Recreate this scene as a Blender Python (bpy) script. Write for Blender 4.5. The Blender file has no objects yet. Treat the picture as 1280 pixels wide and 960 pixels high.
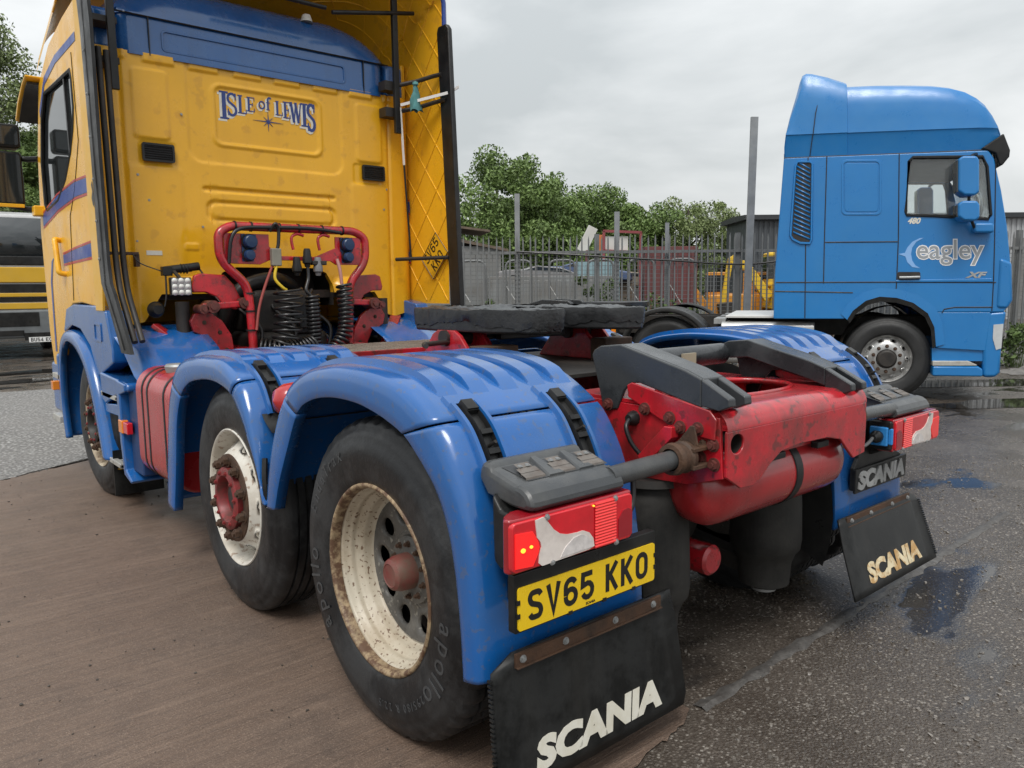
import bpy, bmesh, math, random
import numpy as np
from mathutils import Vector, Matrix
random.seed(7); rng = np.random.default_rng(7)
PI = math.pi
sc = bpy.context.scene
col = sc.collection

# ------------------------------------------------------------------ camera, sky, sun, exposure
CAM = (-2.397, -2.067, 1.420)
yaw, pitch, roll = math.radians(40.24), math.radians(-7.125), math.radians(-0.546)
def cam_matrix():
    cy, sy, cp, sp = math.cos(yaw), math.sin(yaw), math.cos(pitch), math.sin(pitch)
    f = Vector((sy*cp, cy*cp, sp)); r = Vector((cy, -sy, 0)); u = r.cross(f)
    cr, sr = math.cos(roll), math.sin(roll)
    r2 = r*cr + u*sr; u2 = -r*sr + u*cr
    m = Matrix(((r2.x, u2.x, -f.x, CAM[0]), (r2.y, u2.y, -f.y, CAM[1]), (r2.z, u2.z, -f.z, CAM[2]), (0, 0, 0, 1)))
    return m
cd = bpy.data.cameras.new('camera'); cam = bpy.data.objects.new('camera', cd); col.objects.link(cam)
cam.matrix_world = cam_matrix()
cd.sensor_width = 36; cd.lens = 36*960.78/1280; cd.clip_start = 0.05; cd.clip_end = 3000
sc.camera = cam
sc.render.resolution_x, sc.render.resolution_y = 1024, 768

SUN_EL, SUN_AZ = math.radians(58), math.radians(232)      # overcast: soft high light from behind-left of the camera
world = bpy.data.worlds.new('World'); sc.world = world; world.use_nodes = True
def build_sky():
    nt = world.node_tree; N = nt.nodes; L = nt.links; N.clear()
    out = N.new('ShaderNodeOutputWorld'); bg = N.new('ShaderNodeBackground'); bg.inputs['Strength'].default_value = 0.1
    sky = N.new('ShaderNodeTexSky'); sky.sky_type = 'NISHITA'; sky.sun_disc = False
    sky.sun_elevation = SUN_EL; sky.sun_rotation = SUN_AZ; sky.air_density = 1.5; sky.dust_density = 4
    tc = N.new('ShaderNodeTexCoord'); mp = N.new('ShaderNodeMapping'); mp.inputs['Scale'].default_value = (1.0, 1.0, 2.6)
    L.new(tc.outputs['Generated'], mp.inputs['Vector'])
    n1 = N.new('ShaderNodeTexNoise'); n1.inputs['Scale'].default_value = 2.3; n1.inputs['Detail'].default_value = 7; n1.inputs['Roughness'].default_value = 0.52
    n1.inputs['Distortion'].default_value = 0.35
    L.new(mp.outputs[0], n1.inputs['Vector'])
    cr = N.new('ShaderNodeValToRGB'); e = cr.color_ramp.elements
    e[0].position = 0.32; e[0].color = (3.7, 3.92, 4.0, 1); e[1].position = 0.66; e[1].color = (6.1, 6.22, 6.25, 1)
    L.new(n1.outputs['Fac'], cr.inputs['Fac'])
    mx = N.new('ShaderNodeMix'); mx.data_type = 'RGBA'; mx.inputs['Factor'].default_value = 0.94
    L.new(sky.outputs[0], mx.inputs['A']); L.new(cr.outputs[0], mx.inputs['B'])
    sx = N.new('ShaderNodeSeparateXYZ'); L.new(tc.outputs['Generated'], sx.inputs[0])
    zr = N.new('ShaderNodeMapRange'); zr.inputs['From Min'].default_value = 0.0; zr.inputs['From Max'].default_value = 1.0; zr.inputs['To Min'].default_value = 0.95; zr.inputs['To Max'].default_value = 1.75
    L.new(sx.outputs['Z'], zr.inputs['Value'])
    sc_ = N.new('ShaderNodeVectorMath'); sc_.operation = 'SCALE'; L.new(mx.outputs['Result'], sc_.inputs[0]); L.new(zr.outputs[0], sc_.inputs['Scale'])
    L.new(sc_.outputs[0], bg.inputs['Color']); L.new(bg.outputs[0], out.inputs['Surface'])
build_sky()
sl = bpy.data.lights.new('sun', 'SUN'); sun = bpy.data.objects.new('sun', sl); col.objects.link(sun)
sl.energy = 1.5; sl.angle = math.radians(22); sl.color = (1.0, 0.97, 0.93)
_d = Vector((math.sin(SUN_AZ)*math.cos(SUN_EL), math.cos(SUN_AZ)*math.cos(SUN_EL), math.sin(SUN_EL)))
sun.rotation_euler = _d.to_track_quat('Z', 'Y').to_euler(); sun.location = (0, 0, 30)
sc.view_settings.view_transform = 'Standard'; sc.view_settings.look = 'None'
sc.view_settings.exposure = 0.55; sc.view_settings.gamma = 1; sc.view_settings.use_curve_mapping = False

# ------------------------------------------------------------------ materials
MATS = {}
def mat(name, c, rough=0.5, metal=0.0, coat=0.0, var=0.12, vscale=6.0, dirt=None, damt=0.0, dscale=3.0, dwidth=0.12,
        streak=0.0, stcol=(0.03, 0.026, 0.02), bump=0.0, bscale=80.0, rvar=0.15, emit=None, spots=None, spamt=0.0, spscale=30.0, spec=0.5,
        trans=0.0, alpha=1.0, island=0.0):
    if name in MATS: return MATS[name]
    m = bpy.data.materials.new(name); m.use_nodes = True
    nt = m.node_tree; N = nt.nodes; L = nt.links
    b = N['Principled BSDF']
    b.inputs['Metallic'].default_value = metal; b.inputs['Coat Weight'].default_value = coat; b.inputs['Coat Roughness'].default_value = 0.12
    b.inputs['Specular IOR Level'].default_value = spec; b.inputs['Transmission Weight'].default_value = trans; b.inputs['Alpha'].default_value = alpha
    tc = N.new('ShaderNodeTexCoord')
    def noise(scale, detail=5, rough_=0.6, stretch=None):
        n = N.new('ShaderNodeTexNoise'); n.inputs['Scale'].default_value = scale; n.inputs['Detail'].default_value = detail; n.inputs['Roughness'].default_value = rough_
        if stretch:
            mp = N.new('ShaderNodeMapping'); mp.inputs['Scale'].default_value = stretch
            L.new(tc.outputs['Object'], mp.inputs['Vector']); L.new(mp.outputs[0], n.inputs['Vector'])
        else: L.new(tc.outputs['Object'], n.inputs['Vector'])
        return n.outputs['Fac']
    def ramp(fac, lo, hi, a=0.0, bb=1.0):
        r = N.new('ShaderNodeMapRange'); r.inputs['From Min'].default_value = lo; r.inputs['From Max'].default_value = hi
        r.inputs['To Min'].default_value = a; r.inputs['To Max'].default_value = bb; L.new(fac, r.inputs['Value']); return r.outputs[0]
    def mix(fac, A, B):
        x = N.new('ShaderNodeMix'); x.data_type = 'RGBA'
        if isinstance(fac, float): x.inputs['Factor'].default_value = fac
        else: L.new(fac, x.inputs['Factor'])
        for s, v in (('A', A), ('B', B)):
            if isinstance(v, tuple): x.inputs[s].default_value = (*v, 1)
            else: L.new(v, x.inputs[s])
        return x.outputs['Result']
    def mul(a, k):
        x = N.new('ShaderNodeMath'); x.operation = 'MULTIPLY'; L.new(a, x.inputs[0])
        if isinstance(k, float): x.inputs[1].default_value = k
        else: L.new(k, x.inputs[1])
        return x.outputs[0]
    cur = c
    if var:
        f = ramp(noise(vscale), 0.3, 0.7)
        cur = mix(f, tuple(v*(1-var) for v in c), tuple(min(1, v*(1+var)) for v in c))
    if island:
        g = N.new('ShaderNodeNewGeometry')
        f = ramp(g.outputs['Random Per Island'], 0, 1)
        cur = mix(mul(f, island), cur, tuple(min(1, v*2.0) for v in c))
    if dirt:
        f = mul(ramp(noise(dscale, 9, 0.72), 0.5-dwidth, 0.5+dwidth), float(damt)); cur = mix(f, cur, dirt)
        dm = f
    if streak:
        f = mul(ramp(noise(9.0, 6, 0.7, (1.0, 1.0, 0.07)), 0.48, 0.7), float(streak)); cur = mix(f, cur, stcol)
    if spots:
        f = mul(ramp(noise(spscale, 3, 0.5), 0.60, 0.66), float(spamt)); cur = mix(f, cur, spots)
    if isinstance(cur, tuple): b.inputs['Base Color'].default_value = (*cur, 1)
    else: L.new(cur, b.inputs['Base Color'])
    if rvar:
        L.new(ramp(noise(4.0, 6, 0.7), 0.3, 0.7, max(0.02, rough-rvar), min(1, rough+rvar)), b.inputs['Roughness'])
    else: b.inputs['Roughness'].default_value = rough
    if bump:
        bp = N.new('ShaderNodeBump'); bp.inputs['Strength'].default_value = bump; bp.inputs['Distance'].default_value = 0.004
        L.new(noise(bscale, 4, 0.6), bp.inputs['Height']); L.new(bp.outputs[0], b.inputs['Normal'])
    if emit:
        b.inputs['Emission Color'].default_value = (*emit[0], 1); b.inputs['Emission Strength'].default_value = emit[1]
    MATS[name] = m
    return m

YEL = mat('yellow_paint', (0.85, 0.45, 0.013), 0.32, coat=0.15, var=0.04, vscale=1.5, dirt=(0.52, 0.25, 0.03), damt=0.35, dscale=1.2, dwidth=0.2, streak=0.08, stcol=(0.42, 0.20, 0.03), spots=(0.30, 0.12, 0.03), spamt=0.22, spscale=9)
BLU = mat('blue_paint', (0.003, 0.098, 0.35), 0.20, coat=0.5, var=0.12, vscale=2.2, dirt=(0.07, 0.12, 0.19), damt=0.26, dscale=2.6, dwidth=0.14, streak=0.12, stcol=(0.05, 0.055, 0.06), rvar=0.14, spots=(0.10, 0.10, 0.09), spamt=0.35, spscale=42)
ROOFB = mat('blue_roof_paint', (0.005, 0.085, 0.28), 0.24, coat=0.5, var=0.1, vscale=2, dirt=(0.10, 0.14, 0.2), damt=0.25, dscale=2, streak=0.15)
RED = mat('red_paint', (0.50, 0.014, 0.024), 0.28, coat=0.45, var=0.2, vscale=4, dirt=(0.11, 0.028, 0.024), damt=0.6, dscale=4.2, dwidth=0.08, streak=0.3, spots=(0.04, 0.025, 0.02), spamt=0.6, spscale=26)
TANKRED = mat('tank_red_paint', (0.44, 0.018, 0.022), 0.28, coat=0.45, var=0.12, vscale=3, dirt=(0.17, 0.04, 0.036), damt=0.35, dscale=3, streak=0.2)
CREAM = mat('cream_rim_paint', (0.54, 0.49, 0.39), 0.42, var=0.1, vscale=5, dirt=(0.30, 0.23, 0.15), damt=0.6, dscale=5, spots=(0.11, 0.055, 0.028), spamt=0.9, spscale=75, bump=0.15)
WRIM = mat('white_rim_paint', (0.66, 0.64, 0.58), 0.42, var=0.08, dirt=(0.36, 0.29, 0.2), damt=0.5, dscale=5, spots=(0.2, 0.1, 0.05), spamt=0.6, spscale=40)
RUST = mat('rusty_steel', (0.045, 0.026, 0.016), 0.7, var=0.4, vscale=14, dirt=(0.12, 0.055, 0.026), damt=0.55, dscale=9, bump=0.5, bscale=120)
EDGE = mat('chipped_rim_edge', (0.30, 0.22, 0.13), 0.6, var=0.3, vscale=30, dirt=(0.08, 0.035, 0.018), damt=0.9, dscale=22, dwidth=0.06, bump=0.4)
TYRE = mat('tyre_rubber', (0.0105, 0.011, 0.012), 0.45, var=0.3, vscale=5, dirt=(0.045, 0.046, 0.047), damt=0.6, dscale=3.4, dwidth=0.06, rvar=0.2, spec=0.35, bump=0.35, bscale=60)
TYRE2 = mat('clean_tyre_rubber', (0.014, 0.0145, 0.015), 0.55, var=0.2, dirt=(0.035, 0.035, 0.035), damt=0.5, dscale=5, bump=0.2)
TXT = mat('tyre_lettering', (0.048, 0.05, 0.052), 0.5, var=0.2)
BLK = mat('black_plastic', (0.009, 0.0095, 0.010), 0.36, var=0.25, dirt=(0.034, 0.033, 0.031), damt=0.45, dscale=6, streak=0.15, stcol=(0.04, 0.04, 0.04), spec=0.3)
FLAP = mat('rubber_flap', (0.0085, 0.009, 0.009), 0.38, var=0.2, vscale=3, dirt=(0.034, 0.035, 0.035), damt=0.5, dscale=4, dwidth=0.06, streak=0.5, stcol=(0.034, 0.033, 0.031), spec=0.25)
GRY = mat('grey_step_plastic', (0.045, 0.049, 0.053), 0.36, var=0.2, vscale=5, dirt=(0.11, 0.108, 0.10), damt=0.45, dscale=6, bump=0.15, bscale=150)
GREASE = mat('grease_black', (0.014, 0.015, 0.017), 0.34, var=0.3, vscale=8, dirt=(0.075, 0.08, 0.085), damt=0.6, dscale=3, dwidth=0.16, bump=0.5, bscale=45, rvar=0.15)  # lighter grease: worn grey plus the top's sky reflection put into the colour
RAMPM = mat('dark_grey_ramp_paint', (0.022, 0.025, 0.028), 0.28, var=0.25, vscale=4, dirt=(0.06, 0.064, 0.068), damt=0.55, dscale=3.2, dwidth=0.05, bump=0.12, bscale=140)
BAG = mat('air_bag_rubber', (0.016, 0.016, 0.0155), 0.6, var=0.25, vscale=5, dirt=(0.055, 0.052, 0.047), damt=0.6, dscale=4, streak=0.3, stcol=(0.05, 0.048, 0.044), bump=0.2, spec=0.25)
DARK = mat('dark_oily_metal', (0.014, 0.013, 0.012), 0.6, var=0.4, dirt=(0.05, 0.04, 0.032), damt=0.5, dscale=7)
GALV = mat('galvanised_steel', (0.36, 0.37, 0.37), 0.5, metal=0.5, var=0.12, vscale=8, dirt=(0.22, 0.22, 0.21), damt=0.4)
ALU = mat('aluminium_tread', (0.55, 0.54, 0.50), 0.45, metal=0.4, var=0.15, dirt=(0.3, 0.27, 0.22), damt=0.5, dscale=8)
HUBG = mat('dirty_grey_disc', (0.115, 0.11, 0.10), 0.5, var=0.3, vscale=10, dirt=(0.035, 0.032, 0.028), damt=0.8, dscale=7, spots=(0.30, 0.28, 0.24), spamt=0.5, spscale=55, bump=0.3)
LENSR = mat('red_lens', (0.66, 0.010, 0.020), 0.12, coat=0.6, var=0.1, vscale=20, dirt=(0.30, 0.02, 0.02), damt=0.3)
LENSD = mat('dark_red_lens', (0.32, 0.008, 0.016), 0.2, coat=0.5, var=0.15, vscale=12, dirt=(0.13, 0.02, 0.02), damt=0.5)
LENSB = mat('bright_red_lens', (0.95, 0.025, 0.022), 0.15, coat=0.5, var=0.05)
LENSW = mat('white_lens', (0.74, 0.67, 0.62), 0.25, coat=0.3, var=0.1, dirt=(0.33, 0.27, 0.24), damt=0.5, dscale=8)
LIT = mat('lit_red_bulb', (0.9, 0.02, 0.02), 0.15, coat=0.5, var=0, rvar=0, emit=((1.0, 0.02, 0.015), 0.22))
LITC = mat('lit_orange_filament', (1.0, 0.3, 0.05), 0.2, var=0, rvar=0, emit=((1.0, 0.35, 0.02), 1.6))
AMB = mat('amber_lens', (0.75, 0.22, 0.012), 0.2, coat=0.4, var=0.1)
PLY = mat('yellow_number_plate', (0.85, 0.56, 0.012), 0.3, var=0.04, dirt=(0.55, 0.36, 0.03), damt=0.25, dscale=6)
PLW = mat('white_number_plate', (0.75, 0.75, 0.73), 0.35, var=0.03)
INK = mat('black_ink', (0.012, 0.011, 0.010), 0.4, var=0, rvar=0)
WHT = mat('white_vinyl', (0.72, 0.70, 0.62), 0.4, var=0.06, vscale=9, dirt=(0.48, 0.42, 0.27), damt=0.35, dscale=12)
GOLD = mat('worn_cream_lettering', (0.66, 0.57, 0.38), 0.5, var=0.1, vscale=12, dirt=(0.42, 0.23, 0.07), damt=0.9, dscale=11, dwidth=0.06)
SILV = mat('silver_letter', (0.42, 0.43, 0.43), 0.4, metal=0.3, var=0.12, vscale=20, dirt=(0.2, 0.2, 0.19), damt=0.5, dscale=14)
NAVY = mat('navy_vinyl', (0.025, 0.05, 0.20), 0.4, var=0.05)
STRB = mat('blue_stripe_vinyl', (0.02, 0.055, 0.26), 0.35, var=0.05)
STRR = mat('red_pinstripe_vinyl', (0.42, 0.03, 0.03), 0.35, var=0.05)
GLS = mat('dark_window_glass', (0.02, 0.024, 0.026), 0.04, var=0, rvar=0, spec=0.8)
MIRR = mat('mirror_glass', (0.5, 0.52, 0.54), 0.04, metal=1.0, var=0, rvar=0)
LEDM = mat('led_lens', (0.62, 0.62, 0.58), 0.2, var=0.05)
SOCK = mat('blue_socket_plastic', (0.008, 0.03, 0.085), 0.4, var=0.15)
LBLU = mat('light_blue_connector', (0.03, 0.22, 0.55), 0.4, var=0.1)
TEAL = mat('teal_cloth', (0.08, 0.22, 0.22), 0.9, var=0.2, vscale=20)
CABLE = mat('black_cable', (0.012, 0.012, 0.013), 0.35, var=0.2)

# ------------------------------------------------------------------ geometry collector
def V3(*a): return np.array(a, float)
class G:
    def __init__(s): s.v = []; s.f = []
    def add(s, vs, fs):
        o = len(s.v); s.v.extend([tuple(map(float, p)) for p in vs]); s.f.extend([tuple(i+o for i in f) for f in fs]); return s
    def box(s, x0, x1, y0, y1, z0, z1):
        vs = [(x, y, z) for z in (z0, z1) for y in (y0, y1) for x in (x0, x1)]
        return s.add(vs, [(0, 2, 3, 1), (4, 5, 7, 6), (0, 1, 5, 4), (2, 6, 7, 3), (0, 4, 6, 2), (1, 3, 7, 5)])
    def obox(s, c, ax, ay, az, sx, sy, sz):
        c, ax, ay, az = (np.array(q, float) for q in (c, ax, ay, az)); ax = ax/np.linalg.norm(ax); ay = ay/np.linalg.norm(ay); az = az/np.linalg.norm(az)
        vs = [c+ax*x*sx/2+ay*y*sy/2+az*z*sz/2 for z in (-1, 1) for y in (-1, 1) for x in (-1, 1)]
        return s.add(vs, [(0, 2, 3, 1), (4, 5, 7, 6), (0, 1, 5, 4), (2, 6, 7, 3), (0, 4, 6, 2), (1, 3, 7, 5)])
    def bar(s, p, q, w, h, up=(0, 0, 1)):
        p, q, up = np.array(p, float), np.array(q, float), np.array(up, float); d = q-p; l = np.linalg.norm(d); d /= l
        if abs(d@up) > 0.99: up = np.array((0., 1., 0.))
        r = np.cross(d, up); r /= np.linalg.norm(r); u = np.cross(r, d)
        return s.obox((p+q)/2, r, d, u, w, l, h)
    def prism(s, poly, axis, a, b):
        n = len(poly)
        def P(t, u, v): return {'x': (t, u, v), 'y': (u, t, v), 'z': (u, v, t)}[axis]
        vs = [P(a, *q) for q in poly]+[P(b, *q) for q in poly]
        return s.add(vs, [tuple(range(n))[::-1], tuple(range(n, 2*n))]+[(i, (i+1) % n, (i+1) % n+n, i+n) for i in range(n)])
    def sheet(s, rows, closed_u=False, closed_v=False):
        nr, nc = len(rows), len(rows[0]); vs = [p for r in rows for p in r]; fs = []
        for i in range(nr if closed_v else nr-1):
            for j in range(nc if closed_u else nc-1):
                i2, j2 = (i+1) % nr, (j+1) % nc
                fs.append((i*nc+j, i*nc+j2, i2*nc+j2, i2*nc+j))
        return s.add(vs, fs)
    def tube(s, pts, r, n=8, closed=False, cap=True):
        P = [np.array(p, float) for p in pts]; m = len(P); rr = r if hasattr(r, '__len__') else [r]*m
        rows = []; prev = None
        for i in range(m):
            if closed: d = P[(i+1) % m]-P[i-1]
            else: d = P[min(i+1, m-1)]-P[max(i-1, 0)]
            d = d/(np.linalg.norm(d)+1e-12)
            if prev is None:
                h = np.array((0, 0, 1.)) if abs(d[2]) < 0.9 else np.array((1., 0, 0))
                a = np.cross(d, h)
            else: a = prev-d*(prev@d)
            a /= np.linalg.norm(a)+1e-12; prev = a; b = np.cross(d, a)
            rows.append([P[i]+rr[i]*(math.cos(2*PI*k/n)*a+math.sin(2*PI*k/n)*b) for k in range(n)])
        o = len(s.v); s.sheet(rows, closed_u=True, closed_v=closed)
        if cap and not closed:
            s.f.append(tuple(o+k for k in range(n))[::-1]); s.f.append(tuple(o+(m-1)*n+k for k in range(n)))
        return s
    def cyl(s, p, q, r, n=20, r2=None): return s.tube([p, q], [r, r if r2 is None else r2], n)
    def lathe(s, prof, o=(0, 0, 0), axis='x', n=48, sgn=1, fn=None):
        rows = []
        for k in range(n):
            t = 2*PI*k/n; c_, s_ = math.cos(t), math.sin(t); row = []
            for j, (r, h) in enumerate(prof):
                if fn: r, h = fn(r, h, k, j)
                h *= sgn
                row.append({'x': (o[0]+h, o[1]+r*c_, o[2]+r*s_), 'y': (o[0]+r*c_, o[1]+h, o[2]+r*s_), 'z': (o[0]+r*c_, o[1]+r*s_, o[2]+h)}[axis])
            rows.append(row)
        return s.sheet(rows, closed_v=True)
    def xf(s, M):
        M = np.array(M); s.v = [tuple((M[:3, :3]@np.array(p))+M[:3, 3]) for p in s.v]; return s
    def mirx(s):
        s.v = [(-x, y, z) for x, y, z in s.v]; s.f = [f[::-1] for f in s.f]; return s
    def join(s, g): return s.add(g.v, g.f)
    def copy(s):
        g = G(); g.v = list(s.v); g.f = list(s.f); return g
def mesh_of(name, g, material, smooth=35, fixn=True):
    me = bpy.data.meshes.new(name); me.from_pydata(g.v, [], g.f)
    if fixn:
        bm = bmesh.new(); bm.from_mesh(me); bmesh.ops.recalc_face_normals(bm, faces=bm.faces); bm.to_mesh(me); bm.free()
    if material: me.materials.append(material)
    if smooth is not None:
        me.polygons.foreach_set('use_smooth', [True]*len(me.polygons)); me.set_sharp_from_angle(angle=math.radians(smooth))
    me.update(); return me
def link(name, me, parent=None, loc=None, rot=None, scale=None):
    o = bpy.data.objects.new(name, me); col.objects.link(o)
    if parent is not None: o.parent = parent
    if loc is not None: o.location = loc
    if rot is not None: o.rotation_euler = rot
    if scale is not None: o.scale = scale
    return o
def obj(name, g, material, parent=None, bevel=0.0, seg=2, smooth=35, label=None, weld=False, solid=0.0):
    me = mesh_of(name, g, material, smooth); o = link(name, me, parent)
    if weld:
        m = o.modifiers.new('weld', 'WELD'); m.merge_threshold = 0.0005
    if solid:
        m = o.modifiers.new('solid', 'SOLIDIFY'); m.thickness = solid; m.offset = -1
    if bevel:
        m = o.modifiers.new('bevel', 'BEVEL'); m.width = bevel; m.segments = seg; m.limit_method = 'ANGLE'; m.angle_limit = math.radians(40); m.harden_normals = True
    if label: o['label'] = label
    return o
def empty(name, loc=(0, 0, 0), rot=(0, 0, 0)):
    o = bpy.data.objects.new(name, None); col.objects.link(o); o.location = loc; o.rotation_euler = rot; o.empty_display_size = 0.2; return o
def tag(o, label, cat, group=None):
    o['label'] = label; o['category'] = cat
    if group: o['group'] = group
    return o
def structure(o): o['kind'] = 'structure'; return o
def stuff(o, label=None, cat=None):
    o['kind'] = 'stuff'
    if label: o['label'] = label
    if cat: o['category'] = cat
    return o
def holed(outer, holes, axis, a, b):
    """prism of a planar polygon with holes"""
    bm = bmesh.new()
    def P(t, u, v): return {'x': (t, u, v), 'y': (u, t, v), 'z': (u, v, t)}[axis]
    es = []
    for lp in [outer]+holes:
        vs = [bm.verts.new(P(a, *q)) for q in lp]
        es += [bm.edges.new((vs[i], vs[(i+1) % len(vs)])) for i in range(len(vs))]
    r = bmesh.ops.triangle_fill(bm, use_beauty=True, use_dissolve=False, edges=es)
    fs = [f for f in bm.faces]
    ex = bmesh.ops.extrude_face_region(bm, geom=fs)
    d = Vector(P(b, 0, 0))-Vector(P(a, 0, 0))
    bmesh.ops.translate(bm, vec=d, verts=[v for v in ex['geom'] if isinstance(v, bmesh.types.BMVert)])
    bmesh.ops.recalc_face_normals(bm, faces=bm.faces)
    bm.verts.index_update()
    g = G(); g.add([tuple(v.co) for v in bm.verts], [tuple(v.index for v in f.verts) for f in bm.faces]); bm.free(); return g
def rrect(x0, x1, z0, z1, r, n=5):
    pts = []
    for cx, cz, a0 in ((x1-r, z1-r, 0), (x0+r, z1-r, 90), (x0+r, z0+r, 180), (x1-r, z0+r, 270)):
        for k in range(n+1):
            a = math.radians(a0+90*k/n); pts.append((cx+r*math.cos(a), cz+r*math.sin(a)))
    return pts
def ellipse(cx, cz, a, b, n=20): return [(cx+a*math.cos(2*PI*k/n), cz+b*math.sin(2*PI*k/n)) for k in range(n)]
def smooth_path(pts, n=6, closed=False):
    P = [np.array(p, float) for p in pts]; m = len(P); out = []
    rngi = range(m) if closed else range(m-1)
    for i in rngi:
        p0 = P[i-1] if (closed or i > 0) else P[0]; p1 = P[i]; p2 = P[(i+1) % m]; p3 = P[(i+2) % m] if (closed or i+2 < m) else P[-1]
        for k in range(n):
            t = k/n
            out.append(0.5*((2*p1)+(-p0+p2)*t+(2*p0-5*p1+4*p2-p3)*t*t+(-p0+3*p1-3*p2+p3)*t**3))
    if not closed: out.append(P[-1])
    return out
def fillet(pts, r, n=5):
    """round the inner corners of an open 3d polyline"""
    P = [np.array(p, float) for p in pts]; out = [P[0]]
    for i in range(1, len(P)-1):
        a, b, c = P[i-1], P[i], P[i+1]; d1 = a-b; d2 = c-b; l = min(r, 0.45*np.linalg.norm(d1), 0.45*np.linalg.norm(d2))
        p = b+d1/np.linalg.norm(d1)*l; q = b+d2/np.linalg.norm(d2)*l
        for k in range(n+1):
            t = k/n; out.append((1-t)**2*p+2*t*(1-t)*b+t*t*q)
    out.append(P[-1]); return out
# ---- lettering
def ribbon2d(pts, w):
    P = [np.array(p, float) for p in pts]; P = [P[0]]+[P[i] for i in range(1, len(P)) if np.linalg.norm(P[i]-P[i-1]) > 1e-6]; m = len(P); L_, R_ = [], []
    for i in range(m):
        if i == 0: d = P[1]-P[0]; n = np.array((-d[1], d[0])); n /= np.linalg.norm(n); k = 1
        elif i == m-1: d = P[-1]-P[-2]; n = np.array((-d[1], d[0])); n /= np.linalg.norm(n); k = 1
        else:
            d1 = P[i]-P[i-1]; d2 = P[i+1]-P[i]; d1 = d1/np.linalg.norm(d1); d2 = d2/np.linalg.norm(d2)
            n1 = np.array((-d1[1], d1[0])); n2 = np.array((-d2[1], d2[0])); n = n1+n2; n /= np.linalg.norm(n)+1e-9; k = min(2.2, 1/max(0.3, n@n1))
        L_.append(P[i]+n*w/2*k); R_.append(P[i]-n*w/2*k)
    return L_, R_
def arc(cx, cy, rx, ry, a0, a1, n=7): return [(cx+rx*math.cos(math.radians(a0+(a1-a0)*k/n)), cy+ry*math.sin(math.radians(a0+(a1-a0)*k/n))) for k in range(n+1)]
def glyph(ch, w, h, t):
    """centre-line strokes in a w x h cell for stroke width t"""
    a, b = t/2, w-t/2; lo, hi, mid = t/2, h-t/2, h/2; r = (b-a)/2; rx = r
    q = (mid-lo)/2
    if ch == 'S':
        P = [(b*0.995, hi-q*0.62), (b-r*0.35, hi-q*0.10), (w/2, hi), (a+r*0.30, hi-q*0.12), (a, hi-q*0.85), (a+r*0.30, hi-q*1.62), (w/2, mid), (b-r*0.30, lo+q*1.62), (b, lo+q*0.85), (b-r*0.30, lo+q*0.12), (w/2, lo), (a+r*0.35, lo+q*0.10), (a*1.005, lo+q*0.62)]
        return [[tuple(p_[:2]) for p_ in smooth_path([(*p_, 0) for p_ in P], 4)]]
    if ch == 'C': return [arc(w/2, mid, r, (hi-lo)/2, 38, 322, 18)]
    if ch == 'O' or ch == '0': return [[(b, mid)]+arc(w/2, hi-r, r, r, 0, 180, 8)+arc(w/2, lo+r, r, r, 180, 360, 8)+[(b, mid+0.001)]]
    if ch == 'V': return [[(a, h), (w/2, lo*0.4), (b, h)]]
    if ch == 'A': return [[(a*0.7, 0), (w/2, h-lo*0.4), (w-a*0.7, 0)], [(a+r*0.35, h*0.32), (b-r*0.35, h*0.32)]]
    if ch == 'N': return [[(a, 0), (a, h)], [(a, h-t*0.4), (b, t*0.4)], [(b, 0), (b, h)]]
    if ch == 'I': return [[(w/2, 0), (w/2, h)]]
    if ch == 'K': return [[(a, 0), (a, h)], [(a+t*0.2, mid*0.92), (b, h)], [(a+r*0.55, mid*1.15), (b, 0)]]
    if ch == '6': return [arc(w/2, hi-r, r, r, 25, 180, 8)+[(a, mid*0.8)], [(a, mid*0.75)]+arc(w/2, lo+r, r, r, 180, 360, 10)+arc(w/2, mid*1.14-r, r, r, 0, 165, 9)]
    if ch == '5': return [[(b, hi), (a*1.25, hi), (a, mid*1.05)]+arc(w/2, lo+r*1.05, r, r*1.05, 120, -160, 10)]
    if ch == '4': return [[(w*0.62, 0), (w*0.62, hi), (a, h*0.28), (w, h*0.28)]]
    if ch == 'B': return [[(a, 0), (a, h)], [(a, hi), (w/2, hi)]+arc(w/2, hi-q, r, q, 90, -90, 6)+[(a, mid)], [(w/2, mid)]+arc(w/2, lo+q, r, q, 90, -90, 6)+[(a, lo)]]
    if ch == 'U': return [[(a, h), (a, lo+r)]+arc(w/2, lo+r, r, r, 180, 360, 8)+[(b, h)]]
    if ch == 'E': return [[(a, 0), (a, h)], [(a, hi), (w, hi)], [(a, mid), (w*0.85, mid)], [(a, lo), (w, lo)]]
    if ch == 'X': return [[(a*0.8, 0), (w-a*0.8, h)], [(a*0.8, h), (w-a*0.8, 0)]]
    if ch == 'L': return [[(a, h), (a, 0)], [(a, lo), (w, lo)]]
    return []
def letters(text, w, h, t, gap, wI=None, space=None, depth=0.001):
    """flat stroke lettering in the local XY plane, slightly raised along +Z"""
    g = G(); x = 0.0; k = 0; g.cut = []
    for ch in text:
        if ch == ' ': x += (space or w*0.66); continue
        cw = t*1.02 if (ch == 'I') else w
        g.cut.append((len(g.v), len(g.f)))
        for st in glyph(ch, cw, h, t):
            Lp, Rp = ribbon2d(st, t); k += 1
            z = depth+k*0.00002
            rows = [[(p[0]+x, p[1], z), (q[0]+x, q[1], z)] for p, q in zip(Lp, Rp)]
            g.sheet(rows)
            g.sheet([[(p[0]+x, p[1], 0) for p in Lp], [(p[0]+x, p[1], z) for p in Lp]]); g.sheet([[(p[0]+x, p[1], 0) for p in Rp], [(p[0]+x, p[1], z) for p in Rp]])
        x += cw+gap
    return g, x-gap
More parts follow.
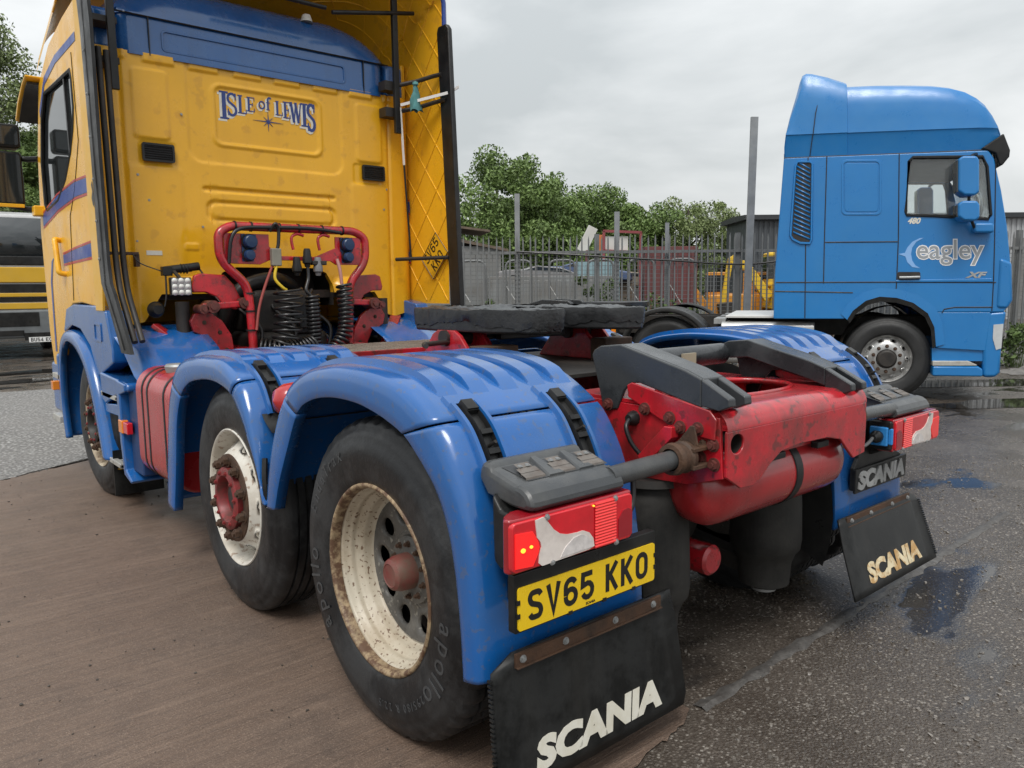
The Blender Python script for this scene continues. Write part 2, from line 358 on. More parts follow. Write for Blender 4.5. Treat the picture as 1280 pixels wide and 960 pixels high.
def place(g, o, ex, ey, ez=None):
    ex = np.array(ex, float); ey = np.array(ey, float); ex /= np.linalg.norm(ex); ey /= np.linalg.norm(ey); ez = np.cross(ex, ey)
    g.v = [tuple(np.array(o)+ex*x+ey*y+ez*z) for x, y, z in g.v]; return g
def font_text(s, size=1.0, extrude=0.0, offset=0.0, shear=0.0, space=1.0, align='LEFT'):
    cu = bpy.data.curves.new('t', 'FONT'); cu.body = s; cu.size = size; cu.extrude = extrude; cu.offset = offset; cu.shear = shear; cu.space_character = space; cu.align_x = align; cu.resolution_u = 3
    o = bpy.data.objects.new('t', cu); col.objects.link(o); bpy.context.view_layer.update()
    me = bpy.data.meshes.new_from_object(o.evaluated_get(bpy.context.evaluated_depsgraph_get()))
    g = G(); g.add([tuple(v.co) for v in me.vertices], [tuple(p.vertices) for p in me.polygons])
    bpy.data.objects.remove(o); bpy.data.curves.remove(cu); bpy.data.meshes.remove(me); return g
def helix(path, R, turns, r, n=6, per=14, phase=0):
    P = smooth_path(path, 10); P = np.array(P); seg = np.linalg.norm(np.diff(P, axis=0), axis=1); s = np.concatenate([[0], np.cumsum(seg)]); tot = s[-1]
    pts = []; N = int(turns*per); prev = np.array((1., 0, 0))
    Rf = R if callable(R) else (lambda t: R)
    for i in range(N+1):
        u = tot*i/N; c = np.array([np.interp(u, s, P[:, k]) for k in range(3)]); c2 = np.array([np.interp(min(u+tot*0.01, tot), s, P[:, k]) for k in range(3)]); c1 = np.array([np.interp(max(u-tot*0.01, 0), s, P[:, k]) for k in range(3)])
        d = c2-c1; d /= np.linalg.norm(d); a = prev-d*(prev@d); a /= np.linalg.norm(a); prev = a; b = np.cross(d, a)
        t = 2*PI*i/per+phase; pts.append(c+Rf(i/N)*(math.cos(t)*a+math.sin(t)*b))
    return G().tube(pts, r, n)
def letter_parts(name, g, m, parent, lift=None):
    """one part per character"""
    cuts = g.cut+[(len(g.v), len(g.f))]; out = []
    for (v0, f0), (v1, f1) in zip(cuts[:-1], cuts[1:]):
        h = G(); h.v = g.v[v0:v1]; h.f = [tuple(i-v0 for i in f) for f in g.f[f0:f1]]; out.append(obj(name, h, m, parent, smooth=None))
    return out
def pieces(g):
    """split a collector into connected pieces"""
    n = len(g.v); p = list(range(n))
    def find(a):
        while p[a] != a: p[a] = p[p[a]]; a = p[a]
        return a
    for f in g.f:
        for i in f[1:]: p[find(i)] = find(f[0])
    grp = {}
    for f in g.f: grp.setdefault(find(f[0]), []).append(f)
    out = []
    for fs in grp.values():
        ids = sorted({i for f in fs for i in f}); mp = {i: k for k, i in enumerate(ids)}; h = G(); h.v = [g.v[i] for i in ids]; h.f = [tuple(mp[i] for i in f) for f in fs]; out.append(h)
    return out
def hexbolt_mesh(name, r, h, m):
    g = G(); g.cyl((0, 0, 0), (0, 0, h*0.18), r*1.35, 14); g.cyl((0, 0, h*0.18), (0, 0, h*0.75), r, 6); g.cyl((0, 0, h*0.75), (0, 0, h), r*0.55, 10)
    return mesh_of(name, g, m, 30)
def rot_to(d):
    return Vector(d).to_track_quat('Z', 'Y').to_euler()
# ------------------------------------------------------------------ the ground
def ground_mats():
    def base(name):
        m = bpy.data.materials.new(name); m.use_nodes = True; nt = m.node_tree
        return m, nt.nodes, nt.links, nt.nodes['Principled BSDF']
    def tools(N, L):
        tc = N.new('ShaderNodeTexCoord')
        def noise(scale, detail=5, ro=0.6, st=None, rot=0):
            n = N.new('ShaderNodeTexNoise'); n.inputs['Scale'].default_value = scale; n.inputs['Detail'].default_value = detail; n.inputs['Roughness'].default_value = ro
            if st:
                mp = N.new('ShaderNodeMapping'); mp.inputs['Scale'].default_value = st; mp.inputs['Rotation'].default_value = (0, 0, rot); L.new(tc.outputs['Object'], mp.inputs[0]); L.new(mp.outputs[0], n.inputs['Vector'])
            else: L.new(tc.outputs['Object'], n.inputs['Vector'])
            return n.outputs['Fac']
        def vor(scale, feat='F1', out='Distance'):
            v = N.new('ShaderNodeTexVoronoi'); v.inputs['Scale'].default_value = scale; v.feature = feat; L.new(tc.outputs['Object'], v.inputs['Vector']); return v.outputs[out]
        def rmp(f, lo, hi, a=0., b=1.):
            r = N.new('ShaderNodeMapRange'); r.inputs['From Min'].default_value = lo; r.inputs['From Max'].default_value = hi; r.inputs['To Min'].default_value = a; r.inputs['To Max'].default_value = b; L.new(f, r.inputs['Value']); return r.outputs[0]
        def mix(f, A, B, mode='MIX'):
            x = N.new('ShaderNodeMix'); x.data_type = 'RGBA'; x.blend_type = mode
            if isinstance(f, float): x.inputs['Factor'].default_value = f
            else: L.new(f, x.inputs['Factor'])
            for s, v in (('A', A), ('B', B)):
                if isinstance(v, tuple): x.inputs[s].default_value = (*v, 1)
                else: L.new(v, x.inputs[s])
            return x.outputs['Result']
        def math_(op, a, b):
            x = N.new('ShaderNodeMath'); x.operation = op
            for i, v in enumerate((a, b)):
                if isinstance(v, (int, float)): x.inputs[i].default_value = v
                else: L.new(v, x.inputs[i])
            return x.outputs[0]
        def bump(h, s, d):
            b = N.new('ShaderNodeBump'); b.inputs['Strength'].default_value = s; b.inputs['Distance'].default_value = d; L.new(h, b.inputs['Height']); return b.outputs[0]
        return noise, vor, rmp, mix, math_, bump, tc
    # wet worn asphalt with exposed stones
    m, N, L, b = base('wet_asphalt'); noise, vor, rmp, mix, mth, bump, tc = tools(N, L)
    cellc = vor(88, 'F1', 'Color'); d = vor(88)
    sep = N.new('ShaderNodeSeparateColor'); L.new(cellc, sep.inputs[0])
    stone = rmp(sep.outputs[0], 0.0, 1.0, 0.0, 1.0)
    stonecol = mix(sep.outputs[1], (0.050, 0.038, 0.028), (0.155, 0.130, 0.108))
    pale = rmp(sep.outputs[2], 0.86, 0.93)
    stonecol = mix(pale, stonecol, (0.34, 0.31, 0.27))
    binder = mix(rmp(noise(1.3, 6), 0.35, 0.65), (0.028, 0.0195, 0.013), (0.050, 0.039, 0.030))
    inst = mth('MULTIPLY', rmp(d, 0.35, 0.55, 1, 0), rmp(noise(2.2, 6, 0.7), 0.30, 0.55))
    c = mix(inst, binder, stonecol)
    mp = N.new('ShaderNodeSeparateXYZ'); L.new(tc.outputs['Object'], mp.inputs[0])
    drier = mth('MULTIPLY', rmp(noise(0.35, 7, 0.62), 0.42, 0.62), 0.45)
    c = mix(drier, c, mix(rmp(noise(60, 3), 0.35, 0.65), (0.080, 0.066, 0.055), (0.165, 0.143, 0.122)))
    wet = rmp(noise(1.1, 7, 0.65), 0.42, 0.60)
    pud = mth('MULTIPLY', rmp(noise(0.75, 4, 0.55, (1.0, 1.9, 1.0), math.radians(35)), 0.575, 0.63), 1.0)
    c = mix(mth('MULTIPLY', pud, 0.75), c, (0.022, 0.020, 0.019)); L.new(c, b.inputs['Base Color'])
    ro = mix(pud, rmp(wet, 0, 1, 0.12, 0.40), (0.03, 0.03, 0.03)); L.new(ro, b.inputs['Roughness'])
    hh = mth('ADD', mth('MULTIPLY', rmp(d, 0.0, 0.6, 1, 0), 0.7), noise(140, 3))
    bn = N.new('ShaderNodeBump'); bn.inputs['Distance'].default_value = 0.006; L.new(hh, bn.inputs['Height']); L.new(rmp(pud, 0, 1, 0.75, 0.03), bn.inputs['Strength']); L.new(bn.outputs[0], b.inputs['Normal']); A = m
    # brushed brown concrete
    m, N, L, b = base('brushed_brown_concrete'); noise, vor, rmp, mix, mth, bump, tc = tools(N, L)
    br = noise(150, 4, 0.7, (0.035, 1.0, 1.0), math.radians(-5)); br2 = noise(26, 5, 0.65, (0.04, 1.0, 1.0), math.radians(-5))
    c = mix(rmp(noise(0.9, 6, 0.6), 0.3, 0.7), (0.118, 0.076, 0.053), (0.178, 0.124, 0.092))
    c = mix(mth('MULTIPLY', rmp(br, 0.42, 0.62), 0.70), c, (0.085, 0.060, 0.046))
    c = mix(mth('MULTIPLY', rmp(br2, 0.49, 0.68), 0.40), c, (0.24, 0.17, 0.125))
    c = mix(mth('MULTIPLY', rmp(noise(1.7, 9, 0.75), 0.50, 0.66), 0.60), c, (0.078, 0.056, 0.045))
    c = mix(mth('MULTIPLY', rmp(noise(190, 3, 0.6), 0.54, 0.66), 0.55), c, (0.30, 0.22, 0.165))
    pit = rmp(vor(26), 0.04, 0.09, 1, 0)
    sel = rmp(noise(3.3, 3), 0.50, 0.56)
    c = mix(mth('MULTIPLY', mth('MULTIPLY', pit, sel), 0.9), c, (0.018, 0.013, 0.011))
    L.new(c, b.inputs['Base Color'])
    L.new(rmp(noise(1.6, 7, 0.7), 0.35, 0.65, 0.30, 0.62), b.inputs['Roughness'])
    L.new(bump(mth('ADD', br, mth('MULTIPLY', noise(160, 3), 0.5)), 0.9, 0.006), b.inputs['Normal']); Cc = m
    # loose grey gravel
    m, N, L, b = base('grey_gravel'); noise, vor, rmp, mix, mth, bump, tc = tools(N, L)
    cc = vor(30, 'F1', 'Color'); d = vor(30); sep = N.new('ShaderNodeSeparateColor'); L.new(cc, sep.inputs[0])
    c = mix(sep.outputs[0], (0.20, 0.195, 0.185), (0.42, 0.415, 0.40))
    c = mix(rmp(d, 0.3, 0.6), c, (0.13, 0.125, 0.12)); c = mix(mth('MULTIPLY', rmp(noise(0.5, 6), 0.4, 0.65), 0.6), c, (0.20, 0.19, 0.18))
    L.new(c, b.inputs['Base Color']); b.inputs['Roughness'].default_value = 0.75
    L.new(bump(rmp(d, 0, 0.6, 1, 0), 0.9, 0.02), b.inputs['Normal']); Gm = m
    # standing water
    m, N, L, b = base('puddle_water'); noise, vor, rmp, mix, mth, bump, tc = tools(N, L)
    L.new(mix(rmp(noise(14, 4), 0.4, 0.6), (0.020, 0.018, 0.016), (0.034, 0.031, 0.028)), b.inputs['Base Color'])
    b.inputs['Roughness'].default_value = 0.03; b.inputs['Specular IOR Level'].default_value = 0.6
    L.new(bump(noise(9, 2), 0.05, 0.01), b.inputs['Normal']); W = m
    return A, Cc, Gm, W
ASPH, CONC, GRAV, WATER = ground_mats()
g = G(); n = 60
xs = [-900, -300, -100, -40, -15, -6, 0, 6, 15, 40, 100, 300, 900]
g.sheet([[(x, y, 0.0) for x in xs] for y in xs])
structure(obj('ground', g, ASPH, smooth=None))
def flat(name, pts, z, m):
    g = G(); g.add([(x, y, z) for x, y in pts], [tuple(range(len(pts)))]); o = obj(name, g, m, smooth=None)
    if o.data.polygons[0].normal.z < 0: o.data.flip_normals()
    return structure(o)
def jag(a, b, n, amp, seed):
    r = random.Random(seed); out = []
    for k in range(n):
        t = k/n; out.append((a[0]+(b[0]-a[0])*t+r.uniform(-amp, amp), a[1]+(b[1]-a[1])*t+r.uniform(-amp, amp)))
    return out
slab = jag((-9, -1.55), (-0.60, -0.655), 120, 0.010, 1)+jag((-0.60, -0.655), (-0.39, -0.61), 8, 0.010, 2)+jag((-0.37, -0.59), (-0.30, 5.55), 160, 0.012, 3)+jag((-0.30, 5.55), (-1.15, 5.08), 30, 0.03, 4)+jag((-1.15, 5.08), (-1.69, 4.78), 30, 0.03, 4)+jag((-1.69, 4.78), (-9, 1.0), 120, 0.04, 5)
flat('concrete_slab', slab, 0.008, CONC)
flat('gravel_yard', jag((-30, -5), (-9.2, -5), 3, 0, 1)+[(-9.1, 1.0)]+jag((-1.72, 4.8), (-0.3, 5.6), 10, 0.03, 6)+jag((-0.3, 5.6), (0.4, 10.6), 12, 0.1, 7)+jag((0.4, 10.6), (-30, 16), 12, 0.3, 8), 0.004, GRAV)
# the ragged seam where the asphalt was cut: a low ridge of patching
g = G(); r_ = random.Random(5); rows = []
for k in range(60):
    t = k/59; x = -0.34+3.3*t; y = -0.605+0.10*t+r_.uniform(-0.006, 0.006); w = 0.022+r_.uniform(-0.008, 0.012)
    rows.append([(x, y-w, 0.001), (x, y-w*0.3, 0.006+r_.uniform(0, 0.005)), (x, y+w*0.4, 0.006), (x, y+w, 0.001)])
g.sheet(rows); structure(obj('road_seam', g, mat('patched_seam', (0.095, 0.09, 0.084), 0.6, var=0.4, vscale=40, dirt=(0.04, 0.034, 0.03), damt=0.7, dscale=12, bump=0.8, bscale=90)))
# puddles
def puddle(cx, cy, a, b, rot, seed, z=0.004, k=60, ir=0.22):
    r = random.Random(seed); ph = [r.uniform(0, 6.28) for _ in range(6)]; am = [r.uniform(0.3, 1) for _ in range(6)]; pts = []
    for i in range(k):
        t = 2*PI*i/k; q = 1+ir*sum(am[j]*math.sin((j+2)*t+ph[j]) for j in range(6))/3
        x, y = a*q*math.cos(t), b*q*math.sin(t); pts.append((cx+x*math.cos(rot)-y*math.sin(rot), cy+x*math.sin(rot)+y*math.cos(rot)))
    return flat('puddle', pts, z, WATER)
for i, (cx, cy, a, b, ro) in enumerate([(7.9, 1.05, 1.0, 0.30, -0.5), (9.6, 2.1, 1.3, 0.4, -0.6),
                                    (-0.5, 12.4, 0.8, 0.3, 0.1), (0.1, 14.0, 0.9, 0.4, 0.2), (-1.2, 11.5, 0.5, 0.2, 0.1)]):
    puddle(cx, cy, a, b, ro, i, z=0.008 if cx < 0.05 else 0.004, k=64)
# loose stones on the wet asphalt in front
def pebbles():
    g = G(); r = np.random.default_rng(3); cube = np.array([(x, y, z) for x in (-1, 1) for y in (-1, 1) for z in (-1, 1)], float)/1.732
    fs = [(0, 1, 3, 2), (4, 6, 7, 5), (0, 4, 5, 1), (2, 3, 7, 6), (0, 2, 6, 4), (1, 5, 7, 3)]
    for k in range(15000):
        t = r.random()**1.7; dist = 0.9+6.5*t
        a = math.radians(r.uniform(38, 88)); x = CAM[0]+dist*math.sin(a); y = CAM[1]+dist*math.cos(a)
        if y > -0.60+0.03*x and x < 1.6: 
            if r.random() < 0.8: continue
        if x < -0.36 and y > -0.7+0.107*(x+0.36)-0.02: continue
        if r.random() > 0.35+0.65*(math.sin(x*5.1)*math.sin(y*6.3+1)*0.5+0.5): continue
        s = (0.0022+0.0055*r.random()**3)*(1+0.22*dist/4); M = cube*(1+0.35*r.standard_normal((8, 3)))*s*np.array((1.2, 1, 0.75))
        ang = r.uniform(0, 6.28); c, q = math.cos(ang), math.sin(ang); M = M@np.array(((c, -q, 0), (q, c, 0), (0, 0, 1)))
        g.add(M+np.array((x, y, s*0.25)), fs)
    o = obj('loose_gravel', g, mat('pebble_stone', (0.12, 0.108, 0.095), 0.4, var=0.3, vscale=2, island=0.9), smooth=60); stuff(o, 'small pale stones scattered over the wet asphalt', 'gravel')
pebbles()
def grit():
    g = G(); r = np.random.default_rng(8); fs = [(0, 1, 3, 2), (4, 6, 7, 5), (0, 4, 5, 1), (2, 3, 7, 6), (0, 2, 6, 4), (1, 5, 7, 3)]; cube = np.array([(x, y, z) for x in (-1, 1) for y in (-1, 1) for z in (-1, 1)], float)
    for k in range(420):
        x, y = r.uniform(-3.2, -0.6), r.uniform(-0.6, 4.6); s = 0.0016+0.0035*r.random()**3
        g.add(cube*(1+0.4*r.standard_normal((8, 3)))*s+np.array((x, y, 0.008+s*0.4)), fs)
    stuff(obj('loose_grit', g, mat('dark_grit', (0.045, 0.038, 0.032), 0.6, var=0.4, island=0.8), smooth=60), 'small dark grit scattered over the brown concrete', 'grit')
grit()
# ================================================================== the yellow and blue tractor unit (rear axle at y = 0, forward is +y)
TR = empty('tractor_unit', (0, 1.6, 0)); tag(TR, 'yellow and blue three axle tractor unit with bare coupling plate, seen from behind', 'truck')
TRI = Matrix.Translation((0, -1.6, 0))
def T(name, g, m, parent=None, **k):
    o = obj(name, g, m, parent or TR, **k)
    if parent is None: o.matrix_parent_inverse = TRI
    return o
def TL(name, me, loc, rot=None, parent=None, scale=None):
    o = link(name, me, parent or TR, loc, rot, scale)
    if parent is None: o.matrix_parent_inverse = TRI
    return o
# ---------------------------------------------------------------- wheels
def tyre_profile(w=0.29, R=0.515):
    half = [(0.292, 0.045), (0.297, 0.026), (0.306, 0.016), (0.325, 0.010), (0.332, 0.0085), (0.36, 0.003), (0.40, 0.0), (0.432, 0.002), (0.436, 0.0055), (0.455, 0.010), (0.474, 0.019), (0.478, 0.025), (0.492, 0.030), (0.503, 0.038), (0.510, 0.050), (R, 0.062)]
    mid = []
    for a in (0.088, 0.126, 0.164, 0.202): mid += [(R, a-0.006), (R-0.012, a-0.004), (R-0.012, a+0.004), (R, a+0.006)]
    return half+mid+[(r, w-a) for r, a in half[::-1]]
def lug_fn(r, h, k, j):
    if (r > 0.50) and (h < 0.075 or h > 0.215) and k % 3 == 0: return r-0.009, h
    return r, h
def make_tyre(parent, s, cx, lug=True, lettering=None, m=TYRE, name='tyre'):
    # local origin = wheel centre, axle along x, outer side at sgn s
    g = G().lathe([(r, -a) for r, a in tyre_profile()], (cx, 0, 0), 'x', 144, s, lug_fn if lug else None)
    return obj(name, g, m, parent, smooth=38)
def curved_text(s, r, size, a_mid, sgn, step, stretch=1.0):
    """letters set round a tyre sidewall; angles clockwise as seen from outside"""
    G_ = []; n = len(s)
    widths = {'i': 0.5, 'l': 0.5, 'I': 0.5, '/': 0.6, ' ': 0.7, '.': 0.5, 'r': 0.75, 't': 0.75, 'T': 1.05, 'E': 1.1, 'W': 1.4, 'm': 1.4, 'w': 1.3}
    tot = sum(widths.get(c, 1.0) for c in s)*step; a = a_mid+tot/2
    for c in s:
        w = widths.get(c, 1.0)*step; ac = a-w/2; a -= w
        if c == ' ': continue
        g = font_text(c, size, 0.0007, 0.0, align='CENTER')
        g.v = [(x*stretch, y-size*0.35, z) for x, y, z in g.v]
        # outside view: left side of the truck seen with +y to the left
        er = np.array((0, -math.cos(ac)*(1 if sgn < 0 else -1), math.sin(ac))); et = np.array((0, -math.sin(ac)*(1 if sgn < 0 else -1), -math.cos(ac)))
        ex = np.array((sgn, 0, 0)); g.v = [tuple(er*(r+y)+et*x*1.0+ex*(z+0.0)) for x, y, z in g.v]
        G_.append(g)
    return G_
def holed_ring(r0, r1, n, rc, a, b, h0, h1, s, cx, m=5, seg_r=5):
    """conical ring from (r0,h0) to (r1,h1) with n elliptic holes (half sizes a radial, b tangential) at radius rc"""
    g = G(); k = 16; da = 2*PI/n
    def P(r, t): 
        f = (r-r0)/(r1-r0); return (cx+s*(h0+(h1-h0)*f), r*math.cos(t), r*math.sin(t))
    for i in range(n):
        t0 = i*da; rows = []
        for q in range(k+1):
            ph = 2*PI*q/k; c, sn = math.cos(ph), math.sin(ph)
            inner = (rc+a*c, t0+b/rc*sn)
            # boundary of the sector along the same direction
            mx = max(abs(c)/1.0, abs(sn)/1.0); uc, us = c/mx, sn/mx
            ro = rc+(r1-rc)*uc if uc > 0 else rc+(rc-r0)*uc
            outer = (ro, t0+us*da/2)
            rows.append([P(*inner), P((inner[0]+outer[0])/2, (inner[1]+outer[1])/2), P(*outer)])
        g.sheet(rows)
        wall = [[P(rc+a*math.cos(2*PI*q/k), t0+b/rc*math.sin(2*PI*q/k)), tuple(np.array(P(rc+a*math.cos(2*PI*q/k), t0+b/rc*math.sin(2*PI*q/k)))-np.array((s*0.012, 0, 0)))] for q in range(k+1)]
        g.sheet(wall)
    return g
NUT = hexbolt_mesh('wheel_nut', 0.0165, 0.062, RUST); NUTR = hexbolt_mesh('hub_bolt', 0.009, 0.022, mat('red_hub_paint', (0.26, 0.022, 0.026), 0.5, var=0.3, dirt=(0.06, 0.03, 0.022), damt=0.85, dscale=14))
REDHUB = MATS['red_hub_paint']
def steer_wheel(s, y, xo, rz=0.0, m=WRIM, hubm=REDHUB, lug=False, nutlen=1.0):
    # disc wheel with the nut ring standing proud
    prof = [(0.306, -0.016), (0.307, -0.004), (0.303, 0.000), (0.297, -0.002), (0.292, -0.010), (0.288, -0.030), (0.284, -0.05), (0.276, -0.07), (0.270, -0.10), (0.266, -0.14), (0.262, -0.145)]
    g = G().lathe(prof, (0, 0, 0), 'x', 96, s)
    g.join(holed_ring(0.205, 0.262, 10, 0.238, 0.017, 0.023, -0.005, -0.078, s, 0))
    g.lathe([(0.262, -0.078), (0.268, -0.10)], (0, 0, 0), 'x', 96, s)
    g.lathe([(0.205, -0.005), (0.197, 0.004), (0.190, 0.006)], (0, 0, 0), 'x', 64, s)
    w = obj('wheel', g, m, None, smooth=40, weld=True); w.location = (s*xo, y, 0.508); w.rotation_euler = (0, 0, rz); w.parent = TR; w.matrix_parent_inverse = TRI
    make_tyre(w, s, s*0.01, lug)
    obj('nut_ring', G().lathe([(0.197, 0.000), (0.195, 0.010), (0.188, 0.012), (0.150, 0.012), (0.142, 0.006), (0.140, -0.02)], (0, 0, 0), 'x', 64, s), RUST if m is WRIM else m, w)
    obj('hub', G().lathe([(0.140, -0.01), (0.139, 0.030), (0.130, 0.036), (0.104, 0.038), (0.098, 0.030), (0.092, -0.005), (0.070, -0.012), (0.05, -0.010), (0.0, -0.010)], (0, 0, 0), 'x', 48, s), hubm, w, smooth=30)
    obj('hub_cap', G().lathe([(0.060, -0.012), (0.055, 0.004), (0.035, 0.010), (0.0, 0.012)], (0, 0, 0), 'x', 32, s), DARK, w)
    for k in range(10):
        a = 2*PI*(k+0.5)/10
        link('wheel_nut', NUT, w, (s*0.012, 0.1675*math.cos(a), 0.1675*math.sin(a)), rot_to((s, 0, 0)), (1.25, 1.25, 0.58*nutlen))
        link('hub_bolt', NUTR, w, (s*0.036, 0.117*math.cos(a+0.2), 0.117*math.sin(a+0.2)), rot_to((s, 0, 0)), (1, 1, 0.5))
    return w
def drive_wheel(s):
    prof = [(0.299, -0.020), (0.304, -0.023)]
    g = G().lathe([(0.300, -0.034), (0.290, -0.037), (0.284, -0.046), (0.284, -0.056), (0.277, -0.064), (0.273, -0.072), (0.275, -0.080), (0.272, -0.088), (0.258, -0.100), (0.254, -0.112), (0.253, -0.132), (0.246, -0.142), (0.236, -0.146)], (0, 0, 0), 'x', 120, s)
    w = obj('wheel', g, CREAM, None, smooth=45); w.location = (s*1.225, 0, 0.508); w.parent = TR; w.matrix_parent_inverse = TRI
    obj('rim_flange', G().lathe([(0.288, -0.034), (0.290, -0.012), (0.293, -0.004), (0.299, 0.000), (0.305, -0.001), (0.3085, -0.006), (0.307, -0.018)], (0, 0, 0), 'x', 120, s), EDGE, w, smooth=60)
    t = make_tyre(w, s, s*0.010, True)
    tx = []
    G2 = curved_text('EnduTrax', 0.418, 0.062, math.radians(138), s, 0.105, 0.9); tx += G2
    for am in (-2, 176, 92): 
        pass
    tx += curved_text('apollo', 0.405, 0.095, math.radians(-22), s, 0.155, 0.95)+curved_text('apollo', 0.405, 0.095, math.radians(200), s, 0.155, 0.95)
    tx += curved_text('295/80 R 22.5', 0.395, 0.036, math.radians(-66), s, 0.066, 0.9)
    for q in tx:
        q.v = [(x+s*0.0105, y, z) for x, y, z in q.v]; obj('sidewall_letter', q, TXT, w, smooth=None)
    g = holed_ring(0.128, 0.238, 10, 0.182, 0.033, 0.034, -0.150, -0.136, s, 0)
    g.lathe([(0.128, -0.150), (0.122, -0.146), (0.10, -0.146)], (0, 0, 0), 'x', 64, s)
    obj('disc', g, HUBG, w, smooth=30, weld=True)
    obj('hub', G().lathe([(0.115, -0.15), (0.112, -0.135), (0.104, -0.130), (0.06, -0.128), (0.045, -0.124), (0.0, -0.124)], (0, 0, 0), 'x', 48, s), HUBG, w, smooth=30)
    obj('hub_cap', G().lathe([(0.060, -0.13), (0.058, -0.085), (0.050, -0.062), (0.038, -0.054), (0.036, -0.056), (0.0, -0.056)], (0, 0, 0), 'x', 32, s), mat('faded_red_cap', (0.20, 0.035, 0.032), 0.55, var=0.3, dirt=(0.13, 0.09, 0.065), damt=0.9, dscale=9), w, smooth=30)
    for k in range(10):
        a = 2*PI*(k+0.5)/10
        link('hub_bolt', NUT, w, (s*-0.130, 0.088*math.cos(a), 0.088*math.sin(a)), rot_to((s, 0, 0)), (0.5, 0.5, 0.3))
    w2 = obj('wheel', G().lathe([(0.29, -0.37), (0.28, -0.40), (0.262, -0.45), (0.262, -0.56), (0.25, -0.60), (0.12, -0.60)], (0, 0, 0), 'x', 48, s), HUBG, None, smooth=40); w2.location = (s*1.225, 0, 0.508); w2.parent = TR; w2.matrix_parent_inverse = TRI
    make_tyre(w2, s, -s*0.335, True)
for s in (-1, 1):
    drive_wheel(s)
    steer_wheel(s, 1.279, 1.195, rz=-0.01)
    steer_wheel(s, 3.86, 1.185, rz=0.03, m=mat('rusty_cream_rim', (0.50, 0.43, 0.31), 0.5, var=0.15, dirt=(0.13, 0.07, 0.035), damt=0.8, dscale=8, spots=(0.08, 0.035, 0.02), spamt=0.9, spscale=30), hubm=DARK)

# ---------------------------------------------------------------- mudguards
def resample(pts, t):
    P = np.array(smooth_path([(*p, 0) for p in pts], 12))[:, :2]; u = np.arange(len(P))/12.0
    return np.array([np.interp(t, u, P[:, 0]), np.interp(t, u, P[:, 1])])
CS = [(1.205, 0.0), (1.246, 0.0), (1.250, 0.05), (1.251, 0.30), (1.250, 0.55), (1.246, 0.74), (1.235, 0.88), (1.215, 0.965), (1.19, 0.995), (1.165, 1.0), (1.0, 1.0), (0.8, 1.0), (0.62, 1.0), (0.61, 0.95), (0.61, 0.72)]
def guard_piece(name, s, I, O, t0, t1, parent=None, n=None, dx=0.0):
    n = n or max(4, int((t1-t0)*7)); rows = []
    for k in range(n+1):
        t = t0+(t1-t0)*k/n; i = resample(I, t); o = resample(O, t)
        rows.append([(s*(x+dx), *(i+(o-i)*f)) for x, f in CS])
    return T(name, G().sheet(rows), BLU, parent, smooth=50, solid=0.005)
def path_strip(s, O, t0, t1, x0, x1, h0, h1, n=20, taper=True):
    """raised strip following the outer surface between heights h0 and h1"""
    g = G(); rows = []
    for k in range(n+1):
        t = t0+(t1-t0)*k/n; o = resample(O, t); d = resample(O, t+0.02)-resample(O, t-0.02); d /= np.linalg.norm(d); nn = np.array((-d[1], d[0]))
        if nn@(o-np.array((np.mean([q[0] for q in O]), 0.6))) < 0: nn = -nn
        e = 1.0
        if taper: e = min(1.0, 14*min(k, n-k)/n+0.02)
        lo = o+nn*h0; hi = o+nn*(h0+(h1-h0)*e); w = 0.005
        rows.append([(s*x0, *lo), (s*(x0+w), *hi), (s*(x1-w), *hi), (s*x1, *lo)])
    g.sheet(rows); g.f.append((0, 1, 2, 3)); m = len(rows)*4; g.f.append((m-4, m-3, m-2, m-1)); return g
I_D = [(.705, .585), (.655, .70), (.576, .83), (.47, .985), (.36, 1.045), (.21, 1.072), (.05, 1.073), (-.075, 1.055), (-.155, 1.035), (-.225, 1.01), (-.29, .965), (-.38, .885), (-.435, .79), (-.468, .665), (-.487, .51), (-.495, .378)]
O_D = [(.815, .575), (.785, .71), (.715, .89), (.60, 1.045), (.44, 1.14), (.25, 1.177), (.09, 1.184), (-.07, 1.177), (-.22, 1.148), (-.385, 1.06), (-.455, .98), (-.505, .88), (-.54, .77), (-.562, .64), (-.574, .51), (-.578, .395)]
I_M = [(1.98, .30), (1.915, .53), (1.85, .78), (1.76, .92), (1.64, .99), (1.5, 1.02), (1.34, 1.033), (1.20, 1.022), (1.09, .99), (.99, .90), (.93, .82), (.876, .745), (.83, .66), (.79, .585)]
O_M = [(2.13, .32), (2.09, .55), (2.02, .82), (1.93, .985), (1.79, 1.085), (1.6, 1.122), (1.42, 1.135), (1.22, 1.128), (1.03, 1.055), (.945, .96), (.895, .86), (.86, .77), (.835, .68), (.815, .60)]
RIBX = (1.13, 1.015, 0.90, 0.785, 0.675)
